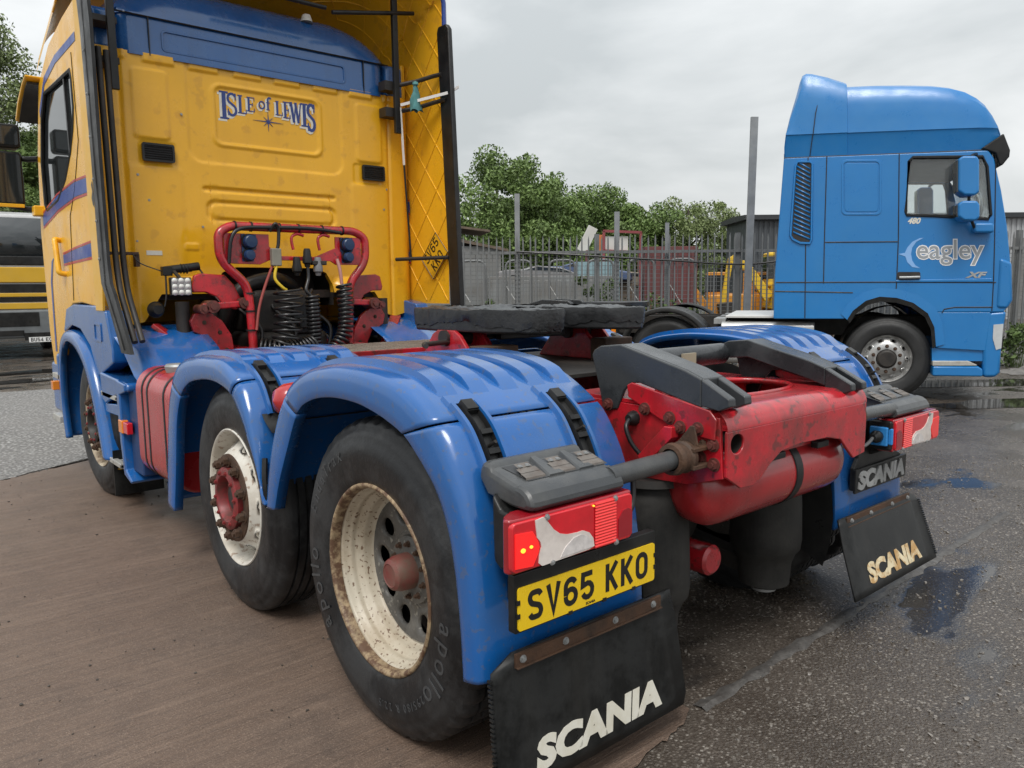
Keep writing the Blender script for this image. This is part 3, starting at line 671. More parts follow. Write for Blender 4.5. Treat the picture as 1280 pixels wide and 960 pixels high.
def clip(s, O, t0, t1, xc, top):
    g = path_strip(s, O, t0-0.12, t1+0.1, xc-0.052, xc-0.030, 0.0, 0.016, 14, False); g.join(path_strip(s, O, t0-0.12, t1+0.1, xc+0.030, xc+0.052, 0.0, 0.016, 14, False))
    g.join(path_strip(s, O, t0-0.32, t0-0.12, xc-0.052, xc+0.052, 0.0, 0.010, 4, False))
    T('latch_surround', g, BLU, top, smooth=30)
    st = path_strip(s, O, t0, t1, xc-0.026, xc+0.026, 0.001, 0.005, 14, False)
    for a, b in ((xc-0.026, xc-0.016), (xc+0.016, xc+0.026)): st.join(path_strip(s, O, t0, t1, a, b, 0.004, 0.020, 14, False))
    for f in (0.0, 0.33, 0.62, 0.95):
        ta = t0+(t1-t0)*f; st.join(path_strip(s, O, ta, ta+(t1-t0)*0.07, xc-0.024, xc+0.024, 0.004, 0.021, 3, False))
    strap = T('latch_strap', st, BLK, None, smooth=30)
    hk = path_strip(s, O, t0-0.10, t0+0.12, xc-0.024, xc+0.024, 0.006, 0.026, 3, False); obj('latch_hook', hk, BLK, strap, smooth=30)
    o = resample(O, t0+(t1-t0)*0.55); g = G().cyl((s*xc, o[0]-0.004, o[1]), (s*xc, o[0]-0.035, o[1]+0.018), 0.005, 10); obj('latch_pin', g, DARK, strap)
for s in (-1, 1):
    for I, O, tr, ribs in ((I_D, O_D, (3.0, 9.0, 15.0), (3.35, 8.45)), (I_M, O_M, (3.0, 8.0, 13.0), (3.5, 7.4))):
        isd = O is O_D
        if s > 0: I = [(y, z+0.018) for y, z in I]; O = [(y, z+0.018) for y, z in O]
        fr = guard_piece('mudguard_front', s, I, O, 0.0, tr[0]-0.03)
        tp = guard_piece('mudguard_cover', s, I, O, tr[0]+0.03, tr[1]-0.035, dx=0.002)
        rr = guard_piece('mudguard_rear', s, I, O, tr[1]+0.035, tr[2])
        for x in RIBX: obj('rib', path_strip(s, O, ribs[0], ribs[1], x-0.036, x+0.036, -0.002, 0.018, 40), BLU, tp, smooth=22)
        if isd:
            clip(s, O, 8.78, 10.75, 1.115, rr); clip(s, O, 8.78, 10.75, 0.775, rr)
        else:
            clip(s, O, 7.55, 9.3, 1.115, rr); clip(s, O, 7.55, 9.3, 0.775, rr)
    T('guard_filler', G().sheet([[(s*x, y, z) for y, z in ((0.97, 0.97), (0.90, 0.90), (0.83, 0.86), (0.76, 0.87), (0.68, 0.93))] for x in (0.63, 1.19)]), BLK, smooth=60)
    # dark rubber edging between the two guards and the red reservoir peeping out between them
    T('guard_edging', G().tube(smooth_path([(s*1.235, .80, .575), (s*1.235, .815, .68), (s*1.22, .84, .76)], 4), 0.012, 8), BLK)
    T('air_reservoir', G().lathe([(0.0, -0.30), (0.045, -0.285), (0.065, -0.25), (0.070, -0.2), (0.070, 0.2), (0.065, 0.25), (0.045, 0.285), (0, 0.30)], (s*0.88, 0.83, 0.985), 'x', 32), TANKRED, smooth=60)

# ---------------------------------------------------------------- rear lamps, steps, plates, flaps
def bold_text(s, w, h, depth, shear=0.12, off=0.055):
    g = font_text(s, 1.0, 0.5, off, 0.0, 1.0); v = np.array(g.v); x0, x1, y0, y1 = v[:, 0].min(), v[:, 0].max(), v[:, 1].min(), v[:, 1].max()
    g.v = [((x-x0)/(x1-x0)*(w-shear*h)+shear*(y-y0)/(y1-y0)*h, (y-y0)/(y1-y0)*h, (z+0.5)*depth) for x, y, z in g.v]; return pieces(g)
def poly_plate(pts, y0, y1): return G().prism(pts, 'y', y0, y1)
def lampuv(s, pts):
    x0, x1, z0, z1 = 1.255, 0.817, 0.732, 0.863
    return [(s*(x0+(x1-x0)*u), z0+(z1-z0)*v) for u, v in pts]
BOLT = hexbolt_mesh('bolt', 0.011, 0.014, RUST); BOLTR = hexbolt_mesh('bolt', 0.016, 0.022, mat('dirty_red_bolt', (0.14, 0.03, 0.025), 0.6, var=0.4, dirt=(0.05, 0.03, 0.02), damt=0.7, dscale=20)); BOLTS = hexbolt_mesh('bolt', 0.008, 0.007, GALV)
def tail(s):
    Y = -0.711
    # lamp
    lamp = T('tail_lamp', G().prism([(s*0.815, Y+0.008), (s*1.240, Y+0.008), (s*1.253, Y+0.016), (s*1.257, Y+0.030), (s*1.235, -0.655), (s*1.20, -0.635), (s*0.815, -0.635)], 'z', 0.729, 0.866), LENSD, bevel=0.012, seg=4)
    body = obj('lens', G().prism(rrect(*sorted((s*1.252, s*0.820)), 0.735, 0.860, 0.014), 'y', Y, Y+0.02), LENSR, lamp, bevel=0.004, seg=3)
    obj('white_lens', poly_plate(lampuv(s, [(.17, .95), (.235, .97), (.265, .86), (.31, .68), (.36, .56), (.42, .50), (.50, .48), (.55, .485), (.60, .41), (.635, .27), (.645, .10), (.60, .06), (.22, .03), (.195, .10), (.20, .28), (.215, .40), (.205, .52), (.18, .62)]), Y-0.0025, Y+0.004), LENSW, lamp)
    obj('reverse_lamp_insert', poly_plate(lampuv(s, [(.36, .08), (.40, .26), (.47, .40), (.53, .42), (.58, .36), (.62, .22), (.625, .10)]), Y-0.004, Y+0.002), mat('clouded_lens', (0.62, 0.58, 0.56), 0.3, var=0.2, vscale=40), lamp)
    rows = []; nn = 30
    for k in range(nn+1):
        z = 0.736+0.123*k/nn; rows.append([(s*0.970, Y-0.002-0.0016*(k % 2), z), (s*0.888, Y-0.002-0.0016*(k % 2), z)])
    obj('ribbed_lens', G().sheet(rows), LENSB, lamp, smooth=None)
    obj('fog_lens', poly_plate(lampuv(s, [(.86, .1), (.985, .1), (.985, .62), (.95, .68), (.90, .66), (.86, .5)]), Y-0.0025, Y+0.004), LENSD, lamp)
    gl = G().prism(lampuv(s, [(.02, .12), (.15, .08), (.19, .30), (.20, .42), (.19, .54), (.15, .75), (.02, .78)]), 'y', Y-0.003, Y+0.004)
    obj('side_lens', gl, LIT if s < 0 else LENSB, lamp)
    if s < 0:
        for u, v, ea, eb in ((.075, .44, .017, .045), (.135, .47, .012, .03)): obj('bulb', G().prism(lampuv(s, ellipse(u, v, ea, eb, 10)), 'y', Y-0.005, Y-0.001), LITC, lamp)
        obj('bulb', G().prism(lampuv(s, ellipse(.635, .93, 0.006, 0.02, 8)), 'y', Y-0.005, Y-0.001), LITC, lamp)
    for u, v in ((.26, .95), (.83, .96), (.30, .04), (.84, .03)):
        q = lampuv(s, [(u, v)])[0]; link('screw', BOLTS, lamp, (q[0], Y-0.001, q[1]), rot_to((0, -1, 0)), (0.8, 0.8, 1))
    # grey moulded step above the lamp: sloping tray with a rolled rear edge
    roll_ = [(-0.674-0.030*math.cos(t), 0.898+0.030*math.sin(t)) for t in np.linspace(1.25, -1.6, 9)]
    prof = [(-0.488, 0.935), (-0.492, 0.958), (-0.502, 0.968), (-0.520, 0.969), (-0.530, 0.964), (-0.538, 0.955), (-0.640, 0.928), (-0.648, 0.931), (-0.668, 0.927), (-0.688, 0.914), (-0.700, 0.895), (-0.702, 0.882), (-0.690, 0.870), (-0.63, 0.868), (-0.52, 0.885)]
    def slope(y): return 0.955+(y+0.538)*(0.928-0.955)/(-0.640+0.538)
    rows = []
    for x, k in ((1.182, 0.60), (1.178, 0.82), (1.170, 0.95), (1.155, 1.0), (0.845, 1.0)): rows.append([(s*x, -0.585+(y+0.585)*(0.6+0.4*k), 0.895+(z-0.895)*k) for y, z in prof])
    g = G().sheet(rows, closed_u=True); n = len(prof); g.f.append(tuple(range(n))); g.f.append(tuple(range(4*n, 5*n)))
    st = T('rear_step', g, GRY, smooth=22, bevel=0.003)
    WELL = mat('dark_step_well', (0.04, 0.042, 0.044), 0.6); PADM = mat('worn_tread_pad', (0.17, 0.155, 0.14), 0.6, var=0.4, vscale=60, dirt=(0.07, 0.05, 0.038), damt=0.8, dscale=30, bump=0.6)
    for q, x in enumerate((1.10, 0.99, 0.88)):
        y0, y1 = -0.632, -0.545
        # raised partition between the wells
        obj('tread_well', G().add([(s*(x-0.052), y1, slope(y1)+0.0015), (s*(x+0.048), y1, slope(y1)+0.0015), (s*(x+0.030), y0, slope(y0)+0.0015), (s*(x-0.044), y0, slope(y0)+0.0015)], [(0, 1, 2, 3)]), WELL, st)
        if q < 2: obj('tread_partition', G().add([(s*(x-0.058), -0.540, slope(-0.54)+0.012), (s*(x-0.074), -0.540, slope(-0.54)+0.012), (s*(x-0.096), y0, slope(y0)+0.006), (s*(x-0.046), y0, slope(y0)+0.006), (s*(x-0.052), -0.540, slope(-0.54)), (s*(x-0.080), -0.540, slope(-0.54)), (s*(x-0.104), y0, slope(y0)), (s*(x-0.040), y0, slope(y0))], [(0, 1, 2, 3), (0, 3, 7, 4), (1, 5, 6, 2), (3, 2, 6, 7), (0, 4, 5, 1)]), GRY, st, smooth=None)
        for k in range(3):
            ya = -0.626+0.021*k; w_ = (0.034, 0.033, 0.024)[k]; pad = G()
            pad.add([(s*(x-w_), ya, slope(ya)+0.006+0.003*k), (s*(x+w_), ya, slope(ya)+0.006+0.003*k), (s*(x+w_), ya+0.019, slope(ya+0.019)+0.008+0.003*k), (s*(x-w_), ya+0.019, slope(ya+0.019)+0.008+0.003*k), (s*(x-w_), ya-0.002, slope(ya)), (s*(x+w_), ya-0.002, slope(ya))], [(0, 1, 2, 3), (0, 4, 5, 1)])
            obj('tread_pad', pad, PADM, st, smooth=None)
        for dx in (-0.012, 0.014): link('rivet', BOLTS, st, (s*(x+dx), -0.578, slope(-0.578)+0.012), None, (0.8, 0.8, 0.6))
    # end cheek of the step down to the lamp
    T('lamp_bracket', G().prism([(-0.565, 0.90), (-0.60, 0.86), (-0.66, 0.855), (-0.66, 0.73), (-0.60, 0.70), (-0.57, 0.72)], 'x', s*1.20, s*0.83), BLK, bevel=0.01)
    # support tube to the chassis
    T('support_tube', G().cyl((s*0.87, -0.665, 0.902), (s*0.50, -0.650, 0.905), 0.029, 28), GRY, smooth=40)
    tb = T('tube_clamp', G().lathe([(0.034, -0.04), (0.047, -0.038), (0.050, -0.02), (0.044, -0.012), (0.044, 0.012), (0.050, 0.02), (0.047, 0.038), (0.034, 0.04)], (s*0.545, -0.652, 0.905), 'x', 28), RUST, smooth=30)
    br = T('tube_bracket', G().box(*sorted((s*0.53, s*0.43)), -0.70, -0.60, 0.870, 0.884).box(*sorted((s*0.53, s*0.43)), -0.70, -0.60, 0.925, 0.938).prism([(-0.61, 0.94), (-0.66, 1.0), (-0.675, 1.0), (-0.690, 0.94)], 'x', s*0.50, s*0.492).box(*sorted((s*0.446, s*0.436)), -0.70, -0.60, 0.85, 0.96), RUST, bevel=0.003)
    for y in (-0.675, -0.625):
        TL('bolt', BOLT, (s*0.495, y, 0.938), None, br); TL('bolt', BOLT, (s*0.455, y, 0.938), None, br)
    # flap
    FY = (lambda z: -0.622-0.03*(0.482-z)/0.387) if s < 0 else (lambda z: -0.624-0.105*(0.482-z)/0.28)
    rows = []; zs = np.linspace(0.095 if s < 0 else 0.185, 0.482, 12)
    def fx(z): 
        xo = 1.255 if z < 0.445 else 1.255-0.075*(z-0.445)/0.037; xi = 0.475+0.032*max(0, (z-0.10))/0.24 if z < 0.36 else 0.507+0.03*(z-0.36)/0.12
        if z < 0.12: xo -= 0.02; xi += 0.02
        return xo, xi
    g = G()
    for z in zs:
        xo, xi = fx(z); row = []
        for k in range(9):
            f = k/8; row.append((s*(xo+(xi-xo)*f), FY(z), z))
        rows.append(row)
    g.sheet(rows)
    fl = T('mud_flap', g, FLAP, solid=0.008, smooth=60)
    rb = G()
    for k in range(26):
        z = (0.11 if s < 0 else 0.20)+(0.33 if s < 0 else 0.24)*k/26; rb.box(*sorted((s*1.256, s*1.262)), FY(z)-0.004, FY(z)+0.010, z, z+0.006)
    obj('flap_edge_ribs', rb, FLAP, fl, smooth=None)
    strip = T('flap_strip', G().box(*sorted((s*1.178, s*0.592)), -0.633, -0.624, 0.440, 0.479).box(*sorted((s*1.178, s*0.592)), -0.640, -0.633, 0.440, 0.4445), RUST, bevel=0.001)
    for x in (1.155, 1.0, 0.80, 0.63): TL('bolt', BOLTS, (s*x, -0.633, 0.462), rot_to((0, -1, 0)), strip, (1.0, 1.0, 1.2))
    gs = bold_text('SCANIA', 0.535 if s < 0 else 0.50, 0.092 if s < 0 else 0.085, 0.0012)
    xs = -1.125 if s < 0 else 0.63; zt_ = 0.135 if s < 0 else 0.215
    for g in gs:
        place(g, (xs, FY(zt_)-0.0012, zt_), (1, 0, 0), (0, FY(1.135)-FY(0.135), 1)); obj('flap_letter', g, WHT if s < 0 else GOLD, fl, smooth=None)
    # rear panel of the guard, behind plate
    return st
for s in (-1, 1): tail(s)
# number plate on the near side
hold = T('plate_holder', G().prism(rrect(-1.230, -0.695, 0.569, 0.722, 0.006), 'y', -0.690, -0.664).box(-1.15, -0.78, -0.664, -0.565, 0.60, 0.66), BLK, bevel=0.003)
pl = T('number_plate', G().prism(rrect(-1.222, -0.702, 0.576, 0.687, 0.008), 'y', -0.6945, -0.690), PLY)
for x in (-1.05, -0.92, -0.80): obj('plate_clip', G().box(x, x+0.014, -0.6965, -0.690, 0.570, 0.580), BLK, pl); 
for z in (0.61, 0.645): obj('plate_clip', G().box(-1.226, -1.217, -0.6965, -0.690, z, z+0.012), BLK, pl); obj('plate_clip', G().box(-0.707, -0.698, -0.6965, -0.690, z, z+0.012), BLK, pl)
g, w = letters('SV65 KKO', 0.0515, 0.079, 0.0145, 0.0105, space=0.0345, depth=0.0006); place(g, (-0.962-w/2, -0.6945, 0.5935), (1, 0, 0), (0, 0, 1)); letter_parts('plate_character', g, INK, pl)
g = font_text('SCANIA', 0.010, 0.0002, 0.0004); place(g, (-0.985, -0.6948, 0.580), (1, 0, 0), (0, 0, 1)); obj('plate_imprint', g, INK, pl, smooth=None)
# badge and electrical box on the far side
T('lamp_panel', G().prism([(0.735, 0.90), (1.10, 0.90), (1.10, 0.68), (1.14, 0.665), (1.14, 0.565), (0.70, 0.565), (0.70, 0.66), (0.735, 0.70)], 'y', -0.600, -0.582), BLK, bevel=0.004)
bd = T('badge_plate', G().box(0.695, 1.175, -0.612, -0.600, 0.556, 0.658), BLK, bevel=0.003)
for g in bold_text('SCANIA', 0.445, 0.080, 0.006): obj('badge_letter', place(g, (0.712, -0.612, 0.567), (1, 0, 0), (0, 0, 1)), SILV, bd, smooth=None)
T('lamp_back_box', G().box(0.80, 0.93, -0.700, -0.60, 0.735, 0.86), BLK, bevel=0.01)
cn = T('lamp_connector', G().box(0.786, 0.802, -0.690, -0.615, 0.755, 0.835).box(0.80, 0.815, -0.705, -0.62, 0.76, 0.83), LBLU, bevel=0.006)
obj('connector_plug', G().lathe([(0.024, 0.0), (0.026, -0.02), (0.018, -0.03), (0.014, -0.05), (0.0, -0.052)], (0.788, -0.652, 0.795), 'x', 20), BLK, cn, smooth=30)
T('lamp_cable', G().tube(smooth_path([(0.745, -0.652, 0.795), (0.66, -0.66, 0.775), (0.56, -0.66, 0.78), (0.46, -0.64, 0.80)], 6), 0.007, 8), mat('grey_cable', (0.10, 0.10, 0.10), 0.5), smooth=60)
T('lamp_cable', G().tube(smooth_path([(-0.81, -0.672, 0.79), (-0.785, -0.675, 0.80), (-0.77, -0.67, 0.83), (-0.765, -0.665, 0.875)], 6), 0.008, 8), CABLE, smooth=60)

# ---------------------------------------------------------------- chassis, red rear member, ramps
for s in (-1, 1):
    T('chassis_rail', G().prism([(s*0.345, 0.77), (s*0.435, 0.77), (s*0.435, 0.782), (s*0.357, 0.782), (s*0.357, 1.018), (s*0.435, 1.018), (s*0.435, 1.03), (s*0.345, 1.03)], 'y', -0.30, 4.6), RED)
    T('side_plate', G().prism([(-0.73, 1.025), (-0.745, 0.84), (-0.62, 0.80), (-0.45, 0.79), (-0.20, 0.74), (0.10, 0.76), (0.35, 0.78), (0.35, 1.02), (-0.15, 1.035)], 'x', s*0.437, s*0.449), RED, bevel=0.002)
    gp = T('gusset_plate', G().prism([(-0.37, 1.095), (-0.39, 1.105), (-0.70, 1.045), (-0.725, 1.02), (-0.72, 0.955), (-0.60, 0.965), (-0.50, 1.0), (-0.375, 1.055)], 'x', s*0.450, s*0.459), RED, bevel=0.004)
    for y, z in ((-0.45, 1.023), (-0.552, 1.006), (-0.593, 0.981), (-0.66, 0.985)): TL('bolt', BOLTR, (s*0.459, y, z), rot_to((s, 0, 0)), gp)
    for y, z in ((-0.71, 0.94), (-0.715, 0.88), (-0.665, 0.895), (-0.30, 0.90), (-0.22, 0.84)): TL('bolt', BOLTR, (s*0.449, y, z), rot_to((s, 0, 0)))
    T('stay_plate', G().prism([(-0.455, 0.875), (-0.56, 0.985), (-0.59, 0.985), (-0.59, 0.95), (-0.50, 0.86), (-0.46, 0.86)], 'x', s*0.462, s*0.500), RED, bevel=0.003)
    T('cable_gland', G().lathe([(0.0, 0.03), (0.014, 0.03), (0.024, 0.012), (0.026, 0.0)], (s*0.449, -0.395, 0.985), 'x', 20, s), BLK, smooth=40)
    T('cable', G().tube(smooth_path([(s*0.47, -0.395, 0.985), (s*0.50, -0.405, 0.96), (s*0.495, -0.425, 0.91), (s*0.475, -0.455, 0.865), (s*0.46, -0.47, 0.83)], 6), 0.008, 8), CABLE, smooth=60)
    # bent loading ramp: top channel with a slotted tip, deep outer web with a foot, shallow inner edge
    xi, xo = (0.335, 0.455) if s < 0 else (0.300, 0.420)
    top = [(-0.205, 1.185), (-0.215, 1.204), (-0.245, 1.219), (-0.335, 1.228), (-0.60, 1.162), (-0.665, 1.138)]
    low = [(-0.665, 1.072), (-0.60, 1.092), (-0.34, 1.158), (-0.25, 1.150)]
    web = top+[(-0.665, 1.050), (-0.42, 1.105), (-0.385, 1.102), (-0.355, 1.075), (-0.325, 1.008), (-0.28, 0.998), (-0.255, 1.02), (-0.225, 1.12)]
    tip = [(-0.6645, 1.138), (-0.765, 1.086), (-0.768, 1.062), (-0.73, 1.046), (-0.6645, 1.055)]
    if s > 0: top, low, web, tip = ([(y, z-0.022) for y, z in q] for q in (top, low, web, tip))
    rp = T('loading_ramp', G().prism(top+low, 'x', s*xi, s*(xo-0.014)).prism(web, 'x', s*(xo-0.014), s*xo).prism(tip, 'x', s*xi, s*(xi+0.036)).prism(tip, 'x', s*(xo-0.036), s*xo), RAMPM, bevel=0.005, seg=3)
    obj('slot_floor', G().box(*sorted((s*(xi+0.03), s*(xo-0.03))), -0.73, -0.66, 1.05, 1.062), RAMPM, rp)
    TL('bolt', BOLTR, (s*xo, -0.285, 1.02), rot_to((s, 0, 0)), rp)
# rear cross member: scalloped face, pressed top with a big opening
face = [(-0.445, 0.985), (-0.15, 0.985), (0.30, 0.985), (0.445, 0.985), (0.45, 0.90), (0.448, 0.795), (0.36, 0.785), (0.315, 0.82), (0.26, 0.868), (0.16, 0.888), (-0.02, 0.892), (-0.14, 0.882), (-0.205, 0.85), (-0.25, 0.815), (-0.30, 0.795), (-0.37, 0.80), (-0.445, 0.845)]
cm = T('rear_cross_member', holed(face, [ellipse(-0.392, 0.943, 0.034, 0.030, 18)], 'y', -0.757, -0.745), RED, bevel=0.004)
rows = []
for k in range(9):
    a = PI/2*k/8; rows.append([(x, -0.757+0.061*(1-math.cos(a)), 0.985+0.061*math.sin(a)) for x in np.linspace(-0.445, 0.445, 12)])
obj('rolled_edge', G().sheet(rows), RED, cm, smooth=60)
op = []
for k in range(36):
    t = 2*PI*k/36; op.append((0.02+0.30*math.copysign(abs(math.cos(t))**0.8, math.cos(t)), -0.43+0.175*math.copysign(abs(math.sin(t))**0.8, math.sin(t))))
obj('pressed_top', holed([(-0.447, -0.696), (0.447, -0.696), (0.447, -0.10), (-0.447, -0.10)], [op], 'z', 1.034, 1.046), RED, cm, smooth=30)
rim = [np.array((x, y, 1.046)) for x, y in op]; obj('opening_lip', G().tube(rim, 0.010, 8, closed=True), RED, cm, smooth=60)
T('hole_sleeve', G().lathe([(0.033, 0.0), (0.031, 0.14)], (-0.392, -0.75, 0.943), 'y', 20), DARK, cm)
T('inner_bay', G().box(-0.34, 0.34, -0.70, -0.2, 0.86, 0.872).box(-0.34, 0.34, -0.21, -0.20, 0.86, 1.03), RED, smooth=None)
for k, (x0, y0) in enumerate(((-0.06, -0.36), (0.02, -0.33), (0.09, -0.38))):
    T('red_air_hose', G().tube(smooth_path([(x0-0.12, y0-0.1, 0.93), (x0-0.05, y0+0.02, 1.0+0.012*k), (x0+0.06, y0+0.05, 1.01), (x0+0.13, y0-0.05, 0.97), (x0+0.14, y0-0.16, 0.9)], 6), 0.011, 8), mat('red_hose', (0.33, 0.03, 0.03), 0.4), smooth=60)
T('valve', G().cyl((0.14, -0.45, 0.88), (0.14, -0.45, 0.99), 0.035, 16).box(0.10, 0.18, -0.49, -0.41, 0.90, 0.95), BLK, bevel=0.004)
T('cross_tube', G().cyl((-0.30, -0.215, 1.145), (0.30, -0.215, 1.145), 0.042, 24), RAMPM, smooth=40)
T('tube_label', G().box(-0.02, 0.06, -0.268, -0.258, 1.115, 1.165), mat('beige_tape', (0.32, 0.28, 0.2), 0.6))
# air tank under the cross member
tank = T('rear_air_tank', G().lathe([(0.0, -0.44), (0.06, -0.432), (0.105, -0.405), (0.125, -0.36), (0.128, -0.32), (0.128, 0.32), (0.125, 0.36), (0.105, 0.405), (0.06, 0.432), (0, 0.44)], (0.02, -0.585, 0.765), 'x', 48), TANKRED, smooth=60)
obj('tank_strap', G().lathe([(0.129, -0.022), (0.1325, -0.020), (0.1325, 0.020), (0.129, 0.022)], (0.06, -0.585, 0.765), 'x', 48), BLK, tank, smooth=60)
T('tank_pad', G().box(-0.14, -0.06, -0.728, -0.70, 0.845, 0.868), BLK, bevel=0.004); T('tank_pad', G().box(0.15, 0.23, -0.728, -0.70, 0.845, 0.868), BLK, bevel=0.004)
# air bags, axle, odds and ends under the back
for s in (-1, 1):
    ab = T('air_bag', G().lathe([(0.0, 0.20), (0.085, 0.20), (0.10, 0.21), (0.106, 0.30), (0.122, 0.34), (0.138, 0.36), (0.143, 0.40), (0.138, 0.55), (0.130, 0.70), (0.12, 0.745), (0.10, 0.765), (0, 0.77)], (s*0.37, -0.40, 0), 'z', 40), BAG, smooth=40)
    obj('bag_plate', G().lathe([(0.0, 0.79), (0.14, 0.79), (0.145, 0.765), (0.10, 0.76)], (s*0.37, -0.40, 0), 'z', 40), DARK, ab)
    obj('bag_foot', G().cyl((s*0.37, -0.40, 0.20), (s*0.37, -0.40, 0.175), 0.05, 16), GALV, ab)
    T('axle_beam', G().bar((s*0.37, -0.48, 0.24), (s*0.37, 0.4, 0.36), 0.09, 0.07), DARK, bevel=0.01)
    T('inner_liner', G().sheet([[(s*0.60, y, z) for (y, z) in [(0.62*math.cos(math.radians(a))+0.05, 0.46+0.62*math.sin(math.radians(a))) for a in range(-20, 201, 10)]], [(s*0.60, 0.05+0.30*math.cos(math.radians(a)), 0.5+0.30*math.sin(math.radians(a))) for a in range(-20, 201, 10)]]), BLK, smooth=60)
T('axle', G().cyl((-0.9, 0, 0.508), (0.9, 0, 0.508), 0.075, 20).cyl((-0.18, 0.0, 0.5), (0.18, 0, 0.5), 0.21, 24), DARK, smooth=40)
bc = T('brake_cylinder', G().lathe([(0.0, -0.50), (0.045, -0.50), (0.056, -0.49), (0.058, -0.30), (0.05, -0.27), (0, -0.27)], (-0.13, 0, 0.44), 'y', 24), RED, smooth=40)
T('damper', G().cyl((-0.24, -0.42, 0.72), (-0.20, -0.25, 0.3), 0.03, 14), DARK)
T('under_cross_member', G().box(-0.35, 0.35, -0.1, 0.05, 0.78, 0.98).box(-0.35, 0.35, 1.15, 1.3, 0.6, 0.95).box(-0.35, 0.35, 2.2, 2.3, 0.7, 0.95), DARK, bevel=0.01)
T('propeller_shaft', G().cyl((0, 0.1, 0.55), (0, 2.8, 0.75), 0.06, 16), DARK, smooth=40)
T('axle', G().cyl((-1.0, 1.279, 0.48), (1.0, 1.279, 0.48), 0.065, 16), DARK, smooth=40)
T('axle', G().cyl((-1.0, 3.86, 0.48), (1.0, 3.86, 0.48), 0.065, 16), DARK, smooth=40)

# ---------------------------------------------------------------- coupling plate (fifth wheel)
FW = [(-.46, .80), (-.36, .92), (-.2, .985), (0, 1.0), (.2, .985), (.36, .92), (.46, .80), (.475, .5), (.44, .22), (.37, .04), (.30, -.01), (.22, .0), (.165, .09), (.10, .28), (.062, .42), (.055, .52), (0, .57), (-.055, .52), (-.062, .42), (-.10, .28), (-.165, .09), (-.22, .0), (-.30, -.01), (-.37, .04), (-.44, .22), (-.475, .5)]
FWY = 0.20; FW = [(x*0.93, y*0.93) for x, y in FW]
fw = T('coupling_plate', G().prism([(x, y+FWY) for x, y in FW], 'z', 1.232, 1.318), mat('grease_dark', (0.011, 0.0115, 0.0125), 0.36, var=0.3, vscale=8, dirt=(0.04, 0.042, 0.044), damt=0.5, dscale=6, bump=0.8, bscale=28), bevel=0.012, seg=2)  # darker copy of the grease for the sides, without the painted sky sheen
def grease_layer():
    g = G(); pts = []; step = 0.02; idx = {}; r = random.Random(2)
    def inside(x, y):
        c = False; n = len(FW)
        for i in range(n):
            x1, y1 = FW[i]; x2, y2 = FW[i-1]
            if (y1 > y) != (y2 > y) and x < (x2-x1)*(y-y1)/(y2-y1)+x1: c = not c
        return c
    nx, ny = 50, 52
    for i in range(nx+1):
        for j in range(ny+1):
            x = -0.5+i*step; y = -0.02+j*step
            h = 0.010+0.009*math.sin(x*23+1.3*math.sin(y*17))*math.sin(y*19+x*7)+r.uniform(-0.003, 0.004)
            idx[i, j] = len(g.v); g.v.append((x+r.uniform(-.004, .004), y+FWY+r.uniform(-.004, .004), 1.318+max(0.002, h)))
    for i in range(nx):
        for j in range(ny):
            if all(inside(-0.5+(i+a)*step, -0.02+(j+b)*step) for a in (0, 1) for b in (0, 1)): g.f.append((idx[i, j], idx[i+1, j], idx[i+1, j+1], idx[i, j+1]))
    return g
obj('grease_layer', grease_layer(), GREASE, fw, smooth=70, solid=0.02)
r = random.Random(9); OUT = []
for i in range(len(FW)):
    a, b = np.array(FW[i]), np.array(FW[(i+1) % len(FW)]); m_ = max(2, int(np.linalg.norm(b-a)/0.012))
    OUT += [tuple(a+(b-a)*k/m_) for k in range(m_)]
cx_ = np.array([(x, y) for x, y in OUT]); nn_ = len(OUT); tg = np.roll(cx_, -1, 0)-np.roll(cx_, 1, 0); tg /= np.linalg.norm(tg, axis=1, keepdims=True); nrm_ = np.stack([-tg[:, 1], tg[:, 0]], 1)
ns_ = np.convolve(np.array([r.gauss(0, 1) for _ in range(nn_+8)]), np.ones(9)/9, 'valid')[:nn_]; ns2 = np.convolve(np.array([r.gauss(0, 1) for _ in range(nn_+22)]), np.ones(23)/23, 'valid')[:nn_]
rows = []
for k in range(nn_):
    o1 = 0.006+0.012*abs(ns_[k]); o2 = 0.008+0.010*abs(ns2[k]); zl = 1.268-0.030*ns2[k]*2.0-0.012*ns_[k]
    p_ = lambda o: cx_[k]+nrm_[k]*o
    q0, q1, q2, q3 = p_(-0.012), p_(o1*0.7), p_(o1), p_(o2*0.5)
    rows.append([(q0[0], q0[1]+FWY, 1.333+0.005*ns_[k]), (q1[0], q1[1]+FWY, 1.331+0.006*ns_[k]), (q2[0], q2[1]+FWY, 1.312+0.008*ns2[k]), (q3[0], q3[1]+FWY, zl), (q0[0], q0[1]+FWY, zl-0.006)])
obj('grease_rim', G().sheet(rows, closed_v=True), MATS['grease_dark'], fw, smooth=55)
T('lock_jaw', G().cyl((0, 0.56, 1.22), (0, 0.56, 1.30), 0.07, 20).box(-0.2, 0.2, 0.60, 0.75, 1.19, 1.23), DARK, bevel=0.005)
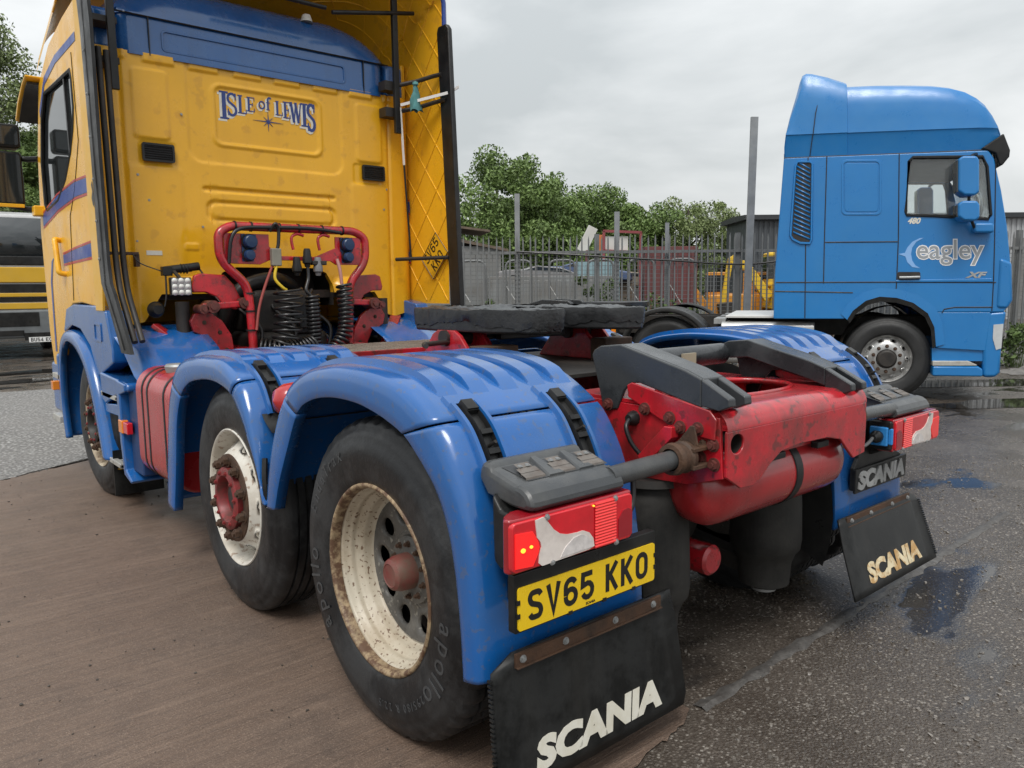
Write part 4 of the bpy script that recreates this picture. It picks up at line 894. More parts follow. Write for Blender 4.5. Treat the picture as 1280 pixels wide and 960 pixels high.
for s in (-1, 1):
    T('coupling_pedestal', G().prism([(0.44, 1.075), (0.90, 1.075), (0.78, 1.22), (0.74, 1.24), (0.62, 1.24), (0.58, 1.22)], 'x', s*0.30, s*0.325).prism([(0.44, 1.075), (0.90, 1.075), (0.78, 1.22), (0.74, 1.24), (0.62, 1.24), (0.58, 1.22)], 'x', s*0.43, s*0.45), RED, bevel=0.004)
    T('pedestal_bush', G().cyl((s*0.28, 0.68, 1.205), (s*0.465, 0.68, 1.205), 0.035, 18), DARK)
    T('pedestal_block', G().box(*sorted((s*0.27, s*0.46)), 0.40, 0.50, 1.07, 1.18), RUST, bevel=0.005)
    T('mounting_angle', G().box(*sorted((s*0.40, s*0.52)), 0.0, 1.15, 1.040, 1.052).box(*sorted((s*0.44, s*0.452)), 0.0, 1.15, 0.92, 1.04), DARK, bevel=0.003)
T('mounting_plate', G().box(-0.52, 0.52, 0.12, 1.05, 1.054, 1.074), DARK, bevel=0.004)
T('release_lever', G().tube(fillet([(-0.2, 0.66, 1.2), (-0.45, 0.66, 1.19), (-0.62, 0.60, 1.19), (-0.66, 0.52, 1.19)], 0.03), 0.011, 8), DARK, smooth=60)
g = G()
for k in range(12): g.bar((0.55+0.02*math.sin(k), 0.1+0.06*k, 1.10), (0.62, 0.13+0.06*k, 1.10), 0.03, 0.02)
T('frame_bracket', g, DARK)
# ---------------------------------------------------------------- cab
YW = 3.456
def sd_rr(x, z, x0, x1, z0, z1, r):
    cx, cz = (x0+x1)/2, (z0+z1)/2; qx = np.abs(x-cx)-(x1-x0)/2+r; qz = np.abs(z-cz)-(z1-z0)/2+r
    return np.minimum(np.maximum(qx, qz), 0)+np.hypot(np.maximum(qx, 0), np.maximum(qz, 0))-r
def sstep(d, w): 
    t = np.clip(0.5-d/(2*w), 0, 1); return t*t*(3-2*t)          # 1 inside, 0 outside
def wall_depth(x, z):
    h = np.zeros_like(x)
    h -= 0.010*sstep(sd_rr(x, z, -0.575, 0.575, 2.30, 3.2, 0.09), 0.012)
    h += 0.008*sstep(sd_rr(x, z, -0.415, 0.415, 2.42, 2.845, 0.07), 0.010)
    h -= 0.012*sstep(sd_rr(x, z, -0.385, 0.385, 2.445, 2.822, 0.05), 0.010)
    for sx in (-1, 1):
        a, b = sorted((sx*0.925, sx*0.70)); h += 0.010*sstep(sd_rr(x, z, a, b, 2.42, 2.86, 0.03), 0.008)
        a, b = sorted((sx*1.0, sx*0.98)); h -= 0.012*sstep(sd_rr(x, z, a, b, 1.0, 3.2, 0.01), 0.008)
        a, b = sorted((sx*0.97, sx*0.64)); h += 0.006*sstep(sd_rr(x, z, a, b, 1.0, 2.245, 0.03), 0.02)
        a, b = sorted((sx*0.90, sx*0.67)); h -= 0.006*sstep(sd_rr(x, z, a, b, 2.25, 2.40, 0.02), 0.008)
    h -= 0.012*sstep(sd_rr(x, z, -0.50, 0.50, 2.105, 2.135, 0.014), 0.008)
    h -= 0.012*sstep(sd_rr(x, z, -0.48, 0.50, 1.90, 2.045, 0.05), 0.010)
    h += 0.010*sstep(sd_rr(x, z, -0.455, 0.475, 1.925, 2.02, 0.04), 0.010)
    for cx in (-0.60, 0.60):
        h += 0.006*sstep(sd_rr(x, z, cx-0.045, cx+0.045, 1.70, 1.745, 0.01), 0.006)
        d = np.hypot(x-cx, (z-1.40)*0.9); h += 0.055*np.clip(1.0-(d-0.10)/0.06, 0, 1)*(z < 1.52)*np.clip((1.52-z)/0.06, 0, 1)
    h += 0.012*sstep(sd_rr(x, z, -1.5, 1.5, 2.905, 3.2, 0.01), 0.008)*(np.abs(((x+0.15) % 0.30)-0.15) > 0.05)
    h += 0.0015*np.sin(x*5)*np.sin(z*4+1)
    return h
def zbot(x):
    ax = abs(x)
    pts = [(0, 1.585), (0.30, 1.585), (0.40, 1.55), (0.45, 1.46), (0.455, 1.40), (0.82, 1.40), (0.94, 1.215), (1.02, 1.20), (1.2, 1.25)]
    return float(np.interp(ax, [p[0] for p in pts], [p[1] for p in pts]))
xs = np.unique(np.concatenate([np.linspace(-1.2, 1.2, 221), np.array([-0.455, -0.45, 0.45, 0.455])])); nz = 190
X = np.repeat(xs[:, None], nz+1, 1); zb = np.array([zbot(x) for x in xs])
Z = zb[:, None]+np.linspace(0, 1, nz+1)[None]*(2.958-zb)[:, None]
Hh = wall_depth(X, Z); Yc = YW-Hh+np.where(np.abs(X) > 1.10, 0.10-np.sqrt(np.maximum(0.01-(np.abs(X)-1.10)**2, 0)), 0)
g = G().sheet([[(X[i, j], Yc[i, j], Z[i, j]) for j in range(nz+1)] for i in range(len(xs))])
wall = T('cab_back_wall', g, YEL, smooth=60)
g = G()          # inward return so that the lower edge has thickness
g.sheet([[(x, YW+0.0, z), (x, YW+0.05, z+0.002)] for x, z in zip(xs, zb)]); T('wall_lower_return', g, YEL, wall)
# vents
for x0, x1, z0, z1 in ((-0.882, -0.690, 2.277, 2.383), (0.742, 0.930, 2.285, 2.390)):
    v = T('air_vent', G().prism(rrect(x0, x1, z0, z1, 0.012), 'y', YW-0.020, YW+0.004), BLK, bevel=0.003)
    for k in range(6): obj('slat', G().obox(((x0+x1)/2, YW-0.022, z0+0.016+0.0148*k), (1, 0, 0), (0, 0.8, 0.35), (0, -0.35, 0.8), x1-x0-0.02, 0.012, 0.004), BLK, v)
    obj('vent_frame', holed(rrect(x0-0.006, x1+0.006, z0-0.006, z1+0.006, 0.014), [rrect(x0+0.008, x1-0.008, z0+0.008, z1-0.008, 0.008)], 'y', YW-0.028, YW-0.012), BLK, v)
# lettering on the wall: arched serif capitals with a pale drop shadow, and an eight-pointed star
def serif(ch, w, h):
    t, n, sf = h*0.15, h*0.05, h*0.032
    o = []
    def stem(x, tt=t): o.append(([(x, 0), (x, h)], tt)); 
    def bar(x0, x1, z, tt=sf*2): o.append(([(x0, z), (x1, z)], tt))
    if ch == 'I': stem(w/2); bar(w/2-t*1.1, w/2+t*1.1, sf); bar(w/2-t*1.1, w/2+t*1.1, h-sf)
    if ch == 'L': stem(t); bar(0, w*0.98, sf); bar(t-t*0.9, t+t*0.9, h-sf); o.append(([(w*0.93, 0), (w*0.93, h*0.25)], n))
    if ch == 'E': stem(t); bar(0, w*0.96, sf); bar(0, w*0.96, h-sf); bar(t, w*0.72, h/2); o.append(([(w*0.92, 0), (w*0.92, h*0.24)], n)); o.append(([(w*0.92, h), (w*0.92, h*0.76)], n)); o.append(([(w*0.72, h*0.4), (w*0.72, h*0.6)], n))
    if ch == 'S':
        q = h*0.25; r = w*0.36
        o.append((arc(w/2, h-q, r, q*0.86, 25, 180, 6)+arc(w/2, h-q, r, q*0.86, 180, 255, 3)[1:]+arc(w/2, q, r, q*0.92, 75, 0, 3)+arc(w/2, q, r, q*0.92, 0, -160, 7)[1:], t*0.72)); o.append(([(w*0.84, h*0.70), (w*0.84, h)], n)); o.append(([(w*0.16, 0), (w*0.16, h*0.30)], n))
    if ch == 'W':
        o.append(([(w*0.06, h), (w*0.30, 0)], t*0.9)); o.append(([(w*0.30, 0), (w*0.50, h)], n*1.3)); o.append(([(w*0.46, h), (w*0.70, 0)], t*0.9)); o.append(([(w*0.70, 0), (w*0.94, h)], n*1.3)); bar(-w*0.06, w*0.18, h-sf); bar(w*0.36, w*0.60, h-sf); bar(w*0.84, w*1.04, h-sf)
    if ch == 'o': o.append((arc(w/2, h/2, w*0.36, h*0.42, 0, 360, 16), t*1.1))
    if ch == 'f': o.append(([(w*0.35, 0), (w*0.35, h*0.8)]+arc(w*0.62, h*0.8, w*0.27, h*0.18, 180, 40, 5), t)); bar(w*0.08, w*0.72, h*0.58); bar(w*0.1, w*0.62, sf)
    return o
def wall_text():
    spec = [('I', -.345, .046, 2.612, 2.800), ('S', -.305, .078, 2.640, 2.795), ('L', -.226, .066, 2.664, 2.790), ('E', -.160, .060, 2.686, 2.786), ('o', -.076, .056, 2.714, 2.772), ('f', -.020, .050, 2.714, 2.802),
            ('L', .052, .058, 2.688, 2.788), ('E', .110, .060, 2.674, 2.792), ('W', .168, .088, 2.652, 2.796), ('I', .258, .040, 2.632, 2.800), ('S', .296, .072, 2.606, 2.804)]
    A, B = G(), G(); k = 0; A.cut = []; B.cut = []
    for ch, x, w, z0, z1 in spec:
        A.cut.append((len(A.v), len(A.f))); B.cut.append((len(B.v), len(B.f)))
        for st, t in serif(ch, w, z1-z0):
            Lp, Rp = ribbon2d(st, t); k += 1
            yA = YW+0.0020-0.00002*k; yB = YW+0.0034-0.00002*k
            A.sheet([[(x+p[0], yA-0.0012, z0+p[1]), (x+q[0], yA-0.0012, z0+q[1])] for p, q in zip(Lp, Rp)])
            Lp, Rp = ribbon2d(st, t*1.35)
            B.sheet([[(x-0.013+p[0], yB-0.0006, z0-0.013+p[1]), (x-0.013+q[0], yB-0.0006, z0-0.013+q[1])] for p, q in zip(Lp, Rp)])
    return A, B
A, B = wall_text()
off = -0.0085+0.0155      # sits just proud of the recessed panel
for gg in (A, B): gg.v = [(x, y+0.0105, z) for x, y, z in gg.v]
# recessed panel depth is -0.014: bring the vinyl to its face
dpt = 0.014
A.v = [(x, YW+dpt-0.0035-(YW+0.0125-y)*0.2, z) for x, y, z in A.v]; B.v = [(x, YW+dpt-0.0022-(YW+0.0139-y)*0.2, z) for x, y, z in B.v]
letter_parts('letter_shadow', B, WHT, wall); letter_parts('letter', A, NAVY, wall)
st = []
for k in range(16):
    a = 2*PI*k/16; r = (0.115 if k % 8 == 0 else 0.075 if k % 4 == 0 else 0.05) if k % 2 == 0 else 0.010
    st.append((-0.005+r*math.cos(a), 2.632+r*0.9*math.sin(a)))
T('star_emblem', G().prism(st, 'y', YW+dpt-0.004, YW+dpt), NAVY, wall, smooth=None)
# screws and marks on the wall
for x, z in ((-0.92, 2.18), (-0.62, 2.60), (-0.95, 1.75), (0.96, 2.22), (0.93, 2.06), (-0.86, 2.02), (-0.52, 1.86)): TL('wall_screw', BOLTS, (x, YW-0.006, z), rot_to((0, -1, 0)), wall, (0.8, 0.8, 0.8))
T('label_sticker', G().box(-0.90, -0.80, YW-0.010, YW-0.004, 1.66, 1.69), WHT, wall)
# blue roof band and dome
def dome_row(x):
    ax = abs(x); f = 1.0 if ax < 0.55 else math.sqrt(max(0.0, 1-((ax-0.55)/0.45)**2))
    pts = [(YW-0.012, 2.940), (YW-0.012, 2.955), (YW-0.004, 3.0), (YW+0.0, 3.16), (YW+0.004, 3.185), (YW-0.012, 3.192), (YW-0.008, 3.205)]
    top = [(YW+0.004, 3.27), (YW+0.04, 3.35), (YW+0.10, 3.415), (YW+0.20, 3.47), (YW+0.40, 3.52), (YW+0.70, 3.55), (YW+1.2, 3.55)]
    return [(x, y+0.10*max(0, (ax-0.9)/0.1)**2, z) for y, z in pts]+[(x, y+0.06*(1-f), 3.205+(z-3.205)*f) for y, z in top]
roof = T('cab_roof', G().sheet([dome_row(x) for x in np.concatenate([np.linspace(-1.0, -0.55, 16), np.linspace(-0.5, 0.5, 12), np.linspace(0.55, 1.0, 16)])]), ROOFB, smooth=40)
for x0, x1 in ((-0.72, 0.62),): 
    fr = rrect(x0, x1, 2.985, 3.125, 0.03); T('pressed_panel', holed(fr, [rrect(x0+0.014, x1-0.014, 2.999, 3.111, 0.02)], 'y', YW-0.010, YW+0.004), ROOFB, roof, bevel=0.003)
T('panel_joint', G().box(0.775, 0.781, YW-0.0145, YW, 2.945, 3.19), BLK, roof)
T('panel_joint', G().box(-0.80, -0.794, YW-0.0145, YW, 2.945, 3.19), BLK, roof)
T('roof_gutter', G().tube([(x, YW-0.008, 3.188) for x in (-1.0, 0.0, 1.0)], 0.006, 6), BLK, roof)
for sx in (-1, 1): T('roof_corner', G().prism([(YW-0.008, 2.945), (YW-0.003, 3.19), (YW+0.06, 3.21), (YW+0.5, 3.25), (YW+0.5, 2.945)], 'x', sx*0.985, sx*1.14), ROOFB, bevel=0.03, seg=4)
T('roof_fitting', G().lathe([(0.0, 0.06), (0.03, 0.05), (0.045, 0.0)], (0.37, YW+0.10, 3.42), 'z', 16), mat('white_plastic', (0.6, 0.6, 0.58), 0.5), roof, smooth=60)
# cab sides with door windows
side = [(YW+0.06, 1.32), (YW+0.5, 1.345), (4.25, 1.335), (4.42, 1.28), (4.55, 1.17), (4.66, 1.02), (4.78, 0.78), (5.12, 0.78), (5.22, 1.1), (5.25, 1.9), (5.12, 2.5), (4.86, 2.98), (4.4, 3.16), (3.9, 3.22), (YW+0.06, 3.24)]
win = [(3.78, 2.86), (3.75, 2.80), (3.745, 2.62), (3.80, 2.50), (3.93, 2.36), (4.15, 2.21), (4.45, 2.09), (4.90, 2.05), (4.97, 2.10), (4.97, 2.42), (4.83, 2.72), (4.66, 2.88)]
for s in (-1, 1):
    sd = T('cab_side', holed(side, [win], 'x', s*1.205, s*1.165), YEL, bevel=0.012, seg=3)
    T('window_glass', G().prism(win, 'x', s*1.187, s*1.181), GLS, sd)
    wm = [(y, z) for y, z in win]; T('window_seal', G().tube([(s*1.200, y, z) for y, z in wm], 0.014, 6, closed=True), BLK, sd)
    T('window_divider', G().bar((s*1.190, 3.99, 2.32), (s*1.190, 4.01, 2.88), 0.025, 0.03), BLK, sd)
    dh = T('door_handle', G().tube(fillet([(s*1.205, 4.52, 1.80), (s*1.245, 4.50, 1.81), (s*1.25, 4.40, 1.56), (s*1.205, 4.40, 1.55)], 0.03), 0.020, 10), YEL, sd, smooth=60)
    for nm, a in (('upper', [(3.50, 2.145, 2.055), (3.9, 2.155, 2.06), (4.5, 2.12, 2.02), (5.10, 2.03, 1.94)]), ('lower', [(3.50, 1.735, 1.65), (4.0, 1.715, 1.64), (4.44, 1.69, 1.63)])):
        T('side_stripe', G().sheet([[(s*1.2075, y, z1) for y, z1, z0 in a], [(s*1.2075, y, z0) for y, z1, z0 in a]]), STRB, sd, smooth=None)
        T('pinstripe', G().sheet([[(s*1.2075, y, z1+0.018) for y, z1, z0 in a], [(s*1.2075, y, z1+0.004) for y, z1, z0 in a]]), STRR, sd, smooth=None)
        T('pinstripe', G().sheet([[(s*1.2075, y, z0-0.004) for y, z1, z0 in a], [(s*1.2075, y, z0-0.018) for y, z1, z0 in a]]), STRR, sd, smooth=None)
    a = [(4.70, 1.70), (4.86, 1.66), (4.96, 1.5), (4.98, 1.2), (4.99, 0.95)]
    T('side_stripe', G().sheet([[(s*1.2075, y-0.03, z) for y, z in a], [(s*1.2075, y+0.03, z) for y, z in a]]), STRB, sd, smooth=None)
    T('roof_stripe', G().sheet([[(s*1.2075, y, z) for y, z in ((3.56, 2.99), (4.2, 2.99), (4.62, 2.93), (4.88, 2.74))], [(s*1.2075, y, z+0.055) for y, z in ((3.56, 2.99), (4.2, 2.99), (4.62, 2.93), (4.88, 2.74))]]), STRB, sd, smooth=None)
    T('door_seam', G().tube([(s*1.2055, 3.70, 2.95), (s*1.2055, 3.68, 2.4), (s*1.2055, 3.90, 2.1), (s*1.2055, 4.1, 1.95), (s*1.2055, 4.2, 1.36)], 0.004, 5), BLK, sd)
    # drip visor over the door and mirrors
    vis = [(5.36, 2.80), (5.20, 2.91), (4.95, 3.00), (4.80, 3.03), (4.80, 3.01), (4.95, 2.975), (5.18, 2.88), (5.34, 2.775)]
    T('sun_visor', G().prism(vis, 'x', s*1.30, s*1.02), YEL, bevel=0.012)
    T('visor_underside', G().prism([(5.32, 2.778), (5.17, 2.873), (4.95, 2.968), (4.85, 2.99), (4.85, 2.975), (4.95, 2.955), (5.16, 2.86), (5.31, 2.77)], 'x', s*1.28, s*1.05), BLK)
    for z0, z1, nm in ((2.10, 2.52, 0), (2.545, 2.73, 1)):
        mr = T('mirror', G().prism(rrect(*sorted((s*1.300, s*1.50)), z0, z1, 0.03), 'y', 5.20, 5.34), BLK, bevel=0.015, seg=3)
        obj('mirror_glass', G().prism(rrect(*sorted((s*1.318, s*1.484)), z0+0.025, z1-0.02, 0.02), 'y', 5.190, 5.202), GLS, mr)
        if nm == 0: obj('mirror_trim', G().box(*sorted((s*1.31, s*1.49)), 5.186, 5.20, z0-0.012, z0+0.016), YEL, mr, bevel=0.004)
    for z in (2.47, 2.08): T('mirror_arm', G().tube(fillet([(s*1.20, 5.14, z), (s*1.28, 5.24, z), (s*1.40, 5.26, z+0.03)], 0.05), 0.022, 10), BLK, smooth=60)
    T('mirror_mount', G().box(*sorted((s*1.20, s*1.27)), 5.06, 5.16, 2.02, 2.10), YEL, bevel=0.01)
# nose, floor and inside of the cab, mostly out of sight
T('cab_front', G().prism([(5.22, 0.80), (5.26, 1.9), (5.13, 2.5), (5.00, 2.75), (4.95, 2.75), (4.95, 0.80)], 'x', -1.16, 1.16), YEL, bevel=0.02)
T('windscreen', G().add([(-1.1, 5.268, 1.95), (1.1, 5.268, 1.95), (1.05, 5.04, 2.70), (-1.05, 5.04, 2.70)], [(0, 1, 2, 3)]), GLS)
T('cab_floor', G().box(-1.15, 1.15, YW+0.06, 4.95, 1.36, 1.42), DARK)
T('engine_tunnel', G().prism([(-0.44, 1.0), (-0.44, 1.48), (-0.38, 1.56), (-0.3, 1.59), (0.3, 1.59), (0.38, 1.56), (0.44, 1.48), (0.44, 1.0)], 'y', YW+0.30, YW+0.36), DARK)
T('tunnel_lining', G().sheet([[(x, y, z) for x, z in [(-0.455, 1.3), (-0.455, 1.46), (-0.40, 1.55), (-0.30, 1.587), (0.30, 1.587), (0.40, 1.55), (0.455, 1.46), (0.455, 1.3)]] for y in (YW, YW+0.34)]), DARK)
T('seat', G().box(-0.85, -0.40, 4.15, 4.30, 1.9, 2.65), BLK, bevel=0.06, seg=3)
# gearbox and engine lumps in the dark behind the cab
g = G().box(-0.30, 0.30, 2.6, 3.2, 0.55, 0.86).box(-0.30, 0.30, 3.25, 3.7, 0.6, 1.12).box(-0.25, 0.2, 3.3, 3.75, 1.1, 1.42); T('gearbox', g, DARK, bevel=0.05, seg=3)
T('gearbox_cover', G().box(0.02, 0.20, 3.24, 3.32, 1.10, 1.32).box(0.05, 0.12, 3.20, 3.26, 1.14, 1.22), BLK, bevel=0.012)
T('air_pipe', G().tube(smooth_path([(-0.42, 3.5, 1.15), (-0.30, 3.40, 1.42), (-0.05, 3.42, 1.50), (0.15, 3.55, 1.45)], 6), 0.055, 12), BLK, smooth=60)
T('air_pipe', G().tube(smooth_path([(-0.62, 3.35, 0.92), (-0.55, 3.28, 1.08), (-0.52, 3.4, 1.25)], 6), 0.05, 12), BLK, smooth=60)
for k, (x, y) in enumerate(((-0.28, 3.2), (-0.05, 3.15), (0.25, 3.2))): T('pipe_run', G().tube(smooth_path([(x, y, 0.95), (x+0.05, y+0.03, 1.15), (x-0.06, y+0.15, 1.30), (x+0.02, y+0.25, 1.42)], 6), 0.014, 8), CABLE, smooth=60)
# side fairings with black edge strips
lf = [(YW+0.02, 1.30), (3.30, 1.30), (3.26, 1.47), (3.27, 2.2), (3.31, 3.02), (3.36, 3.20), (YW+0.02, 3.24)]
T('side_fairing', G().prism(lf, 'x', -1.222, -1.206), mat('faded_yellow_paint', (0.74, 0.41, 0.035), 0.42, var=0.04, dirt=(0.62, 0.42, 0.12), damt=0.4, dscale=1.5, dwidth=0.25), bevel=0.003)
T('fairing_edge_strip', G().sheet([[(-1.226, a, z), (-1.232, (a+b)/2, z), (-1.224, b, z), (-1.205, b, z), (-1.205, a, z)] for z, a, b in ((1.06, 2.90, 2.70), (1.13, 2.955, 2.745), (1.30, 3.10, 2.90), (1.40, 3.19, 2.985), (1.47, 3.262, 3.06), (1.60, 3.285, 3.085), (2.2, 3.285, 3.10), (3.0, 3.325, 3.09), (3.5, 3.42, 3.18))], closed_u=True), BLK, smooth=40)
T('strip_channel', G().sheet([[(-1.236, m_-0.012, z), (-1.236, m_+0.012, z)] for z, m_ in ((1.08, 2.81), (1.13, 2.85), (1.47, 3.16), (2.2, 3.19), (3.3, 3.23))]), mat('strip_groove', (0.05, 0.048, 0.045), 0.5))
for z in (1.62, 1.85, 2.1, 2.35, 2.6, 2.85): TL('bolt', BOLTS, (-1.233, 3.235, z), rot_to((-1, 0, 0)))
for dx, y0 in ((-1.16, 3.15), (-1.105, 3.20)):
    T('fairing_post', G().tube(fillet([(dx, y0-0.30, 1.12), (dx, y0-0.05, 1.42), (dx, y0, 1.60), (dx, y0+0.05, 2.6), (dx, y0+0.06, 2.88)], 0.08), 0.018, 8), DARK, smooth=60)
T('hanging_rail', G().bar((-1.06, 3.28, 2.66), (-1.06, 3.30, 3.5), 0.045, 0.03), BLK, bevel=0.004)
T('fairing_bracket', G().box(-1.20, -0.98, 3.32, 3.40, 1.655, 1.672).box(-1.0, -0.975, 3.33, 3.39, 1.58, 1.66), RUST)
for z in (2.84, 3.08): T('fairing_hinge', G().box(-1.20, -1.02, 3.30, 3.45, z-0.02, z+0.02).cyl((-1.05, 3.30, z-0.05), (-1.05, 3.30, z+0.05), 0.02, 12), DARK, bevel=0.004)
T('side_grime_decal', G().prism([(3.34, 1.96), (3.36, 2.0), (3.33, 2.04), (3.35, 2.08), (3.315, 2.10), (3.30, 2.0), (3.31, 1.94)], 'x', -1.2235, -1.222), INK)
# far fairing and roof deflector: one quilted shell, high at the back and sloping down to the front
def shell(y, v):
    """v = 0 at the foot of the far side panel, in metres up the side and over the top"""
    zt = 3.50+0.62*min(1.0, (5.0-y)/1.9); prof_ = [(1.22, 1.30), (1.22, zt-0.72), (1.205, zt-0.50), (1.15, zt-0.26), (1.02, zt-0.09), (0.80, zt-0.015), (0.4, zt), (-0.4, zt), (-0.80, zt-0.015), (-1.02, zt-0.09), (-1.15, zt-0.26), (-1.20, zt-0.45)]
    if y not in shell.cache:
        P = np.array([p_[:2] for p_ in smooth_path([(*q, 0) for q in prof_], 6)]); L_ = np.concatenate([[0], np.cumsum(np.linalg.norm(np.diff(P, axis=0), axis=1))]); shell.cache[y] = (P, L_)
    P, L_ = shell.cache[y]; v = min(v, L_[-1]); return (float(np.interp(v, L_, P[:, 0])), y, float(np.interp(v, L_, P[:, 1])))
shell.cache = {}
VM = 5.4; YS = [2.97+0.05*k for k in range(40)]
qf = T('side_fairing', G().sheet([[shell(y, VM*j/120) for j in range(121)] for y in YS]), YEL, smooth=60)
for sg in (1, -1):
    for k in range(-14, 34):
        pts = []
        for j in range(61):
            y = 2.97+1.2*j/60; v = k*0.36+sg*(y-2.97)*1.2
            if 0.02 < v < VM-0.1:
                q0 = np.array(shell(round(y, 4), v)); pts.append(q0)
        if len(pts) > 4: obj('quilt_ridge', G().tube(pts, 0.0062, 5), YEL, qf, smooth=60)
T('fairing_trim', G().tube([shell(2.97, v) for v in np.linspace(2.08, 3.6, 24)], 0.018, 6), STRB, qf, smooth=60)
T('fairing_edge_strip', G().prism([(2.925, 1.14), (2.80, 1.14), (2.795, 1.30), (2.90, 3.38), (2.93, 3.42), (3.03, 3.42), (3.05, 3.38), (2.935, 1.30)], 'x', 1.20, 1.245), BLK, bevel=0.012, seg=3)
for x0, z0, x1, z1, y in ((-0.30, 3.46, 0.40, 3.46, 3.30), (0.45, 3.44, 1.16, 3.58, 3.30)): T('deflector_stay', G().tube([(x0, y, z0), (x1, y, z1)], 0.016, 8), BLK, smooth=60)
T('hanging_rail', G().bar((0.985, 3.30, 2.64), (0.985, 3.31, 3.72), 0.045, 0.035), BLK, bevel=0.004)
for z, y0 in ((3.02, 2.99), (2.82, 2.94)):
    T('fairing_hinge', G().tube(fillet([(0.93, 3.40, z-0.02), (1.0, 3.32, z-0.01), (1.12, 3.2, z+0.02), (1.19, y0+0.08, z+0.045), (1.20, y0, z+0.04)], 0.05), 0.017, 8).box(0.90, 1.03, 3.33, 3.43, z-0.05, z+0.02), DARK, smooth=40)
T('fairing_stay', G().tube([(1.0, 3.40, 1.66), (1.205, 2.95, 1.665)], 0.015, 8), DARK, smooth=60)
T('tension_strap', G().bar((1.19, 2.90, 2.905), (1.0, 3.27, 2.855), 0.004, 0.022), mat('white_strap', (0.70, 0.70, 0.68), 0.5)); T('tension_strap', G().bar((1.245, 2.98, 2.92), (1.245, 2.83, 2.945), 0.004, 0.022), MATS['white_strap'])
T('tension_strap', G().bar((1.01, 3.29, 2.84), (1.03, 3.29, 2.40), 0.014, 0.012), MATS['white_strap']); T('tension_cord', G().tube([(1.03, 3.29, 2.40), (1.075, 3.29, 1.66)], 0.008, 8), BLK, smooth=60)
# teal rag knotted on the hinge
rows = []
for k in range(10):
    t = k/9; z = 3.00-0.20*t; r0 = 0.012+0.040*t**0.8
    rows.append([(1.07+r0*(1+0.3*math.sin(3*a+k))*math.cos(a), 3.16+r0*0.7*math.sin(a), z+0.01*math.sin(5*a)) for a in np.linspace(0, 2*PI, 16, endpoint=False)])
T('knotted_rag', G().sheet(rows, closed_u=True).lathe([(0.0, 0.02), (0.022, 0.01), (0.024, -0.01), (0.0, -0.02)], (1.07, 3.16, 3.005), 'z', 12), TEAL, smooth=70)
# diamond-mounted spare number on the quilt
c = np.array((1.2065, 3.145, 1.683)); e1 = np.array((0, -0.62, 0.78)); e2 = np.array((0, 0.78, 0.62))
ex = np.array((0, -0.70, 0.71)); ey = np.array((0, 0.71, 0.70))
pn = T('number_decal', G().obox(c, ex, ey, (1, 0, 0), 0.30, 0.235, 0.004), mat('decal_yellow', (0.72, 0.40, 0.015), 0.4, var=0.05))
for o_, s_ in ((0.02, 'SV65'), (-0.095, 'KKO')):
    g, w = letters(s_, 0.052, 0.085, 0.013, 0.010, depth=0.0006)
    ez_ = np.cross(ex, ey); g.v = [tuple(c+ex*(x-w/2)+ey*(y+o_)+np.array((-0.0022-z, 0, 0))) for x, y, z in g.v]; letter_parts('decal_character', g, INK, pn)
fr = [(-0.148, -0.115), (0.148, -0.115), (0.148, 0.115), (-0.148, 0.115)]
T('decal_border', G().tube([tuple(c+ex*a+ey*b+np.array((-0.003, 0, 0))) for a, b in fr], 0.004, 4, closed=True), INK, pn)

# ---------------------------------------------------------------- headboard hoop with sockets and coiled air lines
HY = 3.11
hoop = [(-0.34, HY, 0.98), (-0.35, HY, 1.30), (-0.365, HY, 1.46), (-0.545, HY-0.01, 1.62), (-0.545, HY-0.01, 1.80), (-0.46, HY, 1.848), (0.46, HY, 1.848), (0.545, HY-0.01, 1.80), (0.545, HY-0.01, 1.62), (0.41, HY, 1.47), (0.40, HY, 1.30), (0.395, HY, 0.98)]
hp = T('socket_hoop', G().tube(fillet(hoop, 0.09, 7), 0.030, 14), RED, smooth=60)
pan = [(-0.51, 1.60), (-0.51, 1.80), (-0.20, 1.80), (-0.20, 1.72), (-0.14, 1.655), (0.14, 1.655), (0.30, 1.72), (0.30, 1.80), (0.51, 1.80), (0.51, 1.60), (0.30, 1.60), (0.26, 1.625), (-0.20, 1.625), (-0.27, 1.595)]
T('socket_panel', G().prism(pan, 'y', HY-0.012, HY+0.004), RED, hp, bevel=0.003)
for x, z, r in ((-0.345, 1.745, 0.050), (-0.355, 1.655, 0.040), (0.385, 1.745, 0.050), (0.385, 1.655, 0.040)):
    so = T('socket', G().lathe([(0.0, 0.0), (r, 0.0), (r, 0.025), (r*0.92, 0.03), (r*0.88, 0.055), (r*0.75, 0.062), (0, 0.064)], (x, HY-0.012, z), 'y', 24, -1).box(x-r*1.0, x+r*1.0, HY-0.022, HY-0.010, z-r*1.0, z+r*1.0), SOCK, hp, smooth=35)
    obj('socket_collar', G().lathe([(r*1.02, 0.0), (r*1.1, 0.012), (r*1.04, 0.03), (r*0.98, 0.03)], (x, HY-0.012, z), 'y', 24, -1).box(x-r*1.3, x-r*0.95, HY-0.05, HY-0.02, z-0.012, z+0.012), BLK, so, smooth=35) if False else T('socket_collar', G().lathe([(r*1.02, 0.0), (r*1.1, 0.012), (r*1.04, 0.03), (r*0.98, 0.03)], (x, HY-0.012, z), 'y', 24, -1), BLK, hp, smooth=35)
T('hose_bundle', G().tube(smooth_path([(-0.49, HY-0.03, 1.60), (-0.47, HY-0.04, 1.76), (-0.40, HY-0.035, 1.83), (-0.20, HY-0.04, 1.845), (0.1, HY-0.035, 1.85), (0.34, HY-0.03, 1.83)], 5), 0.013, 8), CABLE, hp, smooth=60)
